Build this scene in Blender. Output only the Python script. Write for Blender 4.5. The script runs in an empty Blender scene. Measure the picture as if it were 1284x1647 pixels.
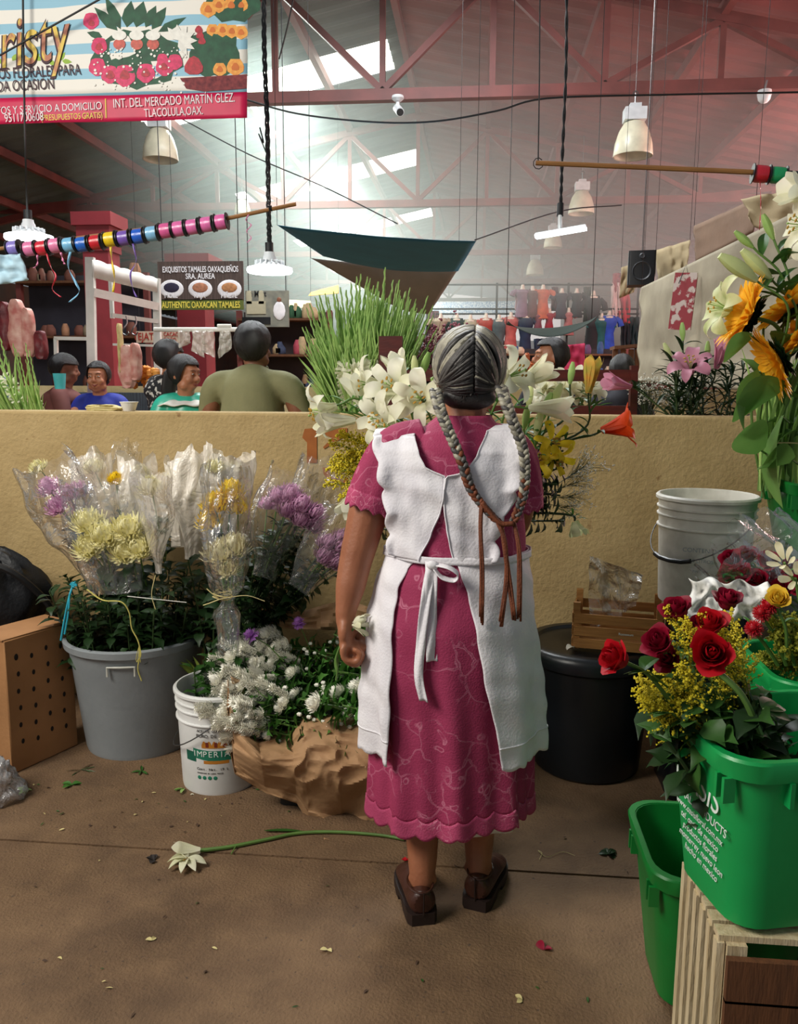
import bpy, math, random
from mathutils import Vector, Matrix, Euler, noise as mnoise
random.seed(7)
PI = math.pi
SC = bpy.context.scene
COL = SC.collection
V = Vector

# ---------------------------------------------------------------- camera
FPX, CX, CY = 1300.0, 642.0, 823.5
PITCH, YAW, ROLL, CZ = math.radians(8.9), math.radians(5.4), math.radians(.3), 1.4
_f = V((-math.sin(YAW)*math.cos(PITCH), math.cos(YAW)*math.cos(PITCH), -math.sin(PITCH)))
_r = V((math.cos(YAW), math.sin(YAW), 0)); _u = _r.cross(_f)
_R = _r*math.cos(ROLL)+_u*math.sin(ROLL); _U = _R.cross(_f)
cam = bpy.data.cameras.new('camera'); camo = bpy.data.objects.new('camera', cam); COL.objects.link(camo)
cam.sensor_fit = 'VERTICAL'; cam.sensor_height = 24; cam.sensor_width = 24; cam.lens = FPX/1647*24
camo.matrix_world = Matrix(((_R.x, _U.x, -_f.x, 0), (_R.y, _U.y, -_f.y, 0), (_R.z, _U.z, -_f.z, CZ), (0, 0, 0, 1)))
cam.clip_start = .05; cam.clip_end = 300
SC.camera = camo
def at(px, py, Y):
    """point at depth Y (distance from the camera along the hall) seen at a photograph pixel"""
    d = _f*FPX+_R*(px-CX)+_U*(CY-py); d = d*(Y/d.y)
    return V((d.x, d.y, d.z+CZ))
def ground(px, py, z=0):
    d = _f*FPX+_R*(px-CX)+_U*(CY-py); d = d*((z-CZ)/d.z)
    return V((d.x, d.y, z))

# ---------------------------------------------------------------- colour, world, light
SC.view_settings.view_transform = 'Standard'; SC.view_settings.look = 'None'
SC.view_settings.gamma = 1; SC.view_settings.use_curve_mapping = False
SC.view_settings.exposure = 0.0
SC.cycles.max_bounces = 7; SC.cycles.diffuse_bounces = 3; SC.cycles.glossy_bounces = 3
SC.cycles.transparent_max_bounces = 24; SC.cycles.transmission_bounces = 6; SC.cycles.volume_bounces = 1
SC.cycles.use_denoising = True
SC.cycles.sample_clamp_indirect = 4
w = bpy.data.worlds.new('sky'); SC.world = w; w.use_nodes = True
bg = w.node_tree.nodes['Background']; bg.inputs[0].default_value = (.86, .93, 1, 1); bg.inputs[1].default_value = .20
def area(name, loc, target, sx, sy, power, col=(1, 1, 1), spread=180):
    l = bpy.data.lights.new(name, 'AREA'); l.shape = 'RECTANGLE'; l.size = sx; l.size_y = sy; l.energy = power; l.color = col
    l.spread = math.radians(spread)
    o = bpy.data.objects.new(name, l); COL.objects.link(o); o.location = loc
    o.rotation_euler = (V(target)-V(loc)).to_track_quat('-Z', 'Y').to_euler()
    return o
# daylight from the open side of the market, high on the left and behind the viewer
area('open_side_daylight', (-3.1, .3, 3.5), (-.1, 2.7, .75), 1.6, 1.6, 190, (1, .95, .86))
# fill lamp added to brighten the stalls behind the wall, under closed roof
area('stall_fill', (-1.5, 7.2, 6.2), (-1, 6.5, 1), 4, 1.2, 520, (.95, .98, 1))
area('hall_side_daylight', (7.6, 12, 3.4), (2, 13, 3.2), 8, 1.8, 900, (1, .64, .60))

# ---------------------------------------------------------------- materials
def lin(c):
    if isinstance(c, str):
        c = c.lstrip('#'); c = [int(c[i:i+2], 16)/255 for i in (0, 2, 4)]
    return tuple((x/12.92 if x <= .04045 else ((x+.055)/1.055)**2.4) for x in c)+(1,)
MATS = {}
def mat(name, col, rough=.6, var=.12, vs=12, bump=0, bs=60, metal=0, col2=None, emit=0, trans=0, sss=0, spec=.5, coat=0, alpha=1, stretch=None, thresh=None):
    """procedural surface: two colours mixed by noise, bump from finer noise"""
    if name in MATS: return MATS[name]
    m = bpy.data.materials.new(name); m.use_nodes = True; MATS[name] = m
    nt = m.node_tree; N = nt.nodes; L = nt.links; b = N['Principled BSDF']
    c = lin(col); c2 = lin(col2) if col2 else tuple(x*(1-var*1.6) for x in c[:3])+(1,)
    tc = N.new('ShaderNodeTexCoord'); mp = N.new('ShaderNodeMapping'); L.new(tc.outputs['Object'], mp.inputs[0])
    if stretch: mp.inputs['Scale'].default_value = stretch
    n = N.new('ShaderNodeTexNoise'); n.inputs['Scale'].default_value = vs; n.inputs['Detail'].default_value = 5; L.new(mp.outputs[0], n.inputs['Vector'])
    r = N.new('ShaderNodeValToRGB'); L.new(n.outputs['Fac'], r.inputs[0])
    lo, hi = thresh or (.3, .7)
    r.color_ramp.elements[0].position = lo; r.color_ramp.elements[1].position = hi
    r.color_ramp.elements[0].color = c; r.color_ramp.elements[1].color = c2
    L.new(r.outputs[0], b.inputs['Base Color'])
    b.inputs['Roughness'].default_value = rough; b.inputs['Metallic'].default_value = metal
    b.inputs['Specular IOR Level'].default_value = spec
    if coat: b.inputs['Coat Weight'].default_value = coat
    if trans: b.inputs['Transmission Weight'].default_value = trans
    if sss:
        b.inputs['Subsurface Weight'].default_value = sss; b.inputs['Subsurface Radius'].default_value = (.01, .005, .003)
    if alpha < 1: b.inputs['Alpha'].default_value = alpha
    if emit:
        b.inputs['Emission Color'].default_value = c; b.inputs['Emission Strength'].default_value = emit
    if bump:
        n2 = N.new('ShaderNodeTexNoise'); n2.inputs['Scale'].default_value = bs; n2.inputs['Detail'].default_value = 6; L.new(mp.outputs[0], n2.inputs['Vector'])
        bp = N.new('ShaderNodeBump'); bp.inputs['Strength'].default_value = bump; bp.inputs['Distance'].default_value = .01
        L.new(n2.outputs['Fac'], bp.inputs['Height']); L.new(bp.outputs[0], b.inputs['Normal'])
    return m
def petal_mat(name, col, col2=None, rough=.55, tl=.35, vs=30):
    """thin plant tissue: diffuse with some light passing through"""
    if name in MATS: return MATS[name]
    m = mat(name, col, rough, .15, vs, col2=col2, spec=.3); nt = m.node_tree; N = nt.nodes; L = nt.links
    b = N['Principled BSDF']; out = N['Material Output']
    t = N.new('ShaderNodeBsdfTranslucent'); mx = N.new('ShaderNodeMixShader'); mx.inputs[0].default_value = tl
    r = [x for x in N if x.type == 'VALTORGB'][0]; L.new(r.outputs[0], t.inputs[0])
    L.new(b.outputs[0], mx.inputs[1]); L.new(t.outputs[0], mx.inputs[2]); L.new(mx.outputs[0], out.inputs[0])
    return m
def film_mat(name, tint='#ffffff', milk=.12, gloss=.18, rough=.12, bs=9):
    """crumpled clear or milky plastic film: partly open, partly glossy"""
    if name in MATS: return MATS[name]
    m = bpy.data.materials.new(name); m.use_nodes = True; MATS[name] = m
    nt = m.node_tree; N = nt.nodes; L = nt.links; out = N['Material Output']; b = N['Principled BSDF']
    b.inputs['Base Color'].default_value = lin(tint); b.inputs['Roughness'].default_value = rough; b.inputs['Specular IOR Level'].default_value = .9
    tc = N.new('ShaderNodeTexCoord'); n = N.new('ShaderNodeTexNoise'); n.inputs['Scale'].default_value = bs; n.inputs['Detail'].default_value = 4
    n.inputs['Distortion'].default_value = 1.5
    L.new(tc.outputs['Object'], n.inputs['Vector'])
    bp = N.new('ShaderNodeBump'); bp.inputs['Strength'].default_value = .9; bp.inputs['Distance'].default_value = .03
    L.new(n.outputs['Fac'], bp.inputs['Height']); L.new(bp.outputs[0], b.inputs['Normal'])
    g = N.new('ShaderNodeBsdfGlossy'); g.inputs['Roughness'].default_value = rough; L.new(bp.outputs[0], g.inputs['Normal'])
    t = N.new('ShaderNodeBsdfTransparent'); mx = N.new('ShaderNodeMixShader'); mx.inputs[0].default_value = milk
    L.new(t.outputs[0], mx.inputs[1]); L.new(b.outputs[0], mx.inputs[2])
    lw = N.new('ShaderNodeFresnel'); lw.inputs['IOR'].default_value = 1.4; L.new(bp.outputs[0], lw.inputs['Normal'])
    ml = N.new('ShaderNodeMath'); ml.operation = 'MULTIPLY_ADD'; L.new(lw.outputs[0], ml.inputs[0]); ml.inputs[1].default_value = gloss*3; ml.inputs[2].default_value = gloss*.15; ml.use_clamp = True
    m2 = N.new('ShaderNodeMixShader'); L.new(ml.outputs[0], m2.inputs[0]); L.new(mx.outputs[0], m2.inputs[1]); L.new(g.outputs[0], m2.inputs[2])
    L.new(m2.outputs[0], out.inputs[0])
    return m
def emis(name, col, s):
    if name in MATS: return MATS[name]
    m = bpy.data.materials.new(name); m.use_nodes = True; MATS[name] = m
    b = m.node_tree.nodes['Principled BSDF']; b.inputs['Base Color'].default_value = lin(col)
    b.inputs['Emission Color'].default_value = lin(col); b.inputs['Emission Strength'].default_value = s
    return m

# ---------------------------------------------------------------- mesh builder
def rnd(a, b): return random.uniform(a, b)
def lerp(a, b, t): return a+(b-a)*t
def sstep(a, b, x):
    t = max(0, min(1, (x-a)/(b-a))); return t*t*(3-2*t)
def interp(tab, x):
    """piecewise smooth table lookup; tab = [(x, value or tuple), ...]"""
    if x <= tab[0][0]: return tab[0][1]
    for (a, va), (b, vb) in zip(tab, tab[1:]):
        if x <= b:
            t = (x-a)/(b-a); t = t*t*(3-2*t)*.5+t*.5
            if isinstance(va, (tuple, list)): return tuple(p+(q-p)*t for p, q in zip(va, vb))
            return va+(vb-va)*t
    return tab[-1][1]
def frames(pts):
    pts = [V(p) for p in pts]; out = []; up = None
    for i, p in enumerate(pts):
        t = (pts[min(i+1, len(pts)-1)]-pts[max(i-1, 0)]).normalized()
        if up is None: up = V((0, 0, 1)) if abs(t.z) < .9 else V((1, 0, 0))
        a = up.cross(t).normalized(); b = t.cross(a); up = b
        out.append((p, t, a, b))
    return out
def spline(pts, n=6):
    """Catmull-Rom through pts"""
    P = [V(p) for p in pts]; P = [P[0]*2-P[1]]+P+[P[-1]*2-P[-2]]; out = []
    for i in range(1, len(P)-2):
        for k in range(n):
            t = k/n; a, b, c, d = P[i-1:i+3]
            out.append(.5*((2*b)+(c-a)*t+(2*a-5*b+4*c-d)*t*t+(3*b-a-3*c+d)*t**3))
    out.append(P[-2]); return out
class MB:
    def __init__(s): s.v = []; s.f = []; s.m = []
    def add(s, vs, fs, m=0, M=None):
        o = len(s.v); s.v += [(M@V(v)) if M else V(v) for v in vs]
        s.f += [tuple(i+o for i in f) for f in fs]; s.m += [m]*len(fs); return s
    def join(s, o, M=None, m=None):
        k = len(s.v); s.v += [(M@v) if M else v.copy() for v in o.v]
        s.f += [tuple(i+k for i in f) for f in o.f]; s.m += (o.m if m is None else [m]*len(o.m)); return s
    def grid(s, fn, nu, nv, m=0, cu=False, cv=False):
        """fn(u, v) with u, v in 0..1"""
        vs = [fn(i/nu, j/nv) for i in range(nu+(not cu)) for j in range(nv+(not cv))]
        W = nv+(not cv); H = nu+(not cu)
        fs = [(i*W+j, ((i+1) % H)*W+j, ((i+1) % H)*W+(j+1) % W, i*W+(j+1) % W) for i in range(nu) for j in range(nv)]
        return s.add(vs, fs, m)
    def tube(s, pts, r, n=6, m=0, cap=True):
        fr = frames(pts); k = len(fr); R = r if isinstance(r, list) else [r]*k
        if callable(r): R = [r(i/(k-1)) for i in range(k)]
        vs = []
        for (p, t, a, b), q in zip(fr, R):
            rx, ry = q if isinstance(q, tuple) else (q, q)
            vs += [p+a*(math.cos(j*2*PI/n)*rx)+b*(math.sin(j*2*PI/n)*ry) for j in range(n)]
        fs = [(i*n+j, i*n+(j+1) % n, (i+1)*n+(j+1) % n, (i+1)*n+j) for i in range(k-1) for j in range(n)]
        if cap: fs += [tuple(range(n))[::-1], tuple(range((k-1)*n, k*n))]
        return s.add(vs, fs, m)
    def loft(s, rings, m=0, cap=True, close=True):
        n = len(rings[0]); vs = [p for r in rings for p in r]; q = n if close else n-1
        fs = [(i*n+j, i*n+(j+1) % n, (i+1)*n+(j+1) % n, (i+1)*n+j) for i in range(len(rings)-1) for j in range(q)]
        if cap: fs += [tuple(range(n))[::-1], tuple(range((len(rings)-1)*n, len(rings)*n))]
        return s.add(vs, fs, m)
    def lathe(s, prof, n=32, m=0, M=None, sx=1, sy=1):
        vs = [(r*math.cos(a*2*PI/n)*sx, r*math.sin(a*2*PI/n)*sy, z) for r, z in prof for a in range(n)]
        fs = [(i*n+j, i*n+(j+1) % n, (i+1)*n+(j+1) % n, (i+1)*n+j) for i in range(len(prof)-1) for j in range(n)]
        return s.add(vs, fs, m, M)
    def box(s, c, d, m=0, M=None, rz=0):
        c = V(c); x, y, z = d[0]/2, d[1]/2, d[2]/2; R = Matrix.Rotation(rz, 3, 'Z')
        vs = [c+R@V((a*x, b*y, e*z)) for e in (-1, 1) for a, b in ((-1, -1), (1, -1), (1, 1), (-1, 1))]
        return s.add(vs, [(3, 2, 1, 0), (4, 5, 6, 7), (0, 1, 5, 4), (1, 2, 6, 5), (2, 3, 7, 6), (3, 0, 4, 7)], m, M)
    def bar(s, a, b, w, h, m=0, up=(0, 0, 1)):
        """rectangular bar from a to b; w across, h along 'up'"""
        a, b = V(a), V(b); t = (b-a).normalized(); x = t.cross(V(up)).normalized(); y = x.cross(t)
        vs = [p+x*(i*w/2)+y*(j*h/2) for p in (a, b) for i, j in ((-1, -1), (1, -1), (1, 1), (-1, 1))]
        return s.add(vs, [(3, 2, 1, 0), (4, 5, 6, 7), (0, 1, 5, 4), (1, 2, 6, 5), (2, 3, 7, 6), (3, 0, 4, 7)], m)
    def ball(s, c, r, n=8, m=0, sc=(1, 1, 1), M=None):
        c = V(c); k = max(3, n//2)
        vs = [c+V((r*sc[0]*math.sin(i*PI/k)*math.cos(j*2*PI/n), r*sc[1]*math.sin(i*PI/k)*math.sin(j*2*PI/n), r*sc[2]*math.cos(i*PI/k))) for i in range(1, k) for j in range(n)]
        vs += [c+V((0, 0, r*sc[2])), c-V((0, 0, r*sc[2]))]; T = (k-1)*n
        fs = [(i*n+j, (i+1)*n+j, (i+1)*n+(j+1) % n, i*n+(j+1) % n) for i in range(k-2) for j in range(n)]
        fs += [(T, j, (j+1) % n) for j in range(n)]+[(T+1, (k-2)*n+(j+1) % n, (k-2)*n+j) for j in range(n)]
        return s.add(vs, fs, m, M)
    def mesh(s, name, mats, sharp=40):
        me = bpy.data.meshes.new(name); me.from_pydata([tuple(v) for v in s.v], [], s.f)
        for x in (mats if isinstance(mats, (list, tuple)) else [mats]): me.materials.append(x)
        me.polygons.foreach_set('material_index', s.m); me.polygons.foreach_set('use_smooth', [True]*len(s.f))
        me.update()
        if sharp: me.set_sharp_from_angle(angle=math.radians(sharp))
        return me
def ob(name, mb, mats, parent=None, loc=(0, 0, 0), rot=(0, 0, 0), sc=1, sharp=40, solid=0):
    me = mb if isinstance(mb, bpy.types.Mesh) else mb.mesh(name, mats, sharp)
    o = bpy.data.objects.new(name, me); COL.objects.link(o); o.parent = parent
    o.location = loc; o.rotation_euler = rot; o.scale = (sc, sc, sc)
    if solid:
        md = o.modifiers.new('thickness', 'SOLIDIFY'); md.thickness = solid; md.offset = 0
    return o
def tag(o, label=None, cat=None, group=None, kind=None):
    if label: o['label'] = label
    if cat: o['category'] = cat
    if group: o['group'] = group
    if kind: o['kind'] = kind
    return o
def thing(name, label, cat, loc=(0, 0, 0), rz=0, group=None):
    o = bpy.data.objects.new(name, None); COL.objects.link(o); o.location = loc; o.rotation_euler = (0, 0, rz)
    o.empty_display_size = .05
    return tag(o, label, cat, group)
def struct(name, mb, m, **k): return tag(ob(name, mb, m, **k), kind='structure')
def kids(o): return [c for c in list(COL.objects) if c.parent == o]
_KC = {}
def dup(o, M=None, label=None, group=None, parent=None):
    """copy a thing with its parts and their sub-parts; M is where the copy stands"""
    if o.name not in _KC: _KC[o.name] = [(c, kids(c)) for c in kids(o)]
    c = o.copy(); COL.objects.link(c)
    if M is not None: c.matrix_basis = M
    if label: c['label'] = label
    if group: c['group'] = group
    for a, subs in _KC[o.name]:
        p = a.copy(); COL.objects.link(p); p.parent = c
        for b in subs:
            q = b.copy(); COL.objects.link(q); q.parent = p
    return c
USED = set()
def put(proto, M, label=None, group=None):
    """the first placement moves the proto itself, later ones copy it"""
    if proto.name in USED: return dup(proto, M, label, group)
    USED.add(proto.name)
    if proto.name not in _KC: _KC[proto.name] = [(c, kids(c)) for c in kids(proto)]
    proto.matrix_basis = M
    return tag(proto, label, None, group)
def orient(p, d, roll=0, s=1):
    """matrix that stands local z along d at p"""
    q = V(d).to_track_quat('Z', 'X').to_matrix().to_4x4()
    return Matrix.Translation(V(p))@q@Matrix.Rotation(roll, 4, 'Z')@Matrix.Diagonal((s, s, s, 1))
_TX = {}
def text(name, s, size, m, parent, loc, rot=(PI/2, 0, 0), ex=.0015, align='CENTER', sx=1, shear=0, off=0, space=1):
    c = bpy.data.curves.new(name, 'FONT'); c.body = s; c.size = size; c.extrude = ex; c.align_x = align; c.align_y = 'CENTER'; c.shear = shear; c.offset = off
    c.space_character = space
    k = (s, size, m.name, ex, align, shear, off, space)
    if k not in _TX:
        c.materials.append(m); q = bpy.data.objects.new('tmp', c); COL.objects.link(q); bpy.context.view_layer.update()
        _TX[k] = bpy.data.meshes.new_from_object(q.evaluated_get(bpy.context.evaluated_depsgraph_get())); bpy.data.objects.remove(q)
    bpy.data.curves.remove(c)
    o = bpy.data.objects.new(name, _TX[k]); COL.objects.link(o); o.parent = parent
    o.location = loc; o.rotation_euler = rot; o.scale = (sx, 1, 1); return o
def wob(p, s=1, a=1, seed=0):
    p = V(p)*s+V((seed*7.3, seed*3.1, seed*1.7)); return mnoise.noise(p)*a
# ================================================================ the building
def big_mat(name, c1, c2, c3, sc, rough=.85, bump=.3, bs=90, spots=None):
    m = mat(name, c1, rough, .1, sc, bump, bs, col2=c2); nt = m.node_tree; N = nt.nodes; L = nt.links
    b = N['Principled BSDF']; r = [x for x in N if x.type == 'VALTORGB'][0]
    n = N.new('ShaderNodeTexNoise'); n.inputs['Scale'].default_value = sc*.22; n.inputs['Detail'].default_value = 8; n.inputs['Roughness'].default_value = .7
    tc = [x for x in N if x.type == 'TEX_COORD'][0]; L.new(tc.outputs['Object'], n.inputs['Vector'])
    rr = N.new('ShaderNodeValToRGB'); rr.color_ramp.elements[0].position = .48; rr.color_ramp.elements[1].position = .68; L.new(n.outputs['Fac'], rr.inputs[0])
    mx = N.new('ShaderNodeMix'); mx.data_type = 'RGBA'; L.new(rr.outputs[0], mx.inputs[0]); L.new(r.outputs[0], mx.inputs[6]); mx.inputs[7].default_value = lin(c3)
    last = mx
    if spots:
        n3 = N.new('ShaderNodeTexNoise'); n3.inputs['Scale'].default_value = spots[0]; n3.inputs['Detail'].default_value = 3; L.new(tc.outputs['Object'], n3.inputs['Vector'])
        r3 = N.new('ShaderNodeValToRGB'); r3.color_ramp.elements[0].position = spots[1]; r3.color_ramp.elements[1].position = spots[1]+.06; L.new(n3.outputs['Fac'], r3.inputs[0])
        m3 = N.new('ShaderNodeMix'); m3.data_type = 'RGBA'; L.new(r3.outputs[0], m3.inputs[0]); L.new(mx.outputs[2], m3.inputs[6]); m3.inputs[7].default_value = lin(spots[2]); last = m3
    L.new(last.outputs[2], b.inputs['Base Color']); return m
M_floor = big_mat('concrete_floor', '#7a5f43', '#684f37', '#55402c', 9, .85, .55, 120, (70, .66, '#4f3e30'))
M_wall = big_mat('ochre_plaster', '#b89f70', '#ab9263', '#9c8357', 6, .9, .5, 70, (16, .72, '#8d7048'))
M_wall2 = big_mat('pale_plaster', '#dcca9a', '#d0ba86', '#c0a878', 5, .9, .3, 60)
M_col = mat('column_red_paint', '#8f2c34', .55, .2, 3, .1, 30)
M_red = mat('red_oxide_paint', '#7d3c36', .55, .25, 3, .1, 30)
M_roof = mat('red_bounce_roof_sheet', '#985350', .6, .3, 1.2, .1, 20, col2='#784444')  # right slope: bounced red light is put into the sheet colour
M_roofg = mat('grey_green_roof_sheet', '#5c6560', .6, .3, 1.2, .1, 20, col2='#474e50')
M_white = mat('white_paint', '#e9e6dd', .5, .1, 8, .1, 40)
M_dark = mat('dark_plastic', '#15161a', .4, .2, 10)

b = MB()
b.box((0, 1.0, -.05), (9, 2.38, .1)); b.box((0, 2.78, -.05), (9, 1.16, .1)); b.box((0, 25.5, -.05), (44, 44, .1)); b.box((-2, 2.195, -.056), (10, .03, .1))
for x in (-3.2, 3.9): pass
fl = struct('floor', b, M_floor)
# a shallow score line between the slabs
b = MB(); b.box((0, 3.425, .642), (9, .15, 1.284))
wf = struct('wall_front', b, M_wall)
bv = wf.modifiers.new('soft_edge', 'BEVEL'); bv.width = .012; bv.segments = 2
b = MB(); b.box((-1.6, 7.6, .69), (11, .15, 1.38))
struct('wall_middle', b, M_wall2)

RX, RZ, SL = -1.21, 6.46, .213      # ridge position and slope
def zr(x): return RZ-abs(x-RX)*SL
TY = [10.4+5.9*k for k in range(5)]; PAN = 1.32; XL, XR = RX-8*PAN, RX+6*PAN
# corrugated roof, ribs running down the slopes
def roof(x0, x1, y0, y1, holes=()):
    b = MB(); n = int((y1-y0)/.11)
    prof = [0, .035, .035, 0]
    for i in range(n):
        ya, yb = y0+(y1-y0)*i/n, y0+(y1-y0)*(i+1)/n
        za, zb = prof[i % 4], prof[(i+1) % 4]
        segs = [(x0, x1)]
        for (hx0, hx1, hy0, hy1) in holes:
            if hy0 <= (ya+yb)/2 <= hy1: segs = [(x0, hx0), (hx1, x1)] if hx1 < x1 else [(x0, hx0)]
        for a, c in segs:
            b.add([(a, ya, zr(a)+.17+za), (c, ya, zr(c)+.17+za), (c, yb, zr(c)+.17+zb), (a, yb, zr(a)+.17+zb)], [(0, 1, 2, 3)])
    return b
HOLES = [(RX-4.4, RX-.25, 13.15+5.9*k, 14.3+5.9*k) for k in range(5)]
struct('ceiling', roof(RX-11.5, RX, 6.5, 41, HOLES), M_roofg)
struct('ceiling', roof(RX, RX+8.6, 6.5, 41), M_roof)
M_sky = emis('translucent_skylight', '#fbfff2', 4.0)
for k, (x0, x1, y0, y1) in enumerate(HOLES):
    b = MB(); n = 10
    for i in range(n):
        ya, yb = lerp(y0-.05, y1+.05, i/n), lerp(y0-.05, y1+.05, (i+1)/n); z = (.2, .16)
        b.add([(x0, ya, zr(x0)+z[i % 2]), (x1, ya, zr(x1)+z[i % 2]), (x1, yb, zr(x1)+z[(i+1) % 2]), (x0, yb, zr(x0)+z[(i+1) % 2])], [(0, 1, 2, 3)])
    struct('window_%d' % (k+1), b, M_sky)
    if k < 3:
        c = V(((x0+x1)/2, (y0+y1)/2, zr((x0+x1)/2)+.13)); area('skylight_%d_daylight' % (k+1), c, c+V((SL, 0, -1)), x1-x0, y1-y0, (560, 560, 480)[k], (.88, 1, .93))
# trusses
for k, y in enumerate(TY):
    t = thing('roof_truss', ['red steel truss nearest the viewer, camera and lamps under its lower chord', 'second red steel truss, over the long spool rod and the blue shade cloth',
        'third red steel truss back, just above the blue shade cloth', 'fourth red steel truss back, partly behind the blue shade cloth',
        'red steel truss farthest back, before the bright open gable'][k], 'roof truss', (0, y, 0))
    b = MB(); b.bar((XL, 0, 4.87), (XR, 0, 4.87), .12, .13); ob('bottom_chord', b, M_red, t)
    for s, xe in ((-1, XL), (1, XR)):
        b = MB(); b.bar((RX, 0, zr(RX)), (xe, 0, zr(xe)), .10, .12); ob('top_chord', b, M_red, t)
    for i in range(-7, 6):
        x = RX+i*PAN
        if zr(x) > 5.0:
            b = MB(); b.bar((x, 0, 4.9), (x, 0, zr(x)), .07, .07, up=(0, 1, 0)); ob('upright', b, M_red, t)
        xa, xb = x, x+PAN
        lo = (xa, xb) if i % 2 == 0 else (xb, xa)
        if zr(lo[1]) > 4.95:
            b = MB(); b.bar((lo[0], 0, 4.92), (lo[1], 0, zr(lo[1])-.03), .075, .075, up=(0, 1, 0)); ob('diagonal', b, M_red, t)
for i in range(-8, 7):
    x = RX+i*PAN
    b = MB(); b.bar((x, 6.5, zr(x)+.08), (x, 41, zr(x)+.08), .09, .14); tag(ob('roof_purlin', b, M_red), 'red steel beam running the length of the market under the roof sheets', 'roof beam', 'beams under the roof sheets')
# columns with capitals
def column(x, y, w, label, top=4.8):
    t = thing('column', label, 'column', (x, y, 0))
    b = MB(); b.box((0, 0, top/2-.3), (w, w, top-.6)); ob('shaft', b, M_col, t)
    b = MB(); b.box((0, 0, top-.55), (w*1.12, w*1.12, .12)); b.box((0, 0, top-.42), (w*1.3, w*1.3, .14)); b.box((0, 0, top-.28), (w*1.55, w*1.55, .14)); ob('capital', b, M_col, t)
p = at(160, 345, 9.0)
column(p.x, 9.0, .29, 'thick red column with stepped capital behind the white slatted frame', p.z+.2)
p = at(312, 412, 12)
column(p.x, 12, .42, 'red column rising behind the tamales sign', p.z+.2)
for k, (px, y) in enumerate(((705, 34), (1075, 22), (1240, 16.3), (935, 40))):
    p = at(px, 500, y)
    column(p.x, y, .4, ['slim red post far off under the open gable', 'slim red post behind the hanging loudspeaker', 'red post hidden behind the beige curtains', 'farthest red post behind the dress stall'][k], 4.95)
# open gable and right side where daylight comes in
b = MB(); b.add([(-1.9, 40.9, 3.6), (4.0, 40.9, 3.6), (4.0, 40.9, 5.3), (-1.9, 40.9, 5.9)], [(0, 1, 2, 3)])
M_out = emis('hazy_daylight_outside', '#eef4f2', 1.15)
struct('window_6', b, M_out)
b = MB(); b.add([(7.8, 9, 2.6), (7.8, 40, 2.6), (7.8, 40, 4.5), (7.8, 9, 4.5)], [(0, 1, 2, 3)]); struct('window_7', b, emis('pink_daylight_gap', '#ffe2dc', 1.3))
M_farwall = mat('dim_far_wall', '#5a5450', .9, .3, 1.5, col2='#7a5b50')
b = MB(); b.box((-9, 41.2, 2.7), (9, .2, 5.6)); b.box((7, 41.2, 2.7), (5.6, .2, 5.6)); b.box((0, 41.2, 1.3), (10, .2, 2.6)); struct('wall_back', b, M_farwall)
b = MB(); b.box((-12.8, 24, 2), (.2, 36, 4.2)); struct('wall_left', b, M_farwall)
b = MB(); b.box((7.9, 26, 1.3), (.2, 32, 2.6)); struct('wall_right', b, mat('rose_plaster', '#b05a58', .9, .2, 3))
# thin smoke from the cooking stalls hanging in the hall
hz = bpy.data.materials.new('smoke_haze'); hz.use_nodes = True; N = hz.node_tree.nodes; N.clear()
o = N.new('ShaderNodeOutputMaterial'); vs = N.new('ShaderNodeVolumeScatter'); vs.inputs['Color'].default_value = (.86, .97, .95, 1)
vs.inputs['Density'].default_value = .046; vs.inputs['Anisotropy'].default_value = .2
hz.node_tree.links.new(vs.outputs[0], o.inputs['Volume'])
b = MB(); b.box((1.4, 25.2, 4.65), (12.6, 31.2, 4.1))
tag(ob('smoke_haze', b, hz), 'thin grey smoke drifting under the market roof', 'smoke', kind='stuff')
# ================================================================ buckets, tubs, boxes
A = math.radians
M_green = mat('green_plastic', '#14a052', .38, .12, 5, .04, 40, col2='#119348', spec=.5)
M_green2 = mat('deep_green_plastic', '#0c7a30', .4, .12, 5, .04, 40, col2='#0a6826')
M_gray = mat('grey_plastic', '#8d9396', .5, .1, 6, .08, 60)
M_pail = mat('white_plastic', '#e2e2e0', .4, .08, 5, .03, 40, col2='#cfcfca')
M_pailold = mat('scuffed_white_plastic', '#d9d6cc', .5, .1, 12, .05, 40, col2='#a9a59a', thresh=(.45, .8))
M_black = mat('black_plastic', '#15191d', .35, .2, 6, .06, 40)
M_wire = mat('steel_wire', '#6d6d6d', .35, .1, 20, metal=.8)
M_wireb = mat('dark_wire', '#241f1c', .5, .1, 20)
M_card = mat('cardboard', '#a9794c', .85, .12, 6, .15, 80, col2='#94683f')
M_kraft = mat('kraft_paper', '#b08a64', .8, .12, 5, .25, 45, col2='#9b7650')
M_crate = mat('crate_wood', '#b57f42', .7, .2, 6, .2, 30, col2='#8f5f2e', stretch=(1, 8, 8))
M_pale_wood = mat('pale_raw_wood', '#d9c8a4', .8, .2, 8, .25, 30, col2='#b8a27a', stretch=(8, 8, 1.2))
M_brown_wood = mat('brown_wood', '#6e4426', .7, .2, 8, .2, 30, col2='#54331c', stretch=(8, 8, 1.2))
M_ink_w = mat('white_print', '#e8f2ea', .6)
M_ink_k = mat('black_print', '#2a2622', .6)
M_ink_g = mat('green_print', '#1d7a5e', .6)
M_ink_o = mat('orange_print', '#c77f26', .6)

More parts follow.
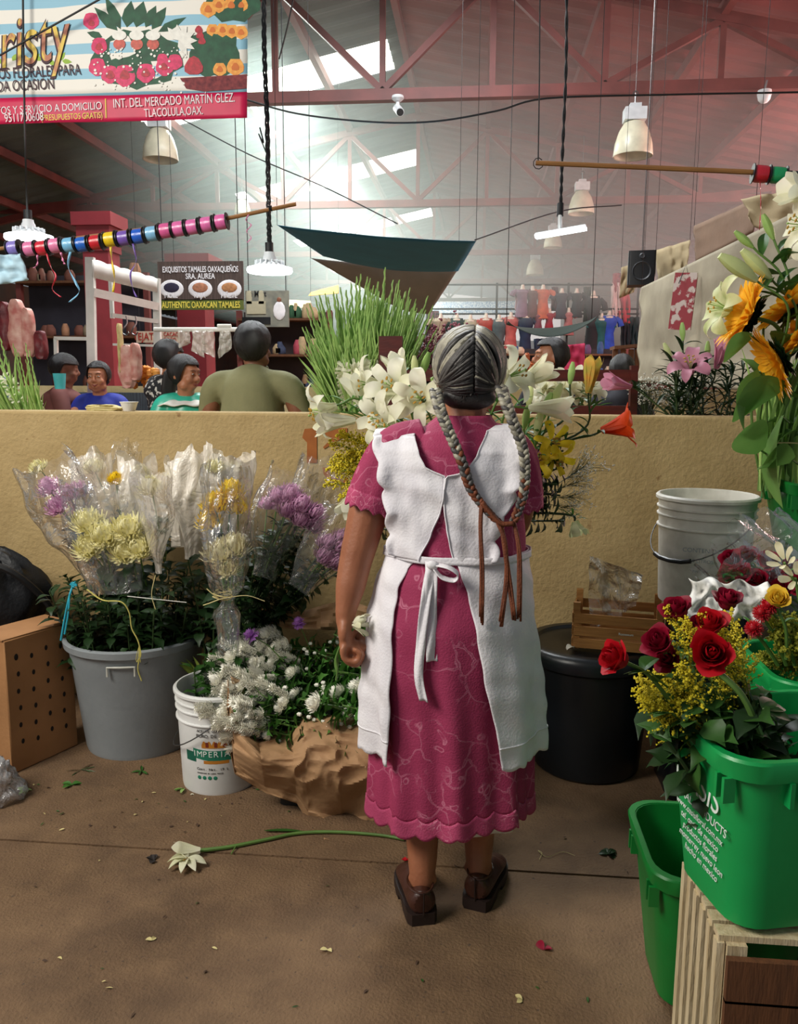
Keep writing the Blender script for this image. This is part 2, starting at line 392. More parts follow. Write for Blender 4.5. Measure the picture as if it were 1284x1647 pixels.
def rrect(w, d, r, z, cx=0, cy=0, n=5):
    out = []
    for k, (sx, sy) in enumerate(((1, 1), (-1, 1), (-1, -1), (1, -1))):
        for i in range(n+1):
            a = (k+i/n)*PI/2
            out.append(V((cx+sx*(w/2-r)+r*math.cos(a), cy+sy*(d/2-r)+r*math.sin(a), z)))
    return out
def tub(label, loc, W, D, H, w, d, m, rz=0, rib_side=True):
    t = thing('plastic_tub', label, 'tub', loc, rz)
    r = .07; b = MB()
    def q(z, o=0): f = z/H; return rrect(lerp(w, W, f)+o, lerp(d, D, f)+o, r*(.8+.2*f), z)
    ins = [q(.012, -.012), q(H*.5, -.012), q(H-.002, -.010)]
    b.loft([q(0, -.03), q(.012), q(H*.5), q(H*.90)]+[q(H-.002, .0)]+ins[::-1], 0, False)
    b.add(q(.0, -.03), [tuple(range(24))[::-1]]); b.add(q(.012, -.012), [tuple(range(24))])
    ob('body', b, m, t)
    b = MB(); b.loft([q(H*.885, .004), q(H*.885, .018), q(H*.985, .024), q(H, .018), q(H, -.006), q(H*.97, -.008)], 0, False); ob('rim', b, m, t)
    # short moulded ribs under the rim
    for (x0, y0, ax) in ((-W/2*.45, -1, 0), (-W/2*.30, -1, 0), (W*.1, -1, 0), (W*.18, -1, 0), (-1, -D*.40, 1), (-1, -D*.32, 1), (-1, D*.22, 1), (-1, D*.3, 1)):
        b = MB(); f = .82; hw, hd = lerp(w, W, f)/2, lerp(d, D, f)/2
        c = (x0, -hd-.004, H*f) if ax == 0 else (-hw-.004, y0, H*f)
        b.box(c, (.008, .022, H*.13) if ax == 0 else (.022, .008, H*.13)); ob('rib', b, m, t)
    return t
tb = tub('bright green plastic tub holding red roses, on the pale wooden crate', (.590, 1.51, .425), .36, .29, .35, .28, .23, M_green, A(14))
def side_text(t, s, size, x, y, z, side, m=M_ink_w, sx=1):
    a = math.atan2(.05, .35)
    if side == 'l': text('print', s, size, m, t, (x, y, z), (PI/2+0, 0, -PI/2), .0006, sx=sx)
    else: text('print', s, size, m, t, (x, y, z), (PI/2, 0, 0), .0006, sx=sx)
# white printing on the left face (tilted text, worn) and the front face
def face_x(z): return -(lerp(.28, .36, z/.35)/2)-.001
def face_y(z): return -(lerp(.23, .29, z/.35)/2)-.001
lean_x = math.atan2(.04, .35); lean_y = math.atan2(.03, .35)
def ptext(t, s, size, u, z, side, mm=M_ink_w, sx=1):
    if side == 'l':
        o = text('print', s, size, mm, t, (face_x(z)-.0006, u, z), (0, 0, 0), .0004, sx=sx)
        o.rotation_euler = (Matrix.Rotation(lean_x, 3, 'Y')@Euler((PI/2, 0, -PI/2)).to_matrix()).to_euler()
    else:
        o = text('print', s, size, mm, t, (u, face_y(z)-.0006, z), (0, 0, 0), .0004, sx=sx)
        o.rotation_euler = (Matrix.Rotation(-lean_y, 3, 'X')@Euler((PI/2, 0, 0)).to_matrix()).to_euler()
ptext(tb, 'OASIS', .06, .0, .235, 'l', sx=1.0)
ptext(tb, 'FLORAL PRODUCTS', .022, .0, .19, 'l')
for k in range(5): ptext(tb, ['www.oasisfloral.com.mx', 'tel. oasis de mexico', 'productos florales', 'monterrey, nuevo leon', 'hecho en mexico'][k], .017, 0, .165-.022*k, 'l')
for k, s in enumerate(['CON', 'LIMPIAR EL BOTE', 'USAR CON AGUA', 'LIMPIA Y FRESCA', 'NO REUTILIZAR', 'PARA ALIMENTOS']): ptext(tb, s, .011, .03, .20-.018*k, 'f')
lt = tub('deep green empty plastic tub standing on the floor beside the pale crate', (.585, 1.80, 0), .36, .33, .36, .28, .23, M_green2)
text('print', 'PP5', .03, M_ink_w, lt, (-.045, -.128, .09), (PI/2+.13, 0, 0), .0004)
text('print', 'mexico', .026, M_ink_w, lt, (-.04, -.122, .055), (PI/2+.13, 0, 0), .0004)
c = MB(); c.tube([( .014*math.cos(a), 0, .014*math.sin(a)) for a in [1+i*.42 for i in range(11)]], .0015, 5); ob('print', c, M_ink_w, lt, (-.065, -.137, .135), (.13, 0, 0))
bt = tub('green plastic tub in the corner holding the tall sunflowers and lilies', (1.15, 2.62, .80), .42, .36, .32, .30, .27, M_green2)
gt = tub('green plastic tub full of bushy goldenrod behind the red roses', (.90, 1.98, .42), .40, .32, .32, .28, .25, M_green)
# stands under the raised tubs
def slat_crate(label, loc, w, d, h, m1, m2, n=5):
    t = thing('slatted_crate', label, 'crate', loc)
    for sx in (-1, 1):
        for sy in (-1, 1):
            b = MB(); b.box((sx*(w/2-.02), sy*(d/2-.02), h/2), (.035, .035, h)); ob('post', b, m1, t)
    for i in range(n):
        y = -d/2+.02+(d-.04)*i/(n-1)
        b = MB(); b.box((-w/2-.007, y, h/2), (.014, (d)/n*.5, h)); ob('side_slat', b, m1, t)
        b = MB(); b.box((w/2+.007, y, h/2), (.014, (d)/n*.5, h)); ob('side_slat', b, m1, t)
    for z in (.10, .30, h-.03):
        if z < h: b = MB(); b.box((0, -d/2-.007, z-.03), (w, .014, .085)); ob('front_board', b, m2, t)
    for i in range(n):
        b = MB(); b.box((0, -d/2+.03+(d-.06)*i/(n-1), h+.006), (w+.02, d/n*.72, .012)); ob('top_slat', b, m1, t)
    return t
st = slat_crate('pale slatted wooden crate standing under the bright green rose tub', (.665, 1.495, 0), .40, .27, .41, M_pale_wood, M_brown_wood, 6)  # front boards darker brown: the shadow side is put into the wood colour
b = MB(); b.tube(spline([(.47, 1.262, .22), (.487, 1.245, .15), (.50, 1.246, .10), (.52, 1.24, .03), (.515, 1.23, .004), (.56, 1.20, .006)], 6), .0035, 5)
tag(ob('twine', b, mat('yellow_twine', '#c9b51f', .6)), 'yellow twine hanging down the side of the pale slatted crate', 'twine')
def stand(label, loc, w, d, h):
    t = thing('upturned_crate', label, 'crate', loc)
    b = MB(); b.loft([rrect(w, d, .02, 0), rrect(w*.92, d*.92, .02, h-.01), rrect(w*.9, d*.9, .02, h)]); ob('body', b, M_black, t)
    for i in range(4):
        b = MB(); b.box((0, -d/2-.002+.006*i*0, h*(.2+.2*i)), (w*.9, .01, .02)); ob('rib', b, M_black, t)
stand('black upturned plastic crate under the scuffed white bucket', (.80, 2.78, 0), .24, .24, .68)
stand('black upturned plastic crate under the corner tub of sunflowers', (1.16, 2.64, 0), .36, .34, .80)
stand('black upturned plastic crate under the goldenrod tub', (.95, 1.98, 0), .3, .26, .42)

def pail(label, loc, r1, h, m, handle_side, rz=0, wire=M_wire, grip=False, swing=.6):
    t = thing('bucket', label, 'bucket', loc, rz); r0 = r1*.88; R = lambda z: lerp(r0, r1*.985, z/h)
    pr = [(0, .006), (r0-.01, .004), (r0, .0), (r0+.002, .01), (R(h*.70), h*.70), (R(h*.70)+.007, h*.705), (R(h*.7)+.007, h*.715), (R(h*.72), h*.72),
          (R(h*.8), h*.805), (R(h*.82)+.006, h*.81), (R(h*.82)+.006, h*.82), (R(h*.83), h*.825), (R(h*.87), h*.875), (R(h*.88)+.006, h*.88), (R(h*.88)+.006, h*.89), (R(h*.89), h*.895),
          (R(h*.95), h*.955), (r1+.006, h*.96), (r1+.006, h*.985), (r1, h), (r1-.006, h), (r1-.009, h*.985), (R(h*.5)-.006, h*.5), (r0-.008, .012), (0, .012)]
    b = MB(); b.lathe(pr, 48); ob('body', b, m, t)
    # bail handle hanging to one side
    a0 = handle_side; hub = []
    for s in (-1, 1):
        a = a0+s*PI/2; p = V((math.cos(a)*(R(h*.78)+.008), math.sin(a)*(R(h*.78)+.008), h*.765)); hub.append(p)
        b = MB(); b.box((0, 0, 0), (.012, .032, .045), M=Matrix.Translation(p)@Matrix.Rotation(a, 4, 'Z')); ob('handle_lug', b, m, t)
    pts = []; out = V((math.cos(a0), math.sin(a0), 0))
    for i in range(17):
        th = PI*i/16; c = hub[0].lerp(hub[1], (1-math.cos(th))/2); pts.append(c+(out*swing+V((0, 0, -(1-swing**2)**.5)))*(math.sin(th)*r1*1.34)+(c-V((0, 0, c.z))).normalized()*.01)
    b = MB(); b.tube(pts, .0022, 6); hd = ob('handle', b, wire, t)
    if grip: b = MB(); b.tube(pts[6:11], .008, 8); ob('grip', b, M_black, hd)
    return t
pr_ = pail('scuffed old white bucket with three rings and black grip, on the black crate', (.78, 2.78, .68), .16, .365, M_pailold, math.radians(-142), wire=M_wireb, grip=True, swing=.82)
for i, s in enumerate(['CONTENIDO', '19 LITROS', 'PINTURA']):
    text('print', s, .02-.004*i, mat('faded_print', '#8c97a0', .7), pr_, (-.05, -.157+.002*i, .20-.035*i), (PI/2+.05, 0, -.3), .0004)
pb = pail('white oil bucket with green ribbon print beside the kraft wrapped bunch', (-.89, 2.66, 0), .150, .36, M_pail, math.radians(-165), swing=.80)
# curved print on the front of the bucket: built on its surface
def on_pail(a, z, o=.0012, r1=.150, h=.36): r = lerp(r1*.88, r1*.985, z/h)+o; return V((r*math.cos(a), r*math.sin(a), z))
def patch(name, a0, a1, z0, z1, m, n=10, par=pb, o=.0012):
    b = MB(); b.grid(lambda u, v: on_pail(lerp(a0, a1, u), lerp(z0(u) if callable(z0) else z0, z1(u) if callable(z1) else z1, v), o), n, 1, 0); return ob(name, b, m, par)
A = math.radians
patch('ribbon_print', A(-112), A(-35), lambda u: .138-.01*math.sin(u*PI), lambda u: .172-.006*math.sin(u*PI), M_ink_g)
patch('ribbon_print', A(-126), A(-108), .122, .158, mat('dark_green_print', '#0f5f4a', .6))
patch('label_print', A(-96), A(-60), .118, .130, M_ink_o)
patch('crown_print', A(-98), A(-62), lambda u: .176, lambda u: .186+.016*abs(math.sin(u*PI*5)), M_ink_o, 30)
for k in range(3): patch('corn_print', A(-92+12*k), A(-88+12*k), .180, .198, mat('red_print', '#7c2d1c', .6), 2, o=.002)
def round_text(s, size, amid, z, m, par, pitch=.62):
    """each letter stands on the curved side of the bucket"""
    n = len(s)
    for i, ch in enumerate(s):
        if ch == ' ': continue
        r = .145; a = amid+(i-(n-1)/2)*size*pitch/r; p = on_pail(a, z, .002)
        text('letter', ch, size, m, par, p, (PI/2+.05, 0, a+PI/2), .0003)
round_text('ACEITE COMESTIBLE', .0125, A(-78), .238, M_ink_k, pb)
round_text('PURO DE SOYA', .0165, A(-80), .220, M_ink_k, pb, .66)
round_text('IMPERIAL', .03, A(-82), .153, M_ink_w, pb, .66)
round_text('Cont. Net. 19 L', .0125, A(-84), .098, M_ink_k, pb)
round_text('CONSERVESE EN LUGAR FRESCO', .006, A(-88), .083, M_ink_k, pb)
for k in range(4):
    b = MB(); p = on_pail(A(-104+8*k), .066, .001); b.ball((0, 0, 0), .0075, 10, sc=(1, 1, .15)); ob('seal_print', b, M_ink_g, pb, p, (PI/2, 0, A(-104+8*k)+PI/2))
# big grey bin
gb = thing('round_bin', 'large grey round bin full of plastic wrapped chrysanthemums', 'bin', (-1.31, 2.95, 0))
h = .445; pr = [(0, .012), (.19, .008), (.203, 0), (.207, .014), (.252, h*.90), (.258, h*.93), (.270, h*.935), (.274, h*.99), (.268, h), (.258, h), (.25, h*.97), (.2, .03), (0, .03)]
b = MB(); b.lathe(pr, 64); ob('body', b, M_gray, gb)
for s in (-80, 98):
    a = A(s); b = MB(); b.tube([V((.259*math.cos(a+q), .259*math.sin(a+q), .385-z)) for q, z in ((-.19, .035), (-.19, 0), (-.1, 0), (0, 0), (.1, 0), (.19, 0), (.19, .035))], .0042, 6); ob('handle', b, mat('pale_grey_plastic', '#c3c3b8', .5), gb)
# black lidded bin
bb = thing('black_bin', 'large black round bin with lid beside the woman', 'bin', (.435, 2.93, 0)); h = .475
b = MB(); b.lathe([(0, 0), (.185, 0), (.195, .01), (.228, h*.88), (.228, h*.93)], 56); ob('body', b, M_black, bb)
b = MB(); b.lathe([(.232, h*.86), (.243, h*.88), (.245, h*.95), (.238, h*.985), (.225, h), (.20, h), (.19, h-.01), (.12, h-.008), (.10, h-.018), (0, h-.018)], 56); ob('lid', b, M_black, bb)
b = MB(); b.grid(lambda u, v: V(((u-.5)*.034, (v-.5)*.03*math.sin(u*PI*.8+.4), .010*math.sin(u*PI)+.012*abs(v-.5))), 5, 4)
o = ob('petal', b, petal_mat('white_petal', '#f4efe2', '#ddd6bd', tl=.25), None, (.35, 2.81, h+.001), (0, 0, .6)); tag(o, 'white fallen petal on the edge of the black bin lid', 'petal', 'fallen white petals on the black lid')
o2 = o.copy(); COL.objects.link(o2); o2.location = (.40, 2.86, h-.009); o2.rotation_euler = (0, 0, 2.2); o2.scale = (.6, .6, .6); o2['label'] = 'smaller white fallen petal farther in on the black bin lid'
# small wooden fruit crate on the lid
fc = thing('wooden_fruit_crate', 'small slatted wooden fruit crate standing on the black bin lid', 'crate', (.525, 2.90, .478), A(-10)); W, D, H = .30, .215, .135
for sx in (-1, 1):
    for sy in (-1, 1):
        b = MB(); b.box((sx*(W/2-.009), sy*(D/2-.009), H*.62), (.024, .018, H*1.24)); ob('corner_post', b, M_crate, fc)
for k in range(3):
    z = .022+k*.045
    for s in (-1, 1):
        b = MB(); b.box((0, s*(D/2+.003), z), (W, .006, .034)); ob('long_slat', b, M_crate, fc)
        b = MB(); b.box((s*(W/2+.003), 0, z), (.006, D, .034)); ob('short_slat', b, M_crate, fc)
b = MB(); b.box((0, 0, .006), (W-.01, D-.01, .006)); ob('bottom_board', b, M_crate, fc)
text('print', 'Roosseum', .012, M_ink_w, fc, (.03, -D/2-.0068, .067), (PI/2, 0, 0), .0003)
# perforated cardboard box at the left
cb = thing('cardboard_box', 'tall cardboard box with rows of holes beside the grey bin', 'box', (0, 0, 0))
c0 = V((-1.645, 2.60, 0)); c2 = c0+V((.125, .285, 0))
e1 = (c2-c0).normalized(); e2 = V((-e1.y, e1.x, 0)); Lb, Wb, Hb = .285, .16, .50
def bx(u, v, z): return c0+e1*u+e2*v+V((0, 0, z))
b = MB(); q = [bx(0, 0, 0), bx(Lb, 0, 0), bx(Lb, Wb, 0), bx(0, Wb, 0)]
TILT = .012
b.add(q+[p+V((0, 0, Hb)) for p in q], [(3, 2, 1, 0), (4, 5, 6, 7), (0, 1, 5, 4), (1, 2, 6, 5), (2, 3, 7, 6), (3, 0, 4, 7)]); o = ob('panels', b, M_card, cb)
mb_ = o.modifiers.new('soft', 'BEVEL'); mb_.width = .004
b = MB(); q = [bx(-.004, .004, Hb), bx(Lb, .0, Hb), bx(Lb, Wb*.94, Hb+.003), bx(-.004, Wb*.98, Hb+.006)]; b.add(q+[p+V((0, 0, .004)) for p in q], [(3, 2, 1, 0), (4, 5, 6, 7), (0, 1, 5, 4), (1, 2, 6, 5), (2, 3, 7, 6), (3, 0, 4, 7)]); ob('top_flap', b, M_card, cb)
M_hole = mat('hole_dark', '#1a100a', .9)
for i in range(4):
    for j in range(6):
        b = MB(); b.ball((0, 0, 0), .0085, 10, sc=(.8, .12, 1.2)); p = bx(.045+i*.062+.004*(j % 2), -.0005, Hb-.07-j*.064-.012*(i % 2))
        ob('air_hole', b, M_hole, cb, p, (0, 0, math.atan2(e1.y, e1.x)), 1.25 if (i, j) == (0, 0) else 1)
# dark bag behind it
bg_ = thing('black_bag', 'black fabric bag lying behind the cardboard box against the wall', 'bag', (-2.02, 3.09, .50))
def bagf(u, v):
    a = u*2*PI; ph = (v-.5)*PI; r = .21*(1+wob((math.cos(a), math.sin(a), v*2), 2.2, .22)+wob((math.cos(a), math.sin(a), v*3), 6, .05))
    return V((r*1.15*math.cos(ph)*math.cos(a), r*.75*math.cos(ph)*math.sin(a), r*1.0*math.sin(ph)*(1 if ph < 0 else 1.15)))
b = MB(); b.grid(bagf, 40, 24, cu=True); ob('body', b, mat('black_cloth', '#101318', .55, .2, 10, .3, 60), bg_)
b = MB(); b.tube(spline([(.02, -.15, .22), (.2, -.12, .16), (.30, -.02, -.02), (.27, 0, -.17), (.2, -.08, -.2)], 5), (.014), 6); ob('strap', b, mat('black_webbing', '#0c0d10', .7), bg_)
b = MB(); b.box((0, 0, .15), (.4, .3, .28)); tag(ob('stacked_box', b, M_brown_wood, None, (-2.06, 3.1, 0)), 'low brown wooden box under the black bag against the wall', 'box')
# painted stall number on the wall
M_num = mat('worn_orange_paint', '#a8622a', .8, .1, 20, col2='#93521f')
num = at(520, 730, 3.349)
t = thing('painted_number', 'orange stall number 13 painted on the front of the ochre wall', 'stall number', (num.x, 3.3465, num.z))
k_ = .0036*.72
def poly(pts, name='digit', ex=.002):
    b = MB(); n = len(pts); s = [V(((x-520)*k_, 0, (730-y)*k_)) for x, y in pts]; b.add(s+[p+V((0, ex, 0)) for p in s], [tuple(range(n)), tuple(range(n, 2*n))[::-1]]+[(i, i+n, (i+1) % n+n, (i+1) % n) for i in range(n)]); return ob(name, b, M_num, t)
poly([(490, 690), (510, 688), (510, 745), (493, 745), (494, 712), (486, 704)])
poly([(519, 688), (560, 688), (560, 698), (545, 708), (522, 722), (520, 719), (535, 704), (519, 697)])
poly([(519, 752), (528, 752), (532, 766), (548, 771), (560, 768), (560, 778), (545, 780), (528, 772), (520, 762)])
# ================================================================ plant protos
M_leaf = petal_mat('dark_leaf', '#3f6a2c', '#27481c', .45, .18, 14)
M_leaf2 = petal_mat('bright_leaf', '#5f9440', '#3f7030', .45, .28, 14)
M_leafb = petal_mat('broad_leaf', '#759c4e', '#5c873f', .4, .28, 8)
M_leafk = petal_mat('deep_leaf', '#27421f', '#182c15', .45, .12, 14)
M_stem = mat('green_stem', '#5c7f38', .5, .15, 20)
M_stemd = mat('dark_stem', '#3a4f26', .5, .2, 20)
M_spike = petal_mat('spike_green', '#b4cf7c', '#8fb865', .45, .2, 18)
M_lily = petal_mat('white_lily_petal', '#f6f3e2', '#e9e8c4', .5, .35, 10)
M_lilyb = petal_mat('lily_bud', '#cfd992', '#e6e8bc', .5, .3, 8)
M_pollen = mat('pollen', '#b98f34', .8)
M_mum_y = petal_mat('yellow_petal', '#fbe238', '#f6cf20', .5, .3)
M_mum_c = petal_mat('cream_petal', '#f8f2d4', '#eee6b8', .5, .3)
M_mum_k = petal_mat('pale_yellow_petal', '#f8f3cc', '#f0e8a4', .5, .3)
M_mum_p = petal_mat('lavender_petal', '#e8bcd6', '#cf98bf', .5, .3)
M_aster = petal_mat('white_aster_petal', '#fffdf2', '#faf7e6', .6, .12)
M_rose = petal_mat('red_rose_petal', '#c4101f', '#980a18', .5, .2, 20)
M_rosed = petal_mat('dark_rose_petal', '#9a1030', '#6e0a22', .5, .2, 20)
M_sun = petal_mat('sunflower_petal', '#ffcc3c', '#ffb422', .5, .35, 20)
M_pink = petal_mat('pink_lily_petal', '#e2a3b8', '#c87f9a', .5, .35, 12)
M_orange = petal_mat('orange_lily_petal', '#e8501a', '#c93d10', .5, .3, 12)
M_gold = mat('goldenrod_yellow', '#e2d02c', .7, .15, 40, col2='#c9b822')
M_goldg = petal_mat('goldenrod_green', '#7f8f2c', '#66792a', .6, .2)

def leaf(b, M, L, W, bend=.3, m=0, n=5, cup=.15, lobes=0, roll=0):
    """blade along local +x, facing +z"""
    def fn(u, v):
        s = (v-.5)*2; w = W/2*math.sin(PI*min(1, u*.94+.06))**.8*(1+lobes*math.sin(u*PI*7))
        a = bend*u; x = L*(math.sin(a)/bend if abs(bend) > 1e-3 else u); z = -L*((1-math.cos(a))/bend if abs(bend) > 1e-3 else 0)
        return M@V((x, s*w, z+abs(s)*cup*W*math.sin(PI*u)))
    b.grid(fn, n, 2, m); return b
def RM(loc, yaw, pitch, roll=0): return Matrix.Translation(loc)@Matrix.Rotation(yaw, 4, 'Z')@Matrix.Rotation(-pitch, 4, 'Y')@Matrix.Rotation(roll, 4, 'X')

def mum_bloom(R=.05, rows=9, m=0, shag=.25, curl=1.0):
    b = MB(); b.ball((0, 0, R*.1), R*.52, 10, m)
    for k in range(rows):
        f = k/(rows-1); n = int(lerp(9, 30, f)); ph = lerp(.15, 1.95, f); L = R*lerp(.55, 1.05, f**.7)
        for i in range(n):
            a = i*2*PI/n+k*.7+rnd(-.1, .1); l = L*rnd(1-shag, 1+shag*.6); pt = ph+rnd(-.12, .12); w = R*.10
            pts = []
            for j in range(5):
                s = j/4; th = pt+(.35*s-curl*.9*s*s)*(1 if f > .25 else .4); rr = l*s*.9+R*.12
                pts.append((math.sin(th)*rr, math.cos(th)*rr-R*.15*f))
            ca, sa = math.cos(a), math.sin(a); vs = []
            for j, (r, z) in enumerate(pts):
                ww = w*(1-.65*(j/4)**2)*(.6 if j == 0 else 1)
                for q in (-1, 1): vs.append((ca*r-sa*q*ww, sa*r+ca*q*ww, z))
            b.add(vs, [(2*j, 2*j+1, 2*j+3, 2*j+2) for j in range(4)], m)
    return b
def leafy(b, L0, L1, n, size, m=0, lob=.35, spread=.9, r=.005):
    for i in range(n):
        z = lerp(L0, L1, (i+rnd(0, 1))/n); a = rnd(0, 2*PI)
        leaf(b, RM((r*math.cos(a), r*math.sin(a), z), a, rnd(.1, spread)), size*rnd(.6, 1.15), size*.45, rnd(.4, 1.6), m, 5, .2, lob)
    return b
def mk_mum(label, m, R=.05, L=.5, **k):
    t = thing('chrysanthemum', label, 'flower')
    ob('bloom', mum_bloom(R, m=0, **k), m, t)
    b = MB(); b.tube([(0, 0, -L), (.004, .003, -L*.5), (0, 0, 0)], .0032, 5); ob('stem', b, M_stem, t)
    ob('leaves', leafy(MB(), -L, -R*2.6, 17, .075, 0), M_leafk, t); return t
LW = .82
def lily_bloom(R=.075, T=.085, open_=1.0, m=0, pm=1, curl=1.5):
    """trumpet of six petals opening upward along z, with stamens"""
    b = MB()
    for k in range(6):
        a0 = k*PI/3; inner = k % 2; W = (.036 if inner else .027)*(R/.075)*LW
        def fn(u, v, a0=a0, inner=inner, W=W):
            s = (v-.5)*2; L = T+R*1.25; l = u*L; w = W*(.28+.95*math.sin(PI*min(1, u*.80+.03))**1.1)*(1-u**6*.9)
            # path: trumpet then recurve
            if l < T: r = .008+.030*(l/T)**1.6*(.35+.65*open_); z = l
            else:
                q = (l-T)/(L-T); th = q*curl*open_; rr = (L-T)
                r = .008+.030*(.35+.65*open_)+rr*(.25+.6*open_)*math.sin(th+.12)/(1.15) if curl > .1 else 0; z = T+rr*(math.cos(th*.9)-1+q*.55*(1.25-open_*.5))*.8
            r += inner*.0015; cup = .22*w*s*s
            return V((math.cos(a0)*(r-cup*.0)-math.sin(a0)*s*w, math.sin(a0)*(r)+math.cos(a0)*s*w, z+cup+.002*math.sin(u*9+k)))
        b.grid(fn, 10, 4, m)
    return b
def stamens(R, T, open_):
    b = MB()
    for k in range(6):
        a = k*PI/3+.4; e = V((math.cos(a)*R*.33, math.sin(a)*R*.33, T+R*.35)); b.tube([(0, 0, T*.3), V((e.x*.5, e.y*.5, T)), e], .0011, 4, 0); b.ball(e, .0042, 6, 1, (1.6, .8, .8))
    b.tube([(0, 0, T*.3), (0, 0, T+R*.5)], .0016, 5, 0); b.ball((0, 0, T+R*.52), .0038, 6, 0); return b
def bud_mesh(L=.09, r=.012, open_=0):
    b = MB(); n = 12
    rings = [[V((r*(.25+.9*math.sin(PI*min(1, (i/9)*.86+.06)))*(1+.12*math.cos(3*a))*math.cos(a), r*(.25+.9*math.sin(PI*min(1, (i/9)*.86+.06)))*(1+.12*math.cos(3*a))*math.sin(a), L*i/9)) for a in [j*2*PI/n for j in range(n)]] for i in range(10)]
    return b.loft(rings)
def long_leaves(b, z0, z1, n, L, W, m=0, up=.7, bend=.8):
    for i in range(n):
        z = lerp(z0, z1, (i+.5)/n); a = i*2.4+rnd(-.3, .3)
        leaf(b, RM((0, 0, z), a, up+rnd(-.2, .25)), L*rnd(.7, 1.1), W, bend*rnd(.6, 1.4), m, 6, .25)
    return b
def mk_lily(label, heads, buds, L=.4, pet=None, stem=None, leafm=None, nl=14, R=.075, T=.085, lw=.016, ll=.11, catg='flower', name='lily'):
    """heads: list of (offset, direction, open, curl); buds: (offset, direction, length, radius)"""
    pet = pet or M_lily; stem = stem or M_stem
    t = thing(name, label, catg); b = MB(); b.tube(spline([(0, 0, -L), (.01, .004, -L*.5), (0, 0, 0)], 4), .0042, 6)
    for h in list(heads)+list(buds):
        o, d = V(h[0]), V(h[1]).normalized(); b.tube(spline([(0, 0, -.02), o*.5+V((0, 0, .005)), o], 3), .003, 5)
    ob('stem', b, stem, t)
    ob('leaves', long_leaves(MB(), -L*.95, -.02, nl, ll, lw), leafm or M_leaf2, t)
    for o, d, op, cu in heads:
        q = V(d).to_track_quat('Z', 'X').to_matrix().to_4x4(); M = Matrix.Translation(V(o))@q
        f = ob('bloom', MB().join(lily_bloom(R, T, op, 0, curl=cu), M), pet, t)
        if op > .5: ob('stamens', MB().join(stamens(R, T, op), M), [M_spike, M_pollen], f)
    for h in buds:
        o, d, l, r = h[:4]; q = V(d).to_track_quat('Z', 'X').to_matrix().to_4x4()
        ob('bud', MB().join(bud_mesh(l, r), Matrix.Translation(V(o))@q), h[4] if len(h) > 4 else M_lilyb, t)
    return t
def rose_bloom(R=.03, m=0):
    """spiral of cupped petals"""
    b = MB(); K = 17
    for k in range(K):
        f = k/(K-1); a0 = k*2.4; rb = R*lerp(.10, .72, f**.8); H = R*lerp(1.75, 1.35, f); wd = lerp(1.9, .95, f); fl = lerp(-.25, .42, f**1.5)
        def fn(u, v, a0=a0, rb=rb, H=H, wd=wd, fl=fl, f=f):
            s = (v-.5)*2; a = a0+s*wd*(1-.25*u); e = 1-.16*s*s*u
            r = rb*(.45+.75*math.sin(min(1, u*1.1)*PI/2))+fl*R*u**3*(1+.25*math.cos(s*3)); z = H*u*e-abs(s)*.05*R
            r += R*.05*math.sin(s*5+k)*u*f
            return V((r*math.cos(a), r*math.sin(a), z-R*.1-(f**2)*R*.25*(u**4)))
        b.grid(fn, 6, 6, m)
    b.lathe([(.001, -R*.12), (R*.5, -R*.06), (R*.72, R*.3), (R*.66, R*.8)], 14, m)
    return b
def mk_rose(label, m, R=.032, L=.28):
    t = thing('rose', label, 'rose'); ob('bloom', rose_bloom(R), m, t)
    b = MB(); b.tube([(0, 0, -L), (.006, 0, -L*.5), (0, 0, -.004)], .0034, 6); b.ball((0, 0, -.003), .008, 8)
    for k in range(5): leaf(b, RM((0, 0, 0), k*1.257, -.3), .028, .007, .8, 0, 4)
    ob('stem', b, M_stem, t)
    b = MB()
    for i in range(7):
        z = -L*(.15+.8*i/7); a = i*2.2
        for da, sc in ((0, 1), (.6, .75), (-.6, .75)): leaf(b, RM((math.cos(a)*.004, math.sin(a)*.004, z), a+da, .5), .055*sc, .03*sc, .8, 0, 5, .15)
    ob('leaves', b, M_leaf, t); return t
def mk_goldenrod(label, L=.26, n=26, m=None, dens=14):
    t = thing('goldenrod', label, 'goldenrod'); b = MB(); st = MB(); st.tube([(0, 0, -.25), (0, 0, L*.9)], .0022, 5)
    for i in range(n):
        f = i/n; z = L*f; a = i*2.4; l = .085*(1-f*.75)*rnd(.7, 1.1); up = .5+.5*f
        e = V((math.cos(a)*l*math.cos(up), math.sin(a)*l*math.cos(up), z+l*math.sin(up))); mid = V((e.x*.6, e.y*.6, z+(e.z-z)*.75))
        st.tube([(0, 0, z), mid, e], .0008, 3)
        for j in range(dens):
            g = (j+1)/dens; p = V((0, 0, z)).lerp(mid, g*1.6) if g < .6 else mid.lerp(e, (g-.6)/.4); p = p+V((rnd(-1, 1), rnd(-1, 1), rnd(-.3, 1)))*.006; r = rnd(.0026, .0046)
            b.add([p+V(q)*r for q in ((1, 0, 0), (0, 1, 0), (-1, 0, 0), (0, -1, 0), (0, 0, 1.2), (0, 0, -1))], [(0, 1, 4), (1, 2, 4), (2, 3, 4), (3, 0, 4), (1, 0, 5), (2, 1, 5), (3, 2, 5), (0, 3, 5)])
    ob('florets', b, m or M_gold, t); lf = long_leaves(MB(), -.2, L*.5, 14, .05, .007, 0, .5, .6)
    ob('stem', st, M_goldg, t); ob('leaves', lf, M_goldg, t); return t
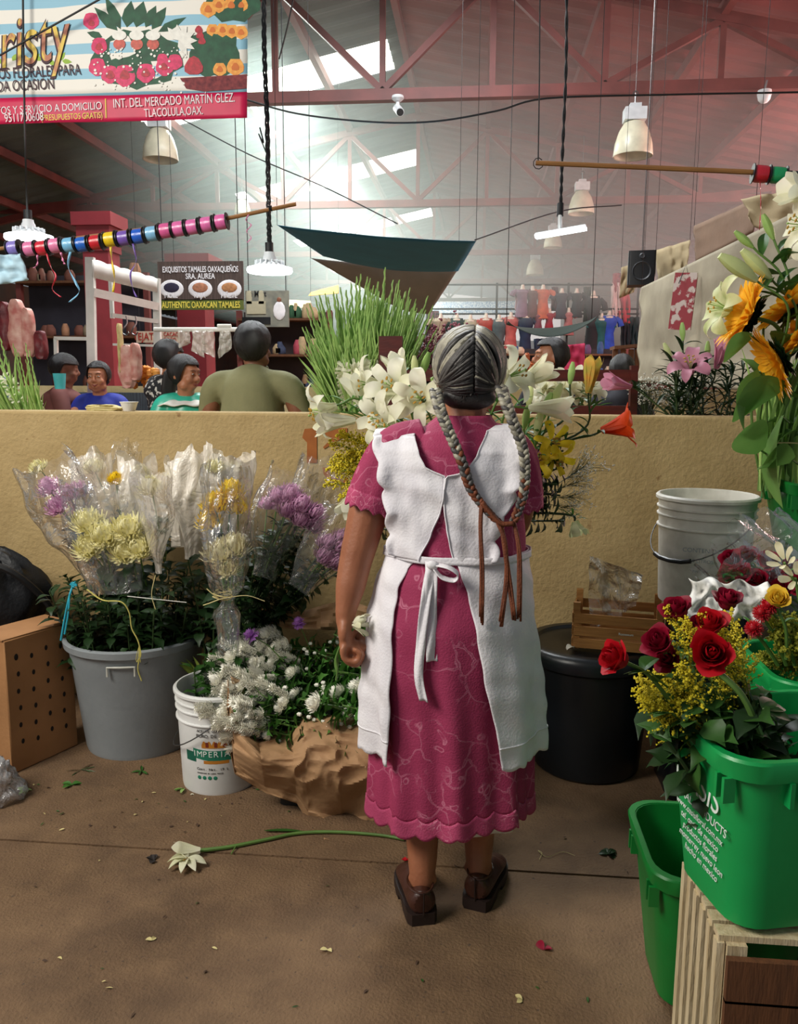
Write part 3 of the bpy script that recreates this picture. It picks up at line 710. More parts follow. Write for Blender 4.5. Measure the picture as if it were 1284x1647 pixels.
def mk_spike(label, H=.62, nb=16, open_n=0):
    """gladiolus spike: curving stalk with two rows of pointed sheathed buds"""
    t = thing('gladiolus_spike', label, 'gladiolus'); cur = rnd(.02, .09); P = lambda s: V((cur*s*s, 0, H*s))
    b = MB(); b.tube([P(i/12) for i in range(13)], lambda s: .0075*(1-s*.72), 6)
    for i in range(nb):
        s = .30+.69*i/nb; p = P(s); d = (i % 2)*2-1; l = .075*(1-.55*(s-.3)/.7)
        e = p+V((.006, d*.007*(1.2-s), l)); b.tube([p, p.lerp(e, .4)+V((0, d*.003, 0)), e], [.004, .0062*(1.25-s*.6), .0006], 6)
    ob('stalk', b, M_spike, t)
    b = MB()
    for i in range(3): leaf(b, RM(P(.03+.1*i), i*PI+.3, 1.35), H*.55, .02, .25, 0, 6, .3)
    ob('leaves', b, M_spike, t)
    for i in range(open_n):
        s = .34+.05*i; p = P(s); M = orient(p+V((0, (i % 2*2-1)*.01, .01)), (rnd(-.5, .5), (i % 2*2-1)*1.0, .6), rnd(0, 6), 1)
        ob('bloom', MB().join(lily_bloom(.022, .022, .8, 0, curl=1.0), M), M_lily, t)
    return t
def crumple(p, k, s=8, a=.02): return V(p)+V((wob(p, s, a, k), wob(p, s, a, k+3), wob(p, s, a, k+7)))
def sleeve(label, a, c, r0, r1, m, seed=0, squash=.6, neck=None, mouth=.9, roll=0, n=64, rows=26, group=None, amp=1, name='plastic_sleeve', cat='plastic wrap', solid=0):
    """crumpled cone of film from a (bottom) to c (mouth)"""
    a, c = V(a), V(c); L = (c-a).length
    def fn(u, v):
        th = v*2*PI; s = u; r = lerp(r0, r1, sstep(0, .62, s))*(lerp(1, mouth, sstep(.75, 1, s)))
        if neck: r *= 1-neck[1]*math.exp(-((s-neck[0])/.045)**2)
        fold = .07*math.sin(th*5+seed+s*2)+.05*math.sin(th*11+seed*2-s*3)+.035*abs(math.sin(th*8+seed*3+s*5))
        r *= 1+fold*amp*(.5+s)
        z = s*L+(.020*math.sin(th*2+seed)+.010*math.sin(th*5+seed*1.7)+.003*math.sin(th*15+seed))*sstep(.7, 1, s)
        p = V((r*math.cos(th), r*squash*math.sin(th), z)); w = .5+.5*s
        return p+V((wob(p, 12, .022*w*amp, seed), wob(p, 12, .022*w*amp, seed+5), wob(p, 8, .012*w*amp, seed+9)))
    b = MB(); b.grid(fn, rows, n, cv=True); o = ob(name, b, m, sharp=0)
    o.matrix_basis = orient(a, c-a, roll); tag(o, label, cat, group)
    if solid:
        md = o.modifiers.new('thickness', 'SOLIDIFY'); md.thickness = solid
    return o
# ================================================================ wrapped chrysanthemums at the left
F_clear = film_mat('clear_film', '#f2f4f4', .07, .20, .12, 10)
F_milk = film_mat('milky_film', '#fbf2e4', .66, .06, .35, 8)
F_half = film_mat('cloudy_film', '#fbf2e4', .34, .12, .2, 9)
mum_c = mk_mum('x', M_mum_k, .064, rows=11, shag=.35); mum_w = mk_mum('x', M_mum_c, .058, rows=11); mum_y = mk_mum('x', M_mum_y, .056, rows=11); mum_p = mk_mum('x', M_mum_p, .052, rows=9, shag=.3)
def mums(proto, spots, tip, label, group=None):
    T = at(*tip)
    for i, (px, py, Y, s) in enumerate(spots):
        p = at(px, py, Y); d = (p-T).normalized()
        o = put(proto, orient(p, d+V((rnd(-.1, .1), rnd(-.45, -.1), 0)), rnd(0, 6), s), label if isinstance(label, str) else label[i], group)
BT = (225, 1075, 2.97)
mums(mum_p, [(78, 785, 2.86, 1), (110, 795, 2.84, 1.0), (92, 815, 2.8, .95), (128, 790, 2.9, .9)], (200, 1020, 2.95), 'lavender chrysanthemum inside the leftmost clear sleeve over the grey bin', 'lavender chrysanthemums in the leftmost sleeve')
mums(mum_c, [(142, 840, 2.76, 1), (165, 862, 2.72, 1.0), (143, 880, 2.75, .95)], (195, 1030, 2.9), 'shaggy pale yellow chrysanthemum in the left of two clear sleeves over the grey bin', 'pale yellow chrysanthemums, left cluster')
mums(mum_c, [(205, 850, 2.72, 1), (222, 880, 2.71, .95), (198, 888, 2.73, .9)], (215, 1030, 2.88), 'shaggy pale yellow chrysanthemum just below the milky sleeves over the grey bin', 'pale yellow chrysanthemums, right cluster')
mums(mum_y, [(186, 772, 2.95, .7)], BT, 'deep yellow chrysanthemum behind the milky sleeves over the grey bin')
mums(mum_w, [(243, 783, 2.70, .8)], (245, 1000, 2.85), 'cream chrysanthemum showing at the mouth of the front milky sleeve')
mums(mum_c, [(62, 752, 2.93, .6)], (200, 1020, 2.97), 'small pale yellow chrysanthemum at the mouth of the leftmost clear sleeve')
mums(mum_c, [(345, 752, 2.95, .6)], (330, 1000, 3.0), 'pale chrysanthemum top showing in the milky sleeve behind the yellow ones')
mums(mum_w, [(225, 762, 3.02, .8), (283, 765, 3.02, .8), (150, 752, 3.03, .8)], (240, 1040, 3.0), 'cream chrysanthemum hidden in a milky sleeve at the back of the grey bin', 'chrysanthemums at the back of the grey bin')
mums(mum_w, [(352, 760, 3.02, .8), (372, 756, 3.04, .8), (318, 800, 3.0, .7)], (320, 1050, 3.0), 'cream chrysanthemum hidden in the milky sleeves beside the clear yellow bouquet', 'chrysanthemums behind the clear yellow bouquet')
mums(mum_y, [(372, 790, 2.66, .95), (345, 812, 2.64, 1), (338, 838, 2.66, .9), (383, 815, 2.68, .9)], (360, 1010, 2.62), 'deep yellow chrysanthemum in the clear sleeve tied with raffia', 'yellow chrysanthemums in the tied clear sleeve')
mums(mum_w, [(355, 890, 2.55, 1.05), (375, 880, 2.58, 1), (366, 912, 2.55, .85)], (360, 1010, 2.6), 'creamy white chrysanthemum low in the clear sleeve tied with raffia', 'cream chrysanthemums in the tied clear sleeve')
mums(mum_p, [(448, 800, 2.88, 1), (468, 796, 2.86, 1), (484, 812, 2.84, 1), (462, 822, 2.84, .95), (484, 835, 2.84, .9), (508, 826, 2.86, .95), (430, 812, 2.92, .8), (505, 845, 2.87, .8)], (395, 1000, 2.82), 'lavender chrysanthemum in the larger clear sleeve leaning on the ochre wall', 'lavender chrysanthemums in the larger leaning sleeve')
mums(mum_p, [(525, 875, 2.86, 1), (545, 880, 2.88, .95), (522, 895, 2.84, .95), (540, 902, 2.86, .95), (550, 866, 2.9, .9)], (420, 1015, 2.8), 'lavender chrysanthemum in the lower clear sleeve beside the woman', 'lavender chrysanthemums in the lower leaning sleeve')
mums(mum_w, [(490, 890, 2.92, .75)], (420, 1015, 2.85), 'faded cream chrysanthemum between the two lavender bunches')
# extra leafy stems filling the bins
def mk_leafy(label, m=M_leafk, L=.34, n=28, size=.07):
    t = thing('leafy_sprig', label, 'leafy stem'); b = MB(); b.tube([(0, 0, 0), (.005, 0, L*.5), (0, 0, L)], .003, 5); ob('stem', b, M_stemd, t)
    ob('leaves', leafy(MB(), .02, L, n, size), m, t); return t
ls = mk_leafy('x')
for i in range(34):
    a = i*2.4; r = .225*math.sqrt((i+.5)/34); x, y = -1.31+r*math.cos(a), 2.95+r*math.sin(a)*.85
    d = V(((x+1.31)*1.3, (y-2.95)*.9-.05, 1)); p = V((x, y, .30))
    put(ls, orient(p, d, rnd(0, 6), rnd(.8, 1.15)), 'dark leafy chrysanthemum stem standing in the grey bin', 'leafy stems in the grey bin')
for i in range(16):
    x = rnd(-1.06, -.84); y = rnd(2.86, 3.1); put(ls, orient((x, y, rnd(.25, .42)), (rnd(-.15, .25), -.1, 1), rnd(0, 6), 1.1), 'dark leafy stem behind the white oil bucket', 'leafy stems behind the oil bucket')
ls2 = mk_leafy('x', M_leaf, .30, 24, .06)
for i in range(16):
    a = i*2.4; r = .10*math.sqrt((i+.5)/16); put(ls2, orient((-.87+r*math.cos(a), 2.67+r*math.sin(a), .17), (r*math.cos(a)*2+.1, -.05, 1), rnd(0, 6), rnd(.8, 1)), 'green leafy stem standing in the white oil bucket', 'leafy stems in the oil bucket')
# slanted stems of the leaning lavender bunches
def slant(px0, py0, Y0, px1, py1, Y1, n, label, group, w=16):
    for i in range(n):
        a, c = at(px0+rnd(-w*.5, w*.5), py0+rnd(-w*.4, w*.4), Y0), at(px1+rnd(-w, w)*1.6, py1+rnd(-w, w)*1.2, Y1+rnd(-.04, .05))
        put(ls3, orient(a, c-a, rnd(0, 6), (c-a).length/.34), label, group)
ls3 = mk_leafy('x', M_leafk, .34, 15, .045)
slant(395, 1000, 2.84, 460, 850, 2.90, 14, 'stem of the larger lavender bunch leaning on the wall', 'stems of the larger lavender bunch')
slant(420, 1010, 2.84, 520, 905, 2.89, 13, 'stem of the lower lavender bunch leaning on the wall', 'stems of the lower lavender bunch')
slant(215, 985, 2.90, 120, 850, 2.87, 9, 'stem of the leftmost wrapped bunch', 'stems of the leftmost bunch', 10)
# broad pale leaves at the back of the oil bucket
t = thing('leafy_sprig', 'sprig of rounded olive green leaves behind the white oil bucket', 'leaves', at(320, 1085, 2.80)); b = MB()
for k in range(6): leaf(b, RM((0, 0, -.02), 2.2+.35*k, .2+.28*k), .10, .038, .5, 0, 6)
ob('leaves', b, petal_mat('olive_leaf', '#8a9a45', '#6c8038', .5, .3), t); b = MB(); b.tube([(0, 0, -.02), (.02, .02, -.25)], .003, 5); ob('stem', b, M_stemd, t)
# sleeves
S_ = lambda n, *a, **k: sleeve(n, *a, **k)
S_('leftmost clear plastic sleeve, flared open over lavender chrysanthemums', at(160, 935, 2.84), at(72, 742, 2.88), .05, .125, F_clear, 1, .55)
S_('wide clear plastic sleeve around the pale yellow chrysanthemums', at(185, 950, 2.80), at(165, 770, 2.80), .10, .145, F_clear, 2, .45)
S_('cloudy sleeve with lavender and yellow behind, second from the left', at(180, 900, 2.98), at(140, 735, 3.02), .05, .095, F_half, 3, .6)
S_('milky paper-like sleeve standing tallest over the grey bin', at(225, 900, 3.02), at(222, 735, 3.05), .06, .105, F_milk, 4, .6)
S_('milky pointed sleeve hanging in front of the grey bin greens', at(256, 922, 2.70), at(245, 762, 2.72), .022, .098, F_half, 5, .5, mouth=1.05)
S_('milky sleeve tucked behind the pointed one, narrow and crumpled', at(290, 880, 2.98), at(286, 740, 3.05), .045, .08, F_milk, 6, .6)
S_('milky sleeve left of the tied bouquet, closed at its foot', at(312, 900, 3.0), at(325, 730, 3.05), .045, .115, F_milk, 7, .6)
S_('milky crumpled sleeve behind the yellow chrysanthemums', at(350, 880, 3.0), at(372, 728, 3.04), .05, .10, F_milk, 8, .6)
S_('clear tied sleeve of yellow and cream chrysanthemums above the white bucket', at(368, 1050, 2.50), at(362, 745, 2.62), .055, .125, F_clear, 9, .6, neck=(.27, .72), rows=40)
S_('clear sleeve around the larger lavender bunch', at(425, 930, 2.82), at(480, 765, 2.92), .05, .125, F_clear, 10, .5)
S_('clear crumpled film spread flat against the wall beside the larger lavender bunch', at(490, 860, 2.98), at(520, 745, 3.06), .07, .115, F_clear, 11, .5)
S_('clear sleeve around the lower lavender bunch', at(480, 950, 2.80), at(555, 830, 2.92), .05, .10, F_clear, 12, .5)
S_('clear film rising over the milky sleeves at the back', at(200, 800, 3.1), at(205, 716, 3.14), .07, .09, F_clear, 13, .4)
# ties
M_raf = mat('raffia', '#d9c98a', .7, .2, 30); M_blue = mat('blue_twine', '#2aa9c0', .5)
p = at(358, 960, 2.50)
t = thing('raffia_tie', 'pale raffia strip tied round the clear yellow and cream bouquet', 'tie', p)
b = MB(); b.tube([(.031*math.cos(a), .03*math.sin(a), .004*math.sin(a*2)) for a in [i*2*PI/16 for i in range(17)]], (.002), 5); b.tube([(.031*math.cos(a), .03*math.sin(a), .01+.004*math.sin(a*2)) for a in [i*2*PI/16 for i in range(17)]], (.002), 5); ob('band', b, M_raf, t)
b = MB(); b.tube(spline([(0, -.03, 0), (-.03, -.035, -.012), (-.055, -.03, -.022)], 4), .0018, 4); b.tube(spline([(0, -.03, 0), (.04, -.035, .01), (.09, -.02, .012), (.14, 0, -.01)], 4), (.005, .0012), 5); b.tube(spline([(0, -.03, 0), (-.02, -.04, .02), (-.04, -.035, .035)], 4), .0016, 4); ob('loose_end', b, M_raf, t)
b = MB(); b.tube(spline([at(*q) for q in ((118, 940, 2.72), (112, 958, 2.70), (105, 990, 2.69), (98, 1030, 2.69))], 5), .0038, 6); b.tube(spline([at(*q) for q in ((112, 955, 2.70), (110, 985, 2.685), (104, 1020, 2.68))], 5), .003, 6)
for k in range(5): b.tube(spline([at(118+rnd(-6, 6), 940+rnd(-5, 5), 2.71) for _ in range(4)], 4), .003, 5)
tag(ob('twine', b, M_blue), 'bright blue twine knotted and hanging at the grey bin edge', 'twine')
b = MB(); b.tube(spline([at(*q) for q in ((140, 948, 2.68), (165, 965, 2.66), (195, 968, 2.66), (208, 985, 2.66), (212, 1010, 2.655), (222, 1030, 2.65), (226, 1050, 2.645), (222, 1075, 2.645), (228, 1095, 2.645))], 6), (.0035, .0018), 5)
for k in range(6): b.tube(spline([at(224, 1040, 2.645), at(224+rnd(-5, 5), 1050+rnd(0, 6), 2.642), at(224+rnd(-6, 6), 1060+rnd(0, 6), 2.642)], 3), .0012, 4)
tag(ob('raffia', b, mat('yellow_raffia', '#cfc46a', .7)), 'frayed yellow raffia strip hanging over the front of the grey bin', 'raffia')
b = MB(); b.tube(spline([at(*q) for q in ((250, 925, 2.70), (244, 955, 2.69), (250, 980, 2.685))], 6), .0016, 5)
tag(ob('raffia', b, M_raf), 'thin tan raffia thread under the milky pointed sleeve', 'raffia')
b = MB(); b.tube([at(205, 959, 2.69), at(300, 969, 2.72)], .0014, 5); tag(ob('cord', b, M_white), 'thin white cord round the greens in the grey bin', 'cord')
# ================================================================ white asters in kraft paper, leaning over a black crate
def mk_aster(label, nb, L=.55, seed=0):
    t = thing('aster_stem', label, 'flower'); b = MB(); b.tube([(0, 0, 0), (.01, 0, L*.5), (0, 0, L)], .003, 5); ws = []; lf = MB()
    leafy(lf, L*.12, L*.95, 24, .075, 0, .4, .8)
    def brush(p, d, l, r):
        w = MB(); ws.append(w); q = orient(p, d); n = max(3, int(l/.006))
        for i in range(n):
            z = l*i/n; m_ = 11
            for j in range(m_):
                a = j*2*PI/m_+i*.5+rnd(-.2, .2); rr = r*rnd(.8, 1.15); ca, sa = math.cos(a), math.sin(a)
                w.add([(0, 0, z), (ca*rr*.6-sa*.003, sa*rr*.6+ca*.003, z+.004), (ca*rr, sa*rr, z+.011), (ca*rr*.6+sa*.003, sa*rr*.6-ca*.003, z+.004)], [(0, 1, 2, 3)], 0, q)
    for i in range(nb):
        a = rnd(0, 2*PI); z = L*rnd(.87, 1.05); o = V((math.cos(a)*rnd(.02, .07), math.sin(a)*rnd(.02, .07), z)); d = V((o.x*6, o.y*6, .7))
        b.tube([(0, 0, z-.06), o*.6+V((0, 0, z*.4-.015)), o], .0014, 4)
        if rnd(0, 1) < .55: brush(o, d, rnd(.03, .08), rnd(.015, .020))
        else: ws.append(MB().join(mum_bloom(rnd(.024, .034), 6, shag=.2), orient(o, d)))
    for i in range(4):
        a = rnd(0, 2*PI); z = L*rnd(.35, .75); o = V((math.cos(a)*.05, math.sin(a)*.05, z)); b.tube([(0, 0, z-.06), o], .0012, 4); ws.append(MB().ball(o, .007, 6, 0, (1, 1, 1.3)))
    ob('stem', b, M_stem, t); ob('leaves', lf, M_leaf2 if seed % 2 else M_leaf, t); 
    for w in ws: ob('bloom', w, M_aster, t)
    return t
asters = [mk_aster('x', n, .52, i) for i, n in enumerate((9, 8, 10))]; few = [mk_aster('x', 1, .40, 1), mk_aster('x', 0, .42, 1)]
random.seed(11)
for i in range(38):
    fy = (i*.618) % 1; lay = (i % 5)/4; hx, hy = at(rnd(378, 450), lerp(1150, 1020, fy), lerp(2.42, 2.80, fy)).x, lerp(2.42, 2.80, fy)
    hz = lerp(.30, .47, fy*.6+lay*.35)+rnd(-.02, .02); d = V((-1, rnd(-.18, .06), rnd(.0, .22))).normalized()
    put(asters[i % 3], orient(V((hx, hy, hz))-d*.5, d, rnd(0, 6), rnd(.9, 1.08)), 'white aster stem lying in the kraft paper, heads towards the oil bucket', 'white asters in the kraft paper')
for i in range(30):
    fy = (i*.618) % 1; hy = lerp(2.38, 2.82, fy); d = V((-1, rnd(-.2, .2), rnd(.05, .3))).normalized()
    put(few[i % 2], orient(V((rnd(-.12, .02), hy, lerp(.30, .40, fy)+rnd(-.02, .04))), d, rnd(0, 6), rnd(.9, 1.1)), 'leafy aster stem with few open blooms in the kraft paper beside the woman', 'leafy stems in the kraft paper')
t = thing('purple_aster', 'x', 'flower')
for (q, r_) in ((at(401, 1020, 2.55), 1), (at(478, 1000, 2.72), .8)): pass
COL.objects.unlink(t); bpy.data.objects.remove(t)
pa = thing('purple_aster', 'purple aster at the upper edge of the white asters', 'flower'); ob('bloom', mum_bloom(.03, 4, shag=.1, curl=.3), petal_mat('purple_petal', '#b678c8', '#9a5cb0', .5, .3), pa)
b = MB(); b.tube([(0, 0, -.16), (.01, 0, -.08), (0, 0, 0)], .002, 5); ob('stem', b, M_stem, pa)
put(pa, orient(at(402, 1020, 2.53), (-.8, -.3, .8), 0, .95), 'purple aster nearest the tied clear sleeve')
put(pa, orient(at(480, 1000, 2.72), (-.3, -.3, 1), 1, .85), 'purple aster at the upper back edge of the white asters')
T_ = [(0, (367, 1092), (364, 1178)), (.1, (374, 1150), (378, 1245)), (.22, (415, 1188), (428, 1276)), (.36, (468, 1176), (478, 1292)), (.46, (488, 1150), (497, 1325)), (.66, (540, 1150), (552, 1338)), (.82, (590, 1153), (596, 1334)), (1, (665, 1165), (655, 1298))]
def paper(u, v):
    a, c = interp([(x, p) for x, p, q in T_], u), interp([(x, q) for x, p, q in T_], u)
    px, py = lerp(a[0], c[0], v), lerp(a[1], c[1], v)
    n = abs(wob((u*2.9+v*1.3, v*2.3-u*.9, 0), 1.7, 1, 4)); n2 = abs(wob((u*2.6-v*1.4, v*2.2+u*1.2, 2), 3.8, 1, 2))
    Y = 2.44-.11*math.sin(PI*min(1, v*1.15))*sstep(0, .2, u)+.055*(n-.25)+.014*(n2-.2)
    if v < .08: Y += .03*(1-v/.08)
    return at(px, py, Y)
kp = thing('kraft_wrap', 'crumpled brown kraft paper wrapped round the white asters', 'paper', (0, 0, 0))
b = MB(); b.grid(paper, 150, 64); ob('front_sheet', b, M_kraft, kp, solid=.0015, sharp=25)
b = MB(); b.grid(lambda u, v: at(lerp(425, 620, u), lerp(972+10*math.sin(u*7)+8*u, 1010+u*6, v), 2.90-.06*v+.05*wob((u*4, v*2, 0), 2, 1, 3)), 30, 8); ob('back_sheet', b, M_kraft, kp, solid=.0015)
b = MB(); b.grid(lambda u, v: at(lerp(371, 405, v)+4*math.sin(u*6), lerp(1088, 1190, u)+14*v, 2.44+.06*v+.03*math.sin(u*9)), 20, 6); ob('rolled_edge', b, mat('kraft_light', '#c8a680', .8, .1, 5), kp, solid=.0015)
b = MB(); b.grid(lambda u, v: V((lerp(-.80, .02, u), lerp(2.44, 2.88, v), .265+.03*math.sin(u*5)+.02*wob((u*3, v*3, 0), 2)-.05*(1-abs(v-.5)*2))), 24, 12); ob('under_sheet', b, M_kraft, kp, solid=.0015)
b = MB(); b.grid(lambda u, v: at(lerp(502, 540, u)+3*math.sin(v*8), lerp(1342, 1352, v)+3*math.sin(u*9), 2.36-.06*v)*1, 8, 4); ob('torn_corner', b, M_kraft, kp, solid=.001)
b = MB(); b.loft([rrect(.62, .34, .03, 0), rrect(.60, .32, .03, .22)]); t = ob('low_crate', b, M_black, None, (-.33, 2.66, 0)); tag(t, 'low black crate hidden under the kraft paper bundle', 'crate')
# ================================================================ people
def skin_mat(name, c, c2):
    m = mat(name, c, .5, .1, 14, .12, 120, col2=c2, sss=.12); return m
SK1 = skin_mat('tan_skin', '#a4694b', '#935a3e'); SK2 = skin_mat('warm_skin', '#b67c5c', '#a56c4e'); SKA = skin_mat('brown_skin', '#8a5940', '#784a34')
M_eyew = mat('eye_white', '#d2c8be', .3); M_iris = mat('iris_brown', '#20120c', .2); M_lip = mat('lip', '#94483f', .45); M_brow = mat('brow_hair', '#1f1714', .8)
M_hair = mat('black_hair', '#120e10', .42, .3, 40, .5, 200, stretch=(6, 6, 1), spec=.6)
M_grey = mat('grey_hair', '#b0aa96', .5, .2, 30, .2, 200, col2='#777164'); M_greyd = mat('dark_grey_hair', '#5d5955', .5, .2, 30, .2, 200, col2='#3b3837'); M_hairk = mat('near_black_hair', '#2b2726', .5, .2, 30, .2, 200)
def limb(b, pts, n=14, m=0):
    """tapered round limb through (x, y, z, r) points"""
    P = spline([p[:3] for p in pts], 4); k = len(P)-1; q = len(pts)-1; R = []
    for i in range(len(P)):
        f = i/k*q; j = min(q-1, int(f)); R.append(lerp(pts[j][3], pts[j+1][3], sstep(0, 1, f-j)*.5+(f-j)*.5))
    b.tube(P, R, n, m); b.ball(P[0], R[0], n, m); b.ball(P[-1], R[-1], n, m); return b
def solidify_body(o, vox=.006, it=6):
    md = o.modifiers.new('remesh', 'REMESH'); md.mode = 'VOXEL'; md.voxel_size = vox; md.use_smooth_shade = True
    sm = o.modifiers.new('smooth', 'SMOOTH'); sm.iterations = it; sm.factor = .5; return o
def head_mb(b, M):
    h = MB(); h.ball((0, .012, .03), .08, 20, sc=(.94, 1.15, 1.06)); h.ball((0, -.018, -.03), .068, 18, sc=(.9, 1, 1.12)); h.ball((0, -.05, -.082), .026, 12, sc=(1.2, .9, .8))
    h.tube([(0, -.084, .03), (0, -.098, .004), (0, -.106, -.014)], [.007, .0095, .013], 8); h.ball((0, -.104, -.016), .012, 8); h.ball((-.011, -.094, -.019), .0085, 8); h.ball((.011, -.094, -.019), .0085, 8)
    h.ball((0, -.074, .044), .05, 14, sc=(1.05, .36, .28)); h.ball((0, -.078, -.052), .03, 12, sc=(.95, .55, .75))
    for s in (-1, 1):
        h.ball((s*.038, -.062, -.02), .027, 12); h.ball((s*.04, -.03, -.06), .03, 12); h.ball((s*.077, .012, -.002), .032, 10, sc=(.3, .55, 1)); h.ball((s*.080, .018, .012), .018, 8, sc=(.4, .8, 1))
        h.ball((s*.031, -.072, .018), .017, 10)
    b.join(h, M)
def face(par, M, smile=0, age=0):
    """eyes, brows and lips as small parts on the head"""
    for s in (-1, 1):
        b = MB(); b.ball((s*.031, -.0865, .017), .0085, 10, sc=(1.35, .5, .45)); e = ob('eye', MB().join(b, M), M_eyew, par)
        b = MB(); b.ball((s*.031, -.0915, .0168), .0043, 8, sc=(1, .4, 1)); ob('iris', MB().join(b, M), M_iris, e)
        b = MB(); b.tube([(s*.014, -.0935, .035), (s*.032, -.0925, .041), (s*.05, -.078, .036)], [.0014, .002, .001], 6); ob('eyebrow', MB().join(b, M), M_brow, par)
    k = .006*smile
    b = MB(); b.tube([(-.024, -.086, -.047+k), (-.01, -.0965, -.045), (0, -.0985, -.0465), (.01, -.0965, -.045), (.024, -.086, -.047+k)], [.001, .0036, .0032, .0036, .001], 6)
    b.tube([(-.021, -.0865, -.049+k), (0, -.0985, -.055), (.021, -.0865, -.049+k)], [.001, .0045, .001], 6); ob('lips', MB().join(b, M), M_lip, par)
def hair_cap(par, M, m, front=.05, low=-.05, vol=1.0, seed=0, name='hair', side=(.36, .60)):
    """short or pulled back hair: shell over the skull with an uneven hairline"""
    def fn(u, v):
        a = u*2*PI; f = -math.sin(a)       # f = -1 at the face (-y)
        fr = (1-math.sin(a))/2              # 1 at the front
        zl = lerp(low, front, sstep(side[0], side[1], fr)); th = lerp(.02, math.acos(max(-1, min(1, (zl-.03)/.09))), v)
        r = vol*(1+.015*math.sin(a*23+v*5+4*math.sin(v*6))+.04*wob((math.cos(a), math.sin(a), v*2), 5, 1, seed)+.02*wob((math.cos(a), math.sin(a), v*2), 16, 1, seed))
        return M@V((.084*r*math.sin(th)*math.cos(a), .012+.102*r*math.sin(th)*math.sin(a), .03+.094*r*math.cos(th)))
    b = MB(); b.grid(fn, 48, 18, cu=True); o = ob(name, b, m, par, sharp=0); md = o.modifiers.new('t', 'SOLIDIFY'); md.thickness = .006; md.offset = 0; return o
def finger(b, pts, r): limb(b, [(*p, r*q) for p, q in zip(pts, (1.05, 1, .95, .85, .78))], 8)

# ---------------------------------------------------------------- the woman in the pink dress
W = thing('person', 'older woman seen from behind in pink dress and white apron, long grey braids', 'person', (0, 0, 0))
HM = Matrix.Translation((-.022, 2.115, 1.425))@Matrix.Rotation(PI+.12, 4, 'Z')@Matrix.Rotation(.10, 4, 'X')
b = MB()
for s, k, a, t_ in ((-1, (-.125, 2.045), (-.120, 1.985), (-.173, 2.15)), (1, (.03, 2.075), (.030, 2.058), (.078, 2.215))):
    hx = -.055+s*.085; limb(b, [(hx, 2.08, .82, .095), (lerp(hx, k[0], .6), 2.06, .56, .078), (k[0], k[1], .42, .057), (k[0]-.002, k[1]-.018, .30, .056), (lerp(k[0], a[0], .7), a[1]+.02, .17, .042), (a[0], a[1], .09, .034)])
    b.ball((a[0], a[1]-.004, .066), .030, 12, sc=(.92, 1.05, 1)); limb(b, [(a[0], a[1], .06, .030), (lerp(a[0], t_[0], .45), lerp(a[1], t_[1], .45), .050, .026), (lerp(a[0], t_[0], .72), lerp(a[1], t_[1], .72), .040, .016)])
    b.ball((a[0]-.03, a[1], .09), .012, 8); b.ball((a[0]+.03, a[1], .095), .012, 8)
b.ball((-.055, 2.075, .85), .18, 18, sc=(1, .78, .8)); b.ball((-.05, 2.08, 1.08), .155, 18, sc=(1, .68, 1.1)); b.ball((-.05, 2.085, 1.2), .15, 16, sc=(1.1, .6, .5)); b.ball((-.05, 2.07, .97), .15, 16, sc=(1, .75, 1))
limb(b, [(-.04, 2.10, 1.22, .07), (-.03, 2.105, 1.31, .054), (-.022, 2.115, 1.38, .052)])
head_mb(b, HM)
limb(b, [(-.215, 2.07, 1.215, .058), (-.262, 2.055, 1.11, .055), (-.292, 2.04, 1.0, .047), (-.305, 2.03, .945, .043), (-.315, 2.018, .89, .040), (-.325, 2.005, .83, .029), (-.328, 2.0, .795, .024)])
limb(b, [(.09, 2.08, 1.215, .052), (.115, 2.12, 1.12, .046), (.105, 2.20, 1.02, .040), (.07, 2.29, 1.03, .038), (.0, 2.36, 1.06, .026)])
# left hand: palm, four fingers curled round the stem, thumb
HX, HY, HZ = -.326, 2.0, .765
b.ball((HX, HY, HZ+.008), .042, 14, sc=(.50, .98, 1.05)); b.ball((HX+.002, HY, HZ-.028), .036, 12, sc=(.55, 1.15, .7)); b.ball((HX+.010, HY+.022, HZ+.004), .022, 8)
for i, (l, r) in enumerate(((.92, .0105), (1.04, .0108), (1.0, .0105), (.84, .0092))):
    y = HY+.036-.0238*i; finger(b, [(HX-.002, y, HZ-.032), (HX+.002, y+.001, HZ-.068*l), (HX+.030, y+.003, HZ-.080*l), (HX+.044, y+.003, HZ-.054*l), (HX+.030, y+.002, HZ-.040*l)], r)
finger(b, [(HX+.006, HY+.034, HZ+.016), (HX+.020, HY+.046, HZ-.012), (HX+.040, HY+.034, HZ-.030), (HX+.052, HY+.012, HZ-.040)], .0115)
b.ball((HX+.022, HY+.004, HZ-.042), .026, 12, sc=(.8, 1.2, .9))
# right hand in front holding the bouquet
b.ball((-.02, 2.385, 1.065), .034, 12, sc=(1.1, .9, .55))
for i in range(4): finger(b, [(-.035+.004*i, 2.375+.0*i, 1.045+.018*i), (-.06, 2.40, 1.045+.018*i), (-.065, 2.43, 1.047+.018*i), (-.045, 2.445, 1.048+.018*i)], .0082)
finger(b, [(-.015, 2.39, 1.09), (.0, 2.415, 1.105), (-.01, 2.44, 1.11), (-.03, 2.452, 1.105)], .009)
solidify_body(ob('body', b, SK1, W), .0048, 5)
bodyW = [o for o in COL.objects if o.parent == W][0]
bodyW['label'] = 'brown skin of neck, arm, hand and legs'
face(bodyW, HM)
for i in range(4):     # nails
    pass
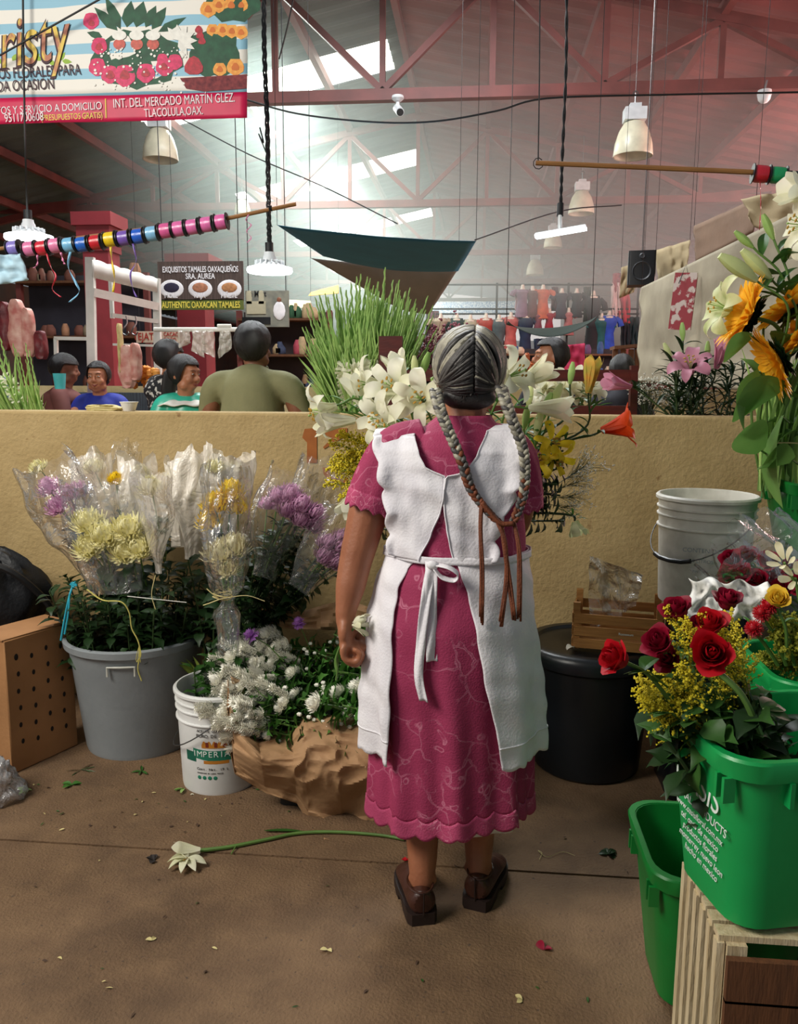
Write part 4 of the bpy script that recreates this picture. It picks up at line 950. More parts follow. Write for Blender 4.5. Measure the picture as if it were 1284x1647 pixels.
# dress
DT = [(.24, (-.055, 2.07, .216, .17)), (.46, (-.052, 2.068, .210, .165)), (.70, (-.056, 2.062, .209, .168)), (.80, (-.056, 2.06, .207, .166)), (.90, (-.050, 2.065, .195, .150)), (.98, (-.042, 2.07, .172, .130)),
      (1.10, (-.045, 2.07, .166, .124)), (1.20, (-.05, 2.075, .172, .118)), (1.24, (-.05, 2.08, .160, .110)), (1.275, (-.046, 2.09, .125, .092)), (1.30, (-.036, 2.097, .088, .078)), (1.325, (-.03, 2.10, .066, .068))]
def D(th, z, off=0):
    cx, cy, a, b_ = interp(DT, z); k = sstep(.95, .30, z); c, s = math.cos(th), math.sin(th)
    f = k*(.010*math.sin(th*9+1.2+z*2)+.006*math.sin(th*17+z*4))+.0035*math.sin(th*6+z*26)*sstep(1.25, 1.0, z)*sstep(.9, 1.0, z)
    pl = -.030*math.exp(-((th+PI/2-.03)/.07)**2)*sstep(.50, .40, z)+.014*math.exp(-((abs(th+PI/2-.03)-.16)/.07)**2)*sstep(.52, .36, z)
    r = 1+(f+pl)/a
    return V((cx+(a+off)*c*r, cy+(b_+off)*s*r, z))
def th_of(x, z, off=0):
    cx, cy, a, b_ = interp(DT, z); return -math.acos(max(-.999, min(.999, (x-cx)/(a+off))))
def embroid(name, c1, c2, cl, sc=26):
    m = mat(name, c1, .75, .08, 10, .25, 220, col2=c2, spec=.25); nt = m.node_tree; N = nt.nodes; L = nt.links; b_ = N['Principled BSDF']
    tc = [x for x in N if x.type == 'TEX_COORD'][0]; no = N.new('ShaderNodeTexNoise'); no.inputs['Scale'].default_value = 14; L.new(tc.outputs['Object'], no.inputs['Vector'])
    ad = N.new('ShaderNodeMix'); ad.data_type = 'RGBA'; ad.blend_type = 'ADD'; ad.inputs[0].default_value = .09; L.new(tc.outputs['Object'], ad.inputs[6]); L.new(no.outputs['Color'], ad.inputs[7])
    vo = N.new('ShaderNodeTexVoronoi'); vo.feature = 'DISTANCE_TO_EDGE'; vo.inputs['Scale'].default_value = sc*.42; L.new(ad.outputs[2], vo.inputs['Vector'])
    v2 = N.new('ShaderNodeTexVoronoi'); v2.inputs['Scale'].default_value = sc*.75; L.new(ad.outputs[2], v2.inputs['Vector'])
    def band(src, lo, hi, w):
        r = N.new('ShaderNodeValToRGB'); e = r.color_ramp.elements; e[0].position = max(0, lo-w); e[0].color = (0, 0, 0, 1); e[1].position = lo; e[1].color = (1, 1, 1, 1)
        x = e.new(hi); x.color = (1, 1, 1, 1); y = e.new(hi+w); y.color = (0, 0, 0, 1); L.new(src, r.inputs[0]); return r
    r1 = band(vo.outputs['Distance'], .012, .016, .012); r2 = band(v2.outputs['Distance'], .19, .21, .05)
    n3 = N.new('ShaderNodeTexNoise'); n3.inputs['Scale'].default_value = 9; L.new(tc.outputs['Object'], n3.inputs['Vector']); r3 = N.new('ShaderNodeValToRGB'); r3.color_ramp.elements[0].position = .42; r3.color_ramp.elements[1].position = .52; L.new(n3.outputs['Fac'], r3.inputs[0])
    mxx = N.new('ShaderNodeMath'); mxx.operation = 'MAXIMUM'; L.new(r1.outputs[0], mxx.inputs[0]); L.new(r2.outputs[0], mxx.inputs[1])
    mu = N.new('ShaderNodeMath'); mu.operation = 'MULTIPLY'; L.new(mxx.outputs[0], mu.inputs[0]); L.new(r3.outputs[0], mu.inputs[1])
    m2 = N.new('ShaderNodeMath'); m2.operation = 'MULTIPLY'; L.new(mu.outputs[0], m2.inputs[0]); m2.inputs[1].default_value = .62
    base = [l for l in L if l.to_socket == b_.inputs['Base Color']][0].from_socket
    mx = N.new('ShaderNodeMix'); mx.data_type = 'RGBA'; L.new(m2.outputs[0], mx.inputs[0]); L.new(base, mx.inputs[6]); mx.inputs[7].default_value = lin(cl); L.new(mx.outputs[2], b_.inputs['Base Color']); return m
M_dress = embroid('pink_embroidered_cotton', '#a43a5e', '#943052', '#cf829a'); M_lace = embroid('pink_lace_edge', '#b3486c', '#a33c60', '#eda3b8', 90)
b = MB(); scal = lambda th: .262-.012*abs(math.sin(th*13))-.012*math.sin(th*2+.4)+.012*abs(math.cos(th))
b.grid(lambda u, v: D(u*2*PI, lerp(scal(u*2*PI)+.045, 1.325, v)), 200, 110, cu=True); dr = ob('dress', b, M_dress, W, sharp=0, solid=.004); dr['label'] = 'pink embroidered cotton dress'
b = MB(); b.grid(lambda u, v: D(u*2*PI, lerp(scal(u*2*PI), scal(u*2*PI)+.047, v), .002+.003*(1-v)), 260, 6, cu=True); ob('lace_hem', b, M_lace, dr, sharp=0, solid=.003)
b = MB(); b.grid(lambda u, v: D(u*2*PI, lerp(.258, .30, v), -.012), 120, 3, cu=True); ob('slip', b, M_white, dr, solid=.002)
def sleeve_cloth(pts, name, sc=1):
    P = spline([p[:3] for p in pts], 8); k = len(P)-1; b = MB()
    fr = frames(P)
    def fn(u, v):
        f = u*k; i = min(k-1, int(f)); t = f-i; p0, t0, a0, b0 = fr[i]; p1, _, a1, b1 = fr[i+1]; p = p0.lerp(p1, t); a_ = a0.lerp(a1, t); bb = b0.lerp(b1, t)
        r = interp([(j/(len(pts)-1), q[3]) for j, q in enumerate(pts)], u); th = v*2*PI; r *= 1+.03*math.sin(th*5+u*4)+.02*math.sin(th*9)
        e = t0*(-.010*abs(math.sin(th*6.5)))*sstep(.85, 1, u); return p+a_*r*math.cos(th)+bb*r*math.sin(th)+e
    b.grid(fn, 26, 60, cv=True); o = ob(name, b, M_dress, W, sharp=0, solid=.003)
    b2 = MB(); b2.grid(lambda u, v: fn(.80+.2*u, v)*1+(fn(.80+.2*u, v)-fn(.80+.2*u, v+.5))*.01, 6, 90, cv=True); ob('lace_cuff', b2, M_lace, o, sharp=0, solid=.003)
sleeve_cloth([(-.13, 2.085, 1.245, .068), (-.20, 2.07, 1.225, .070), (-.245, 2.055, 1.15, .070), (-.270, 2.045, 1.075, .067)], 'left_sleeve')
sleeve_cloth([(.02, 2.09, 1.245, .064), (.085, 2.08, 1.225, .062), (.112, 2.09, 1.16, .058), (.122, 2.11, 1.085, .055)], 'right_sleeve')
# apron
M_apron = mat('white_cotton', '#eeebee', .75, .05, 12, .2, 160, col2='#dedae0', spec=.25)
def wrinkle(x, z, s=0): return .0045*math.sin((x*55+z*22)+3*wob((x, z, s), 9))+.003*math.sin(z*70+x*30+4*wob((x, z, s+2), 7))+.004*wob((x*2.2, z, s+4), 16)
def backY(x, z, off=.010):
    cx, cy, a, b_ = interp(DT, min(z, 1.24)); up = sstep(1.02, 1.16, z); q = (x-cx)/(a+.028+.062*up)
    y = cy-(b_+off)*math.sqrt(max(.03, 1-q*q)) if abs(q) < .985 else cy-(b_+off)*.17
    if z > 1.24: y += (z-1.24)*1.1*(1+.0*abs(q))
    return y
def panel(name, ztab, par, n=26, k=56, ov=1, out='l', seed=0):
    """cloth panel on her back: ztab = [(z, x_inner, x_outer)], the outer edge scalloped"""
    def fn(u, v):
        z = lerp(ztab[0][0], ztab[-1][0], v); xi, xo = interp([(q[0], (q[1], q[2])) for q in ztab], z)
        xo2 = xo+(-1 if out == 'l' else 1)*.006*(abs(math.sin(z*52))*2-1); x = lerp(xi, xo2, u); fl = sstep(.75, 1, u)*.012*(1+math.sin(z*70+seed))
        return V((x, backY(x, z)-wrinkle(x, z, seed)-fl*.8, z+.006*math.sin(z*52)*sstep(.8, 1, u)))
    b = MB(); b.grid(fn, n, k); 
    # over the shoulder to the front
    if ov:
        def sh(u, v):
            p = fn(u, 1.0); e = 1-math.cos(v*PI/2)*1; return V((p.x, p.y+.115*math.sin(v*PI/2)+.05*v, p.z+.022*math.sin(v*PI)-.05*v*v))
        b.grid(sh, n, 10)
    return ob(name, b, M_apron, par, sharp=0, solid=.0025)
apr = [(.975, -.135, -.214), (1.04, -.105, -.216), (1.10, -.082, -.222), (1.134, -.075, -.226), (1.185, -.073, -.236), (1.192, -.098, -.238), (1.205, -.122, -.242), (1.235, -.138, -.250), (1.275, -.152, -.262)]
apl = [(.975, -.048, .060), (1.02, -.058, .055), (1.06, -.066, .060), (1.10, -.072, .085), (1.134, -.075, .100), (1.182, -.070, .112), (1.190, -.035, .116), (1.20, -.018, .118), (1.235, .005, .122), (1.29, .028, .108)]
ap = panel('apron', apr, W, out='l', seed=1); ap['label'] = 'white cotton apron with scalloped edges'
pr2 = panel('right_back_panel', apl, ap, out='r', seed=2)
# piping round the edges
def edge(tab, side, sgn, out):
    pts = []
    for i in range(60):
        z = lerp(tab[0][0], tab[-1][0], i/59); xi, xo = interp([(q[0], (q[1], q[2])) for q in tab], z); x = xi if side == 'i' else xo+(-1 if out == 'l' else 1)*.006*(abs(math.sin(z*52))*2-1)
        pts.append(V((x, backY(x, z)-wrinkle(x, z, sgn)-(.003 if side == 'i' else .018), z)))
    return pts
b = MB(); b.tube(edge(apr, 'i', 1, 'l'), .0022, 5); b.tube(edge(apl, 'i', 2, 'r'), .0022, 5); ob('binding', b, M_apron, ap)
# skirt of the apron, open at the back
zi = [(.45, -.200, .082), (.55, -.196, .066), (.70, -.198, .030), (.80, -.196, .012), (.90, -.184, -.012), (.95, -.165, -.032), (.985, -.13, -.045)]
def skirt(u, v):
    z = lerp(.455, .985, v); l, r = interp([(q[0], (q[1], q[2])) for q in zi], z); off = .008+.022*sstep(.9, .5, z)
    a0, a1 = th_of(l, z, off)+2*PI, th_of(r, z, off); th = lerp(a1, a0, u); z2 = z-(.008*abs(math.sin(th*16)))*sstep(.06, 0, v)-.03*sstep(.25, 0, v)*(.5+.5*math.cos(th*2))*0
    p = D(th, z2, off+.006*math.sin(th*14+z*6)*sstep(1, .5, z)+.5*wrinkle(th*.15, z, 3)); return p
b = MB(); b.grid(skirt, 220, 60); ob('apron_skirt', b, M_apron, ap, sharp=0, solid=.0025)
b = MB(); b.grid(lambda u, v: skirt(u, .105+.008*v)+(skirt(u, .105)-V((-.05, 2.07, skirt(u, .105).z))).normalized()*.002, 220, 1); ob('hem_seam', b, M_apron, ap, solid=.002)
b = MB(); b.grid(lambda u, v: D(u*2*PI, lerp(.968, .986, v), .014+.003*math.sin(u*40)), 120, 3, cu=True); ob('waistband', b, M_apron, ap, sharp=0, solid=.003)
def strip(pts, w, name, tw=0):
    P = spline(pts, 8); b = MB(); k = len(P)-1
    def fn(u, v):
        i = min(k, int(u*k+.5)); p = P[i]; a_ = tw*u; wd = w*(1-.0*u); return p+V((math.cos(a_)*(v-.5)*wd, math.sin(a_)*(v-.5)*wd-.004*math.cos((v-.5)*6+u*9), .0))
    b.grid(fn, k, 5); ob(name, b, M_apron, ap, sharp=0, solid=.002)
yb = 1.905
strip([(-.103, yb+.012, .978), (-.100, yb-.004, .94), (-.100, yb-.006, .86), (-.098, yb-.014, .78), (-.096, yb-.012, .735)], .028, 'apron_tie', .3)
strip([(-.100, yb+.008, .975), (-.112, yb-.010, .90), (-.122, yb-.016, .80), (-.128, yb-.020, .70), (-.115, yb-.020, .635)], .024, 'apron_tie', -.5)
b = MB(); P = spline([(-.095, yb+.004, .975), (-.06, yb-.016, .972), (-.036, yb-.014, .955), (-.045, yb-.006, .938), (-.075, yb-.008, .945), (-.095, yb, .965)], 8)
b.grid(lambda u, v: P[min(len(P)-1, int(u*(len(P)-1)+.5))]+V((0, (v-.5)*.020, (v-.5)*.006)), len(P)-1, 3); ob('bow_loop', b, M_apron, ap, sharp=0, solid=.002)
b = MB(); b.ball((-.098, yb-.002, .973), .013, 10, sc=(1.2, .7, .9)); ob('knot', b, M_apron, ap)
# hair: locks combed from the parting to the braid roots
HC = V((-.020, 2.118, 1.450)); RXh, RYh, RZh = .086, .108, .094
def surf(d, r=1): d = d.normalized(); return HC+V((d.x*RXh*r, d.y*RYh*r, d.z*RZh*r))
hair = MB(); random.seed(3)
for s in (-1, 1):
    root = V((s*.97, -.42, -.62)) if s < 0 else V((.93, -.46, -.66))
    for i in range(190):
        f = (i+rnd(0, 1))/190; ang = lerp(-.45, 3.95, f)          # along the midline from forehead over crown to nape
        st = V((.16+s*.02, math.cos(ang), math.sin(ang))) if ang < PI/2+1.6 else V((0, -1, -.3))
        st = V((.14+s*.025, math.cos(ang), math.sin(ang)*1.0)); d0 = st.normalized(); d1 = (root+V((rnd(-.07, .07), rnd(-.09, .09), rnd(-.12, .12)))).normalized()
        lift = rnd(1.015, 1.055)+.035*rnd(0, 1)**3; pts = []
        mid = (d0+d1).normalized(); bow = (V((s*.9, .1, .25)) if f < .6 else V((s*.2, -.8, -.25)))
        for j in range(9):
            g = j/8; d = (d0*(1-g)**2+(mid*1.0+bow*.28)*2*g*(1-g)+d1*g*g); pts.append(surf(d, lift*(1+.02*math.sin(PI*g))))
        z0 = math.sin(ang); q = rnd(0, 1); m_ = 0 if q < (.80 if ang < 2.15 else .35 if ang < 2.5 else .03) else (1 if q < (.97 if ang < 2.5 else .30) else 2)
        hair.tube(pts, lambda t: (.0052 if t < .9 else .004), 4, m_)
hair.grid(lambda u, v: surf(V((math.cos(u*2*PI)*math.sin(.01+v*2.05), math.sin(u*2*PI)*math.sin(.01+v*2.05)-.0, math.cos(.01+v*2.05))), 1.0) if not (PI*.15 < u*2*PI < PI*.85 and v > .58) else surf(V((math.cos(u*2*PI)*math.sin(.01+1.19), math.sin(u*2*PI)*math.sin(1.2), math.cos(1.2))), 1.0), 40, 20, 2, cu=True)
for i in range(90):    # loose nape hair
    a = rnd(-2.6, -.55); p = surf(V((math.cos(a), math.sin(a)*.9, rnd(-1.15, -.75))), 1.0); e = p+V((rnd(-.006, .006), rnd(-.012, .0), -rnd(.004, .022))); hair.tube([p+V((0, 0, .02)), p, e], [.004, .0035, .0012], 4, 2 if rnd(0, 1) < .8 else 1)
hair.ball((-.02, 2.07, 1.372), .055, 16, 2, (1.28, .62, .62))
ob('hair', hair, [M_grey, M_greyd, M_hairk], W, sharp=0)
b = MB(); b.tube([surf(V((.14, math.cos(a), math.sin(a))), 1.035) for a in [lerp(1.0, 2.6, i/12) for i in range(13)]], .0022, 5, 0); ob('parting', b, mat('scalp_line', '#a8705c', .6), W)
M_cord = mat('rust_cord', '#7a3d1c', .7, .2, 30, .3, 200, col2='#5c2b12')
def braid(pts, par_name, cord_from=.55, r=.0098):
    P = spline(pts, 14); n = len(P)-1; L = sum((P[i+1]-P[i]).length for i in range(n)); fr = frames(P); b = MB(); turns = L/.038
    for k in range(3):
        path = []; RR = []
        for i, (p, t, a_, bb) in enumerate(fr):
            s = i/n; ph = s*turns*2*PI+k*2*PI/3; rr = r*(1-.30*s); path.append(p+V((1, 0, 0))*(rr*1.05*math.sin(ph))+V((0, 1, 0))*(rr*.62*math.sin(2*ph))); RR.append(rr*.74)
        c = int(n*(cord_from+.1*k)); m_ = 0 if k < 2 else 1
        b.tube(path[:c+1], RR[:c+1], 7, m_); b.tube(path[c:], RR[c:], 7, 2 if k != 1 else 1)
    return ob(par_name, b, [M_grey, M_greyd, M_cord], W, sharp=0)
at_ = lambda x, y, Y: tuple(at(x, y, Y))
braid([at_(701, 628, 2.04), at_(704, 645, 2.0), at_(713, 672, 1.96), at_(727, 705, 1.945), at_(744, 745, 1.93), at_(757, 785, 1.925), at_(778, 815, 1.922), at_(800, 838, 1.922)], 'left_braid', .48)
braid([at_(806, 622, 2.03), at_(813, 645, 1.99), at_(826, 680, 1.965), at_(841, 720, 1.96), at_(845, 760, 1.955), at_(841, 800, 1.94), at_(826, 840, 1.925)], 'right_braid', .72)
b = MB(); random.seed(5)
def cord(pts, k=6, sp=.007, r=.0042):
    for i in range(k):
        o = V((rnd(-sp, sp), rnd(-sp*.5, 0), 0)); P = [V(p)+o*(.3+.9*j/len(pts))+V((rnd(-.0015, .0015), 0, 0)) for j, p in enumerate(pts)]; P[-1] = P[-1]+V((0, 0, rnd(-.012, .012))); b.tube(spline(P, 4), lambda t: r*(1-.3*t), 5)
cord([at_(775, 812, 1.918), at_(773, 850, 1.91), at_(776, 920, 1.90), at_(775, 998, 1.888)], 6, .0045)
cord([at_(800, 838, 1.915), at_(812, 870, 1.905), at_(815, 930, 1.90), at_(806, 1000, 1.886)], 5, .005)
cord([at_(806, 838, 1.915), at_(812, 880, 1.905), at_(820, 940, 1.90), at_(828, 998, 1.886)], 5, .005)
cord([at_(826, 838, 1.92), at_(834, 880, 1.905), at_(836, 930, 1.90), at_(835, 993, 1.89)], 6, .0048)
b.tube(spline([at_(775, 808, 1.915), at_(790, 826, 1.912), at_(806, 842, 1.91), at_(826, 842, 1.915)], 6), (.0085, .006), 8)
ob('braid_cords', b, M_cord, W, sharp=0)
# shoes
M_shoe = mat('brown_leather', '#46261c', .42, .15, 12, .2, 60, col2='#33190f'); M_sole = mat('dark_sole', '#23130e', .6)
def shoe(heel, toe, label):
    h, t_ = V((heel[0], heel[1], 0)), V((toe[0], toe[1], 0)); d = (t_-h).normalized(); n = V((-d.y, d.x, 0)); L = (t_-h).length
    wt = [(0, .028), (.08, .039), (.3, .040), (.6, .046), (.8, .044), (.93, .032), (1, .012)]
    top = [(0, .096), (.12, .098), (.30, .082), (.42, .092), (.55, .090), (.75, .066), (.92, .048), (1, .034)]
    def ring(s, z0, z1, k, o=0):
        w = interp(wt, s)+o; c = h+d*(s*L); out = []
        for j in range(16):
            a_ = j*2*PI/16; ca, sa = math.cos(a_), math.sin(a_); zz = lerp(z0, z1, (sa+1)/2); ww = w*(abs(ca)**.7)*(1 if ca > 0 else -1)*(1-.35*max(0, sa)); out.append(c+n*ww+V((0, 0, zz)))
        return out
    b = MB(); S_n = [i/16 for i in range(17)]
    b.loft([ring(s, .026, interp(top, s), 0) for s in S_n]); up = ob('shoe', b, M_shoe, W); up['label'] = label; md = up.modifiers.new('s', 'SUBSURF'); md.levels = md.render_levels = 1
    b = MB(); b.loft([[h+d*(s*L)+n*(x*(interp(wt, s)+.002)) +V((0, 0, z)) for x, z in ((-1, .014 if s > .32 else 0), (1, .014 if s > .32 else 0), (1, .032), (-1, .032))] if 1 else 0 for s in S_n]); ob('sole', b, M_sole, up)
    b = MB(); b.loft([[h+d*(s*L)+n*(x*(interp(wt, s)+.002)) +V((0, 0, z)) for x, z in ((-1, 0), (1, 0), (1, .014), (-1, .014))] for s in (.5, .6, .7, .8, .9, .97)]); ob('sole', b, M_sole, up)
    b = MB(); b.tube([h+d*(L*.12)+V((0, 0, .094))+n*(.034*math.cos(a_))+d*(.045*math.sin(a_)+.02)+V((0, 0, .004*math.sin(a_))) for a_ in [i*2*PI/20 for i in range(21)]], .003, 6); ob('topline', b, M_shoe, up)
    b = MB(); b.tube([h-d*.002+V((0, 0, .03)), h-d*.003+V((0, 0, .095))], .002, 5); ob('back_seam', b, M_sole, up)
shoe((-.112, 1.925), (-.175, 2.155), 'left brown leather slip-on shoe'); shoe((.022, 2.0), (.085, 2.225), 'right brown leather slip-on shoe')
# white flower in her hand
hf = thing('held_lily_bud', 'creased white flower with green stem held in her lowered hand', 'flower', at(578, 1003, 1.985)); random.seed(9)
b = MB(); b.join(lily_bloom(.018, .030, .35, curl=1.0), orient((-.016, 0, -.004), (1, -.35, .12), .3)); b.join(bud_mesh(.035, .010), orient((-.012, -.008, .004), (1, -.3, .5)))
ob('petals', b, M_lily, hf, sharp=0, solid=.0006)
o_ = at(578, 1003, 1.985); b = MB(); b.tube(spline([V(at(575, 1006, 1.985))-o_, V(at(560, 1020, 1.985))-o_, V(at(549, 1036, 1.98))-o_, V(at(541, 1058, 1.98))-o_, V(at(543, 1075, 1.98))-o_, V(at(541, 1094, 1.98))-o_], 5), .0032, 6); leaf(b, Matrix.Translation(V(at(542, 1052, 1.98))-o_)@Matrix.Rotation(-1.5, 4, 'Y')@Matrix.Rotation(1.5, 4, 'X')@Matrix.Rotation(3.0, 4, 'Y'), .045, .014, .4, 0); ob('stem', b, M_stem, hf)
# ================================================================ single flowers placed one by one
random.seed(21)
def set_flower(name, label, cat, p, d, base, parts, sr=.004, sm=None, nl=6, ll=.09, lw=.014, lm=None, group=None, lt=(.25, .95), up=.7):
    p, base, d = V(p), V(base), V(d).normalized(); t = tag(bpy.data.objects.new(name, None), label, cat, group); COL.objects.link(t); t.location = p
    q = d.to_track_quat('Z', 'X').to_matrix().to_4x4()@Matrix.Rotation(rnd(0, 6), 4, 'Z')
    L = (p-base).length; P = spline([base-p, (base-p)*.55+V((rnd(-.01, .01), 0, .01)), -d*L*.16+V((0, 0, -L*.04)), V((0, 0, 0))], 6)
    b = MB(); b.tube(P, lambda s: sr*(1.15-.35*s), 6); ob('stem', b, sm or M_stem, t)
    if nl:
        b = MB(); n = len(P)-1
        for i in range(nl):
            s = lerp(lt[0], lt[1], (i+.5)/nl); k = min(n-1, int(s*n)); o = P[k].lerp(P[k+1], s*n-k); a = i*2.4+rnd(-.4, .4)
            leaf(b, RM(o, a, up+rnd(-.3, .3)), ll*rnd(.7, 1.15), lw, rnd(.4, 1.1), 0, 6, .25)
        ob('leaves', b, lm or M_leaf2, t)
    prev = t
    for nm, mb, mm in parts: 
        prev = ob(nm, MB().join(mb, q), mm, t if nm in ('bloom', 'bud', 'petals', 'sepals', 'disc') else prev)
    return t
def lily(label, px, py, Y, d, base, kind='open', m=None, R=.050, T=.062, op=None, grp=None, **k):
    p = at(px, py, Y)
    if kind == 'open': parts = [('bloom', lily_bloom(R, T, op or 1.0, curl=1.5), m or M_lily), ('stamens', stamens(R, T, 1), [M_spike, M_pollen])]
    elif kind == 'half': parts = [('bloom', lily_bloom(R*.9, T*1.6, op or .42, curl=.9), m or M_lily)]
    else: parts = [('bud', bud_mesh(R*1.25, R*.17), m or M_lilyb)]
    return set_flower('lily', label, 'lily', p, d, base, parts, group=grp, **k)
HB = (-.035, 2.44, 1.05)      # where she grips the bunch
def hb(s=.03): return V(HB)+V((rnd(-s, s), rnd(-.01, .03), rnd(-.12, -.02)))
for a in [
 ('open white lily low in the bunch, facing the viewer left of her head', 641, 628, 2.34, (-.35, -1, .25), 'open'),
 ('white lily turned sideways with curled petals, beside the dark red post', 618, 617, 2.42, (-1, -.35, -.05), 'open'),
 ('largest open white lily, right against her left ear', 680, 643, 2.30, (-.1, -1, .1), 'open'),
 ('white lily just over her left shoulder frill', 628, 672, 2.34, (-.5, -.8, .0), 'open'),
 ('lowest white lily touching her left shoulder frill', 645, 690, 2.30, (-.7, -.8, .15), 'open'),
 ('white lily farthest left of the bunch, petals hanging over the wall', 542, 652, 2.36, (-.9, -.4, -.35), 'open'),
 ('pale trumpet lily lying flat to the left over the painted number', 572, 676, 2.34, (-1, -.3, -.08), 'half'),
 ('tall pale trumpet lily pointing up beside the dark red post', 652, 628, 2.44, (-.35, -.2, 1), 'half'),
 ('slim pale trumpet lily pointing up left of the white blooms', 588, 660, 2.42, (-.42, -.2, 1), 'half'),
 ('white lily curling out behind the right side of her head', 806, 612, 2.32, (.75, -.6, .35), 'open'),
 ('long pale trumpet lily pointing up and to the right of her head', 830, 622, 2.36, (1, -.2, .62), 'half'),
 ('long pale trumpet lily lying flat to the right of her head', 852, 656, 2.34, (1, -.3, -.02), 'half'),
 ('small white lily under her left sleeve side of the goldenrod', 588, 778, 2.40, (-.5, -.5, -.8), 'half')]:
    lily(a[0], a[1], a[2], a[3], a[4], hb(), a[5], nl=5, ll=.10, lw=.015, lt=(.45, .95))
for i, (px, py, Y, d) in enumerate([(668, 610, 2.40, (-.05, 0, 1)), (676, 606, 2.42, (.35, 0, 1)), (548, 662, 2.38, (-1, -.2, .02)), (843, 690, 2.36, (.1, -.2, 1)), (862, 700, 2.36, (.2, -.1, 1)), (872, 676, 2.38, (.3, -.1, 1)), (850, 655, 2.42, (.1, 0, 1)), (716, 642, 2.38, (-.5, -.3, .8)), (885, 660, 2.4, (.4, 0, 1))]):
    lily(['green lily bud standing up left of her head', 'green lily bud leaning towards her head', 'long green lily bud lying flat beside the painted number', 'small green lily bud above her right sleeve', 'plump green lily bud above the yellow lily', 'upper green lily bud right of her head', 'green lily bud close behind her right braid', 'green lily bud beside her left ear', 'green lily bud farthest to the right of the pale trumpets'][i], px, py, Y, d, hb(), 'bud', m=[M_lilyb, M_spike][i % 2], nl=4, R=.055+.006*(i % 3), lt=(.5, .95))
lily('orange lily hanging open to the right in front of the ochre wall', 968, 693, 2.40, (1, -.25, .25), at(880, 730, 2.42), 'half', M_orange, .06, .045, op=.8, nl=3, sm=M_stemd, lm=M_leaf)
lily('orange tinged lily bud opening at the top of a dark stem', 947, 632, 2.42, (.12, -.1, 1), hb(), 'half', petal_mat('apricot_petal', '#e6a64c', '#9fae52', .5, .3), .045, .05, op=.12, nl=7, sm=M_stemd, lm=M_leaf, lw=.012, lt=(.35, .95))
lily('green lily bud on the dark stem left of the orange tinged one', 917, 618, 2.44, (.1, 0, 1), hb(), 'bud', M_spike, .052, nl=7, sm=M_stemd, lm=M_leaf, lt=(.35, .95))
M_yel = petal_mat('yellow_lily_petal', '#f2dc3a', '#e3c41f', .5, .3)
lily('small yellow lily facing out right of her right braid', 888, 712, 2.36, (.3, -1, .2), hb(), 'open', M_yel, .027, .024, nl=6, lm=M_leaf)
lily('yellow lily hanging below the other yellow one', 892, 735, 2.36, (.4, -.8, -.5), hb(), 'open', M_yel, .026, .024, nl=6, lm=M_leaf)
lily('yellow lily half hidden behind her right sleeve', 866, 738, 2.34, (-.1, -1, .3), hb(), 'open', M_yel, .024, .02, nl=6, lm=M_leaf)
for i, (px, py) in enumerate(((862, 735), (856, 792))):
    set_flower('carnation', ['mauve carnation above the yellow lilies, behind her braid', 'mauve carnation beside the cuff of her right sleeve'][i], 'flower', at(px, py, 2.33), (.4, -1, .3), hb(), [('bloom', mum_bloom(.026, 6, shag=.15, curl=.3), M_pink)], nl=3)
# goldenrod on the left of the bunch
gr = mk_goldenrod('x', .17, 26, dens=13); gr2 = mk_goldenrod('x', .20, 24, M_gold, 12)
for i in range(16):
    px, py = rnd(562, 600), rnd(690, 800); p = at(px, py, 2.40+rnd(-.05, .06)); d = (p-V(HB)).normalized()+V((-.15, -.1, -.15))
    put([gr, gr2][i % 2], orient(p-d.normalized()*.10, d, rnd(0, 6), rnd(.7, .95)), 'goldenrod spray at the left of the bunch in front of the woman', 'goldenrod in her bunch')
# dark foliage on the right of the bunch
df = mk_leafy('x', M_leafk, .26, 22, .06)
for i in range(20):
    p = at(rnd(845, 900), rnd(745, 835), 2.42+rnd(-.06, .06)); put(df, orient(V(HB)+V((.03, 0, rnd(-.05, .1))), p-V(HB), rnd(0, 6), (p-V(HB)).length/.27), 'dark leafy spray behind her right sleeve', 'dark foliage of her bunch')
for i in range(8):
    p = at(rnd(600, 640), rnd(690, 830), 2.46); put(df, orient(V(HB)+V((-.03, 0, -.05)), p-V(HB), rnd(0, 6), (p-V(HB)).length/.27), 'dark leafy spray between the goldenrod and her left shoulder', 'dark foliage behind her left shoulder')
t = thing('stalk_bundle', 'bundle of green stems below her grip, showing beside her waist', 'stems', (0, 0, 0)); 
for i in range(16):
    b = MB(); x = rnd(-.19, .02); b.tube(spline([V(HB)+V((rnd(-.02, .02), rnd(-.01, .02), .02)), (x*.7, 2.47, .85), (x-.05, 2.50, .60)], 5), .0045, 5); ob('stem', b, [M_stem, M_stemd][i % 2], t)
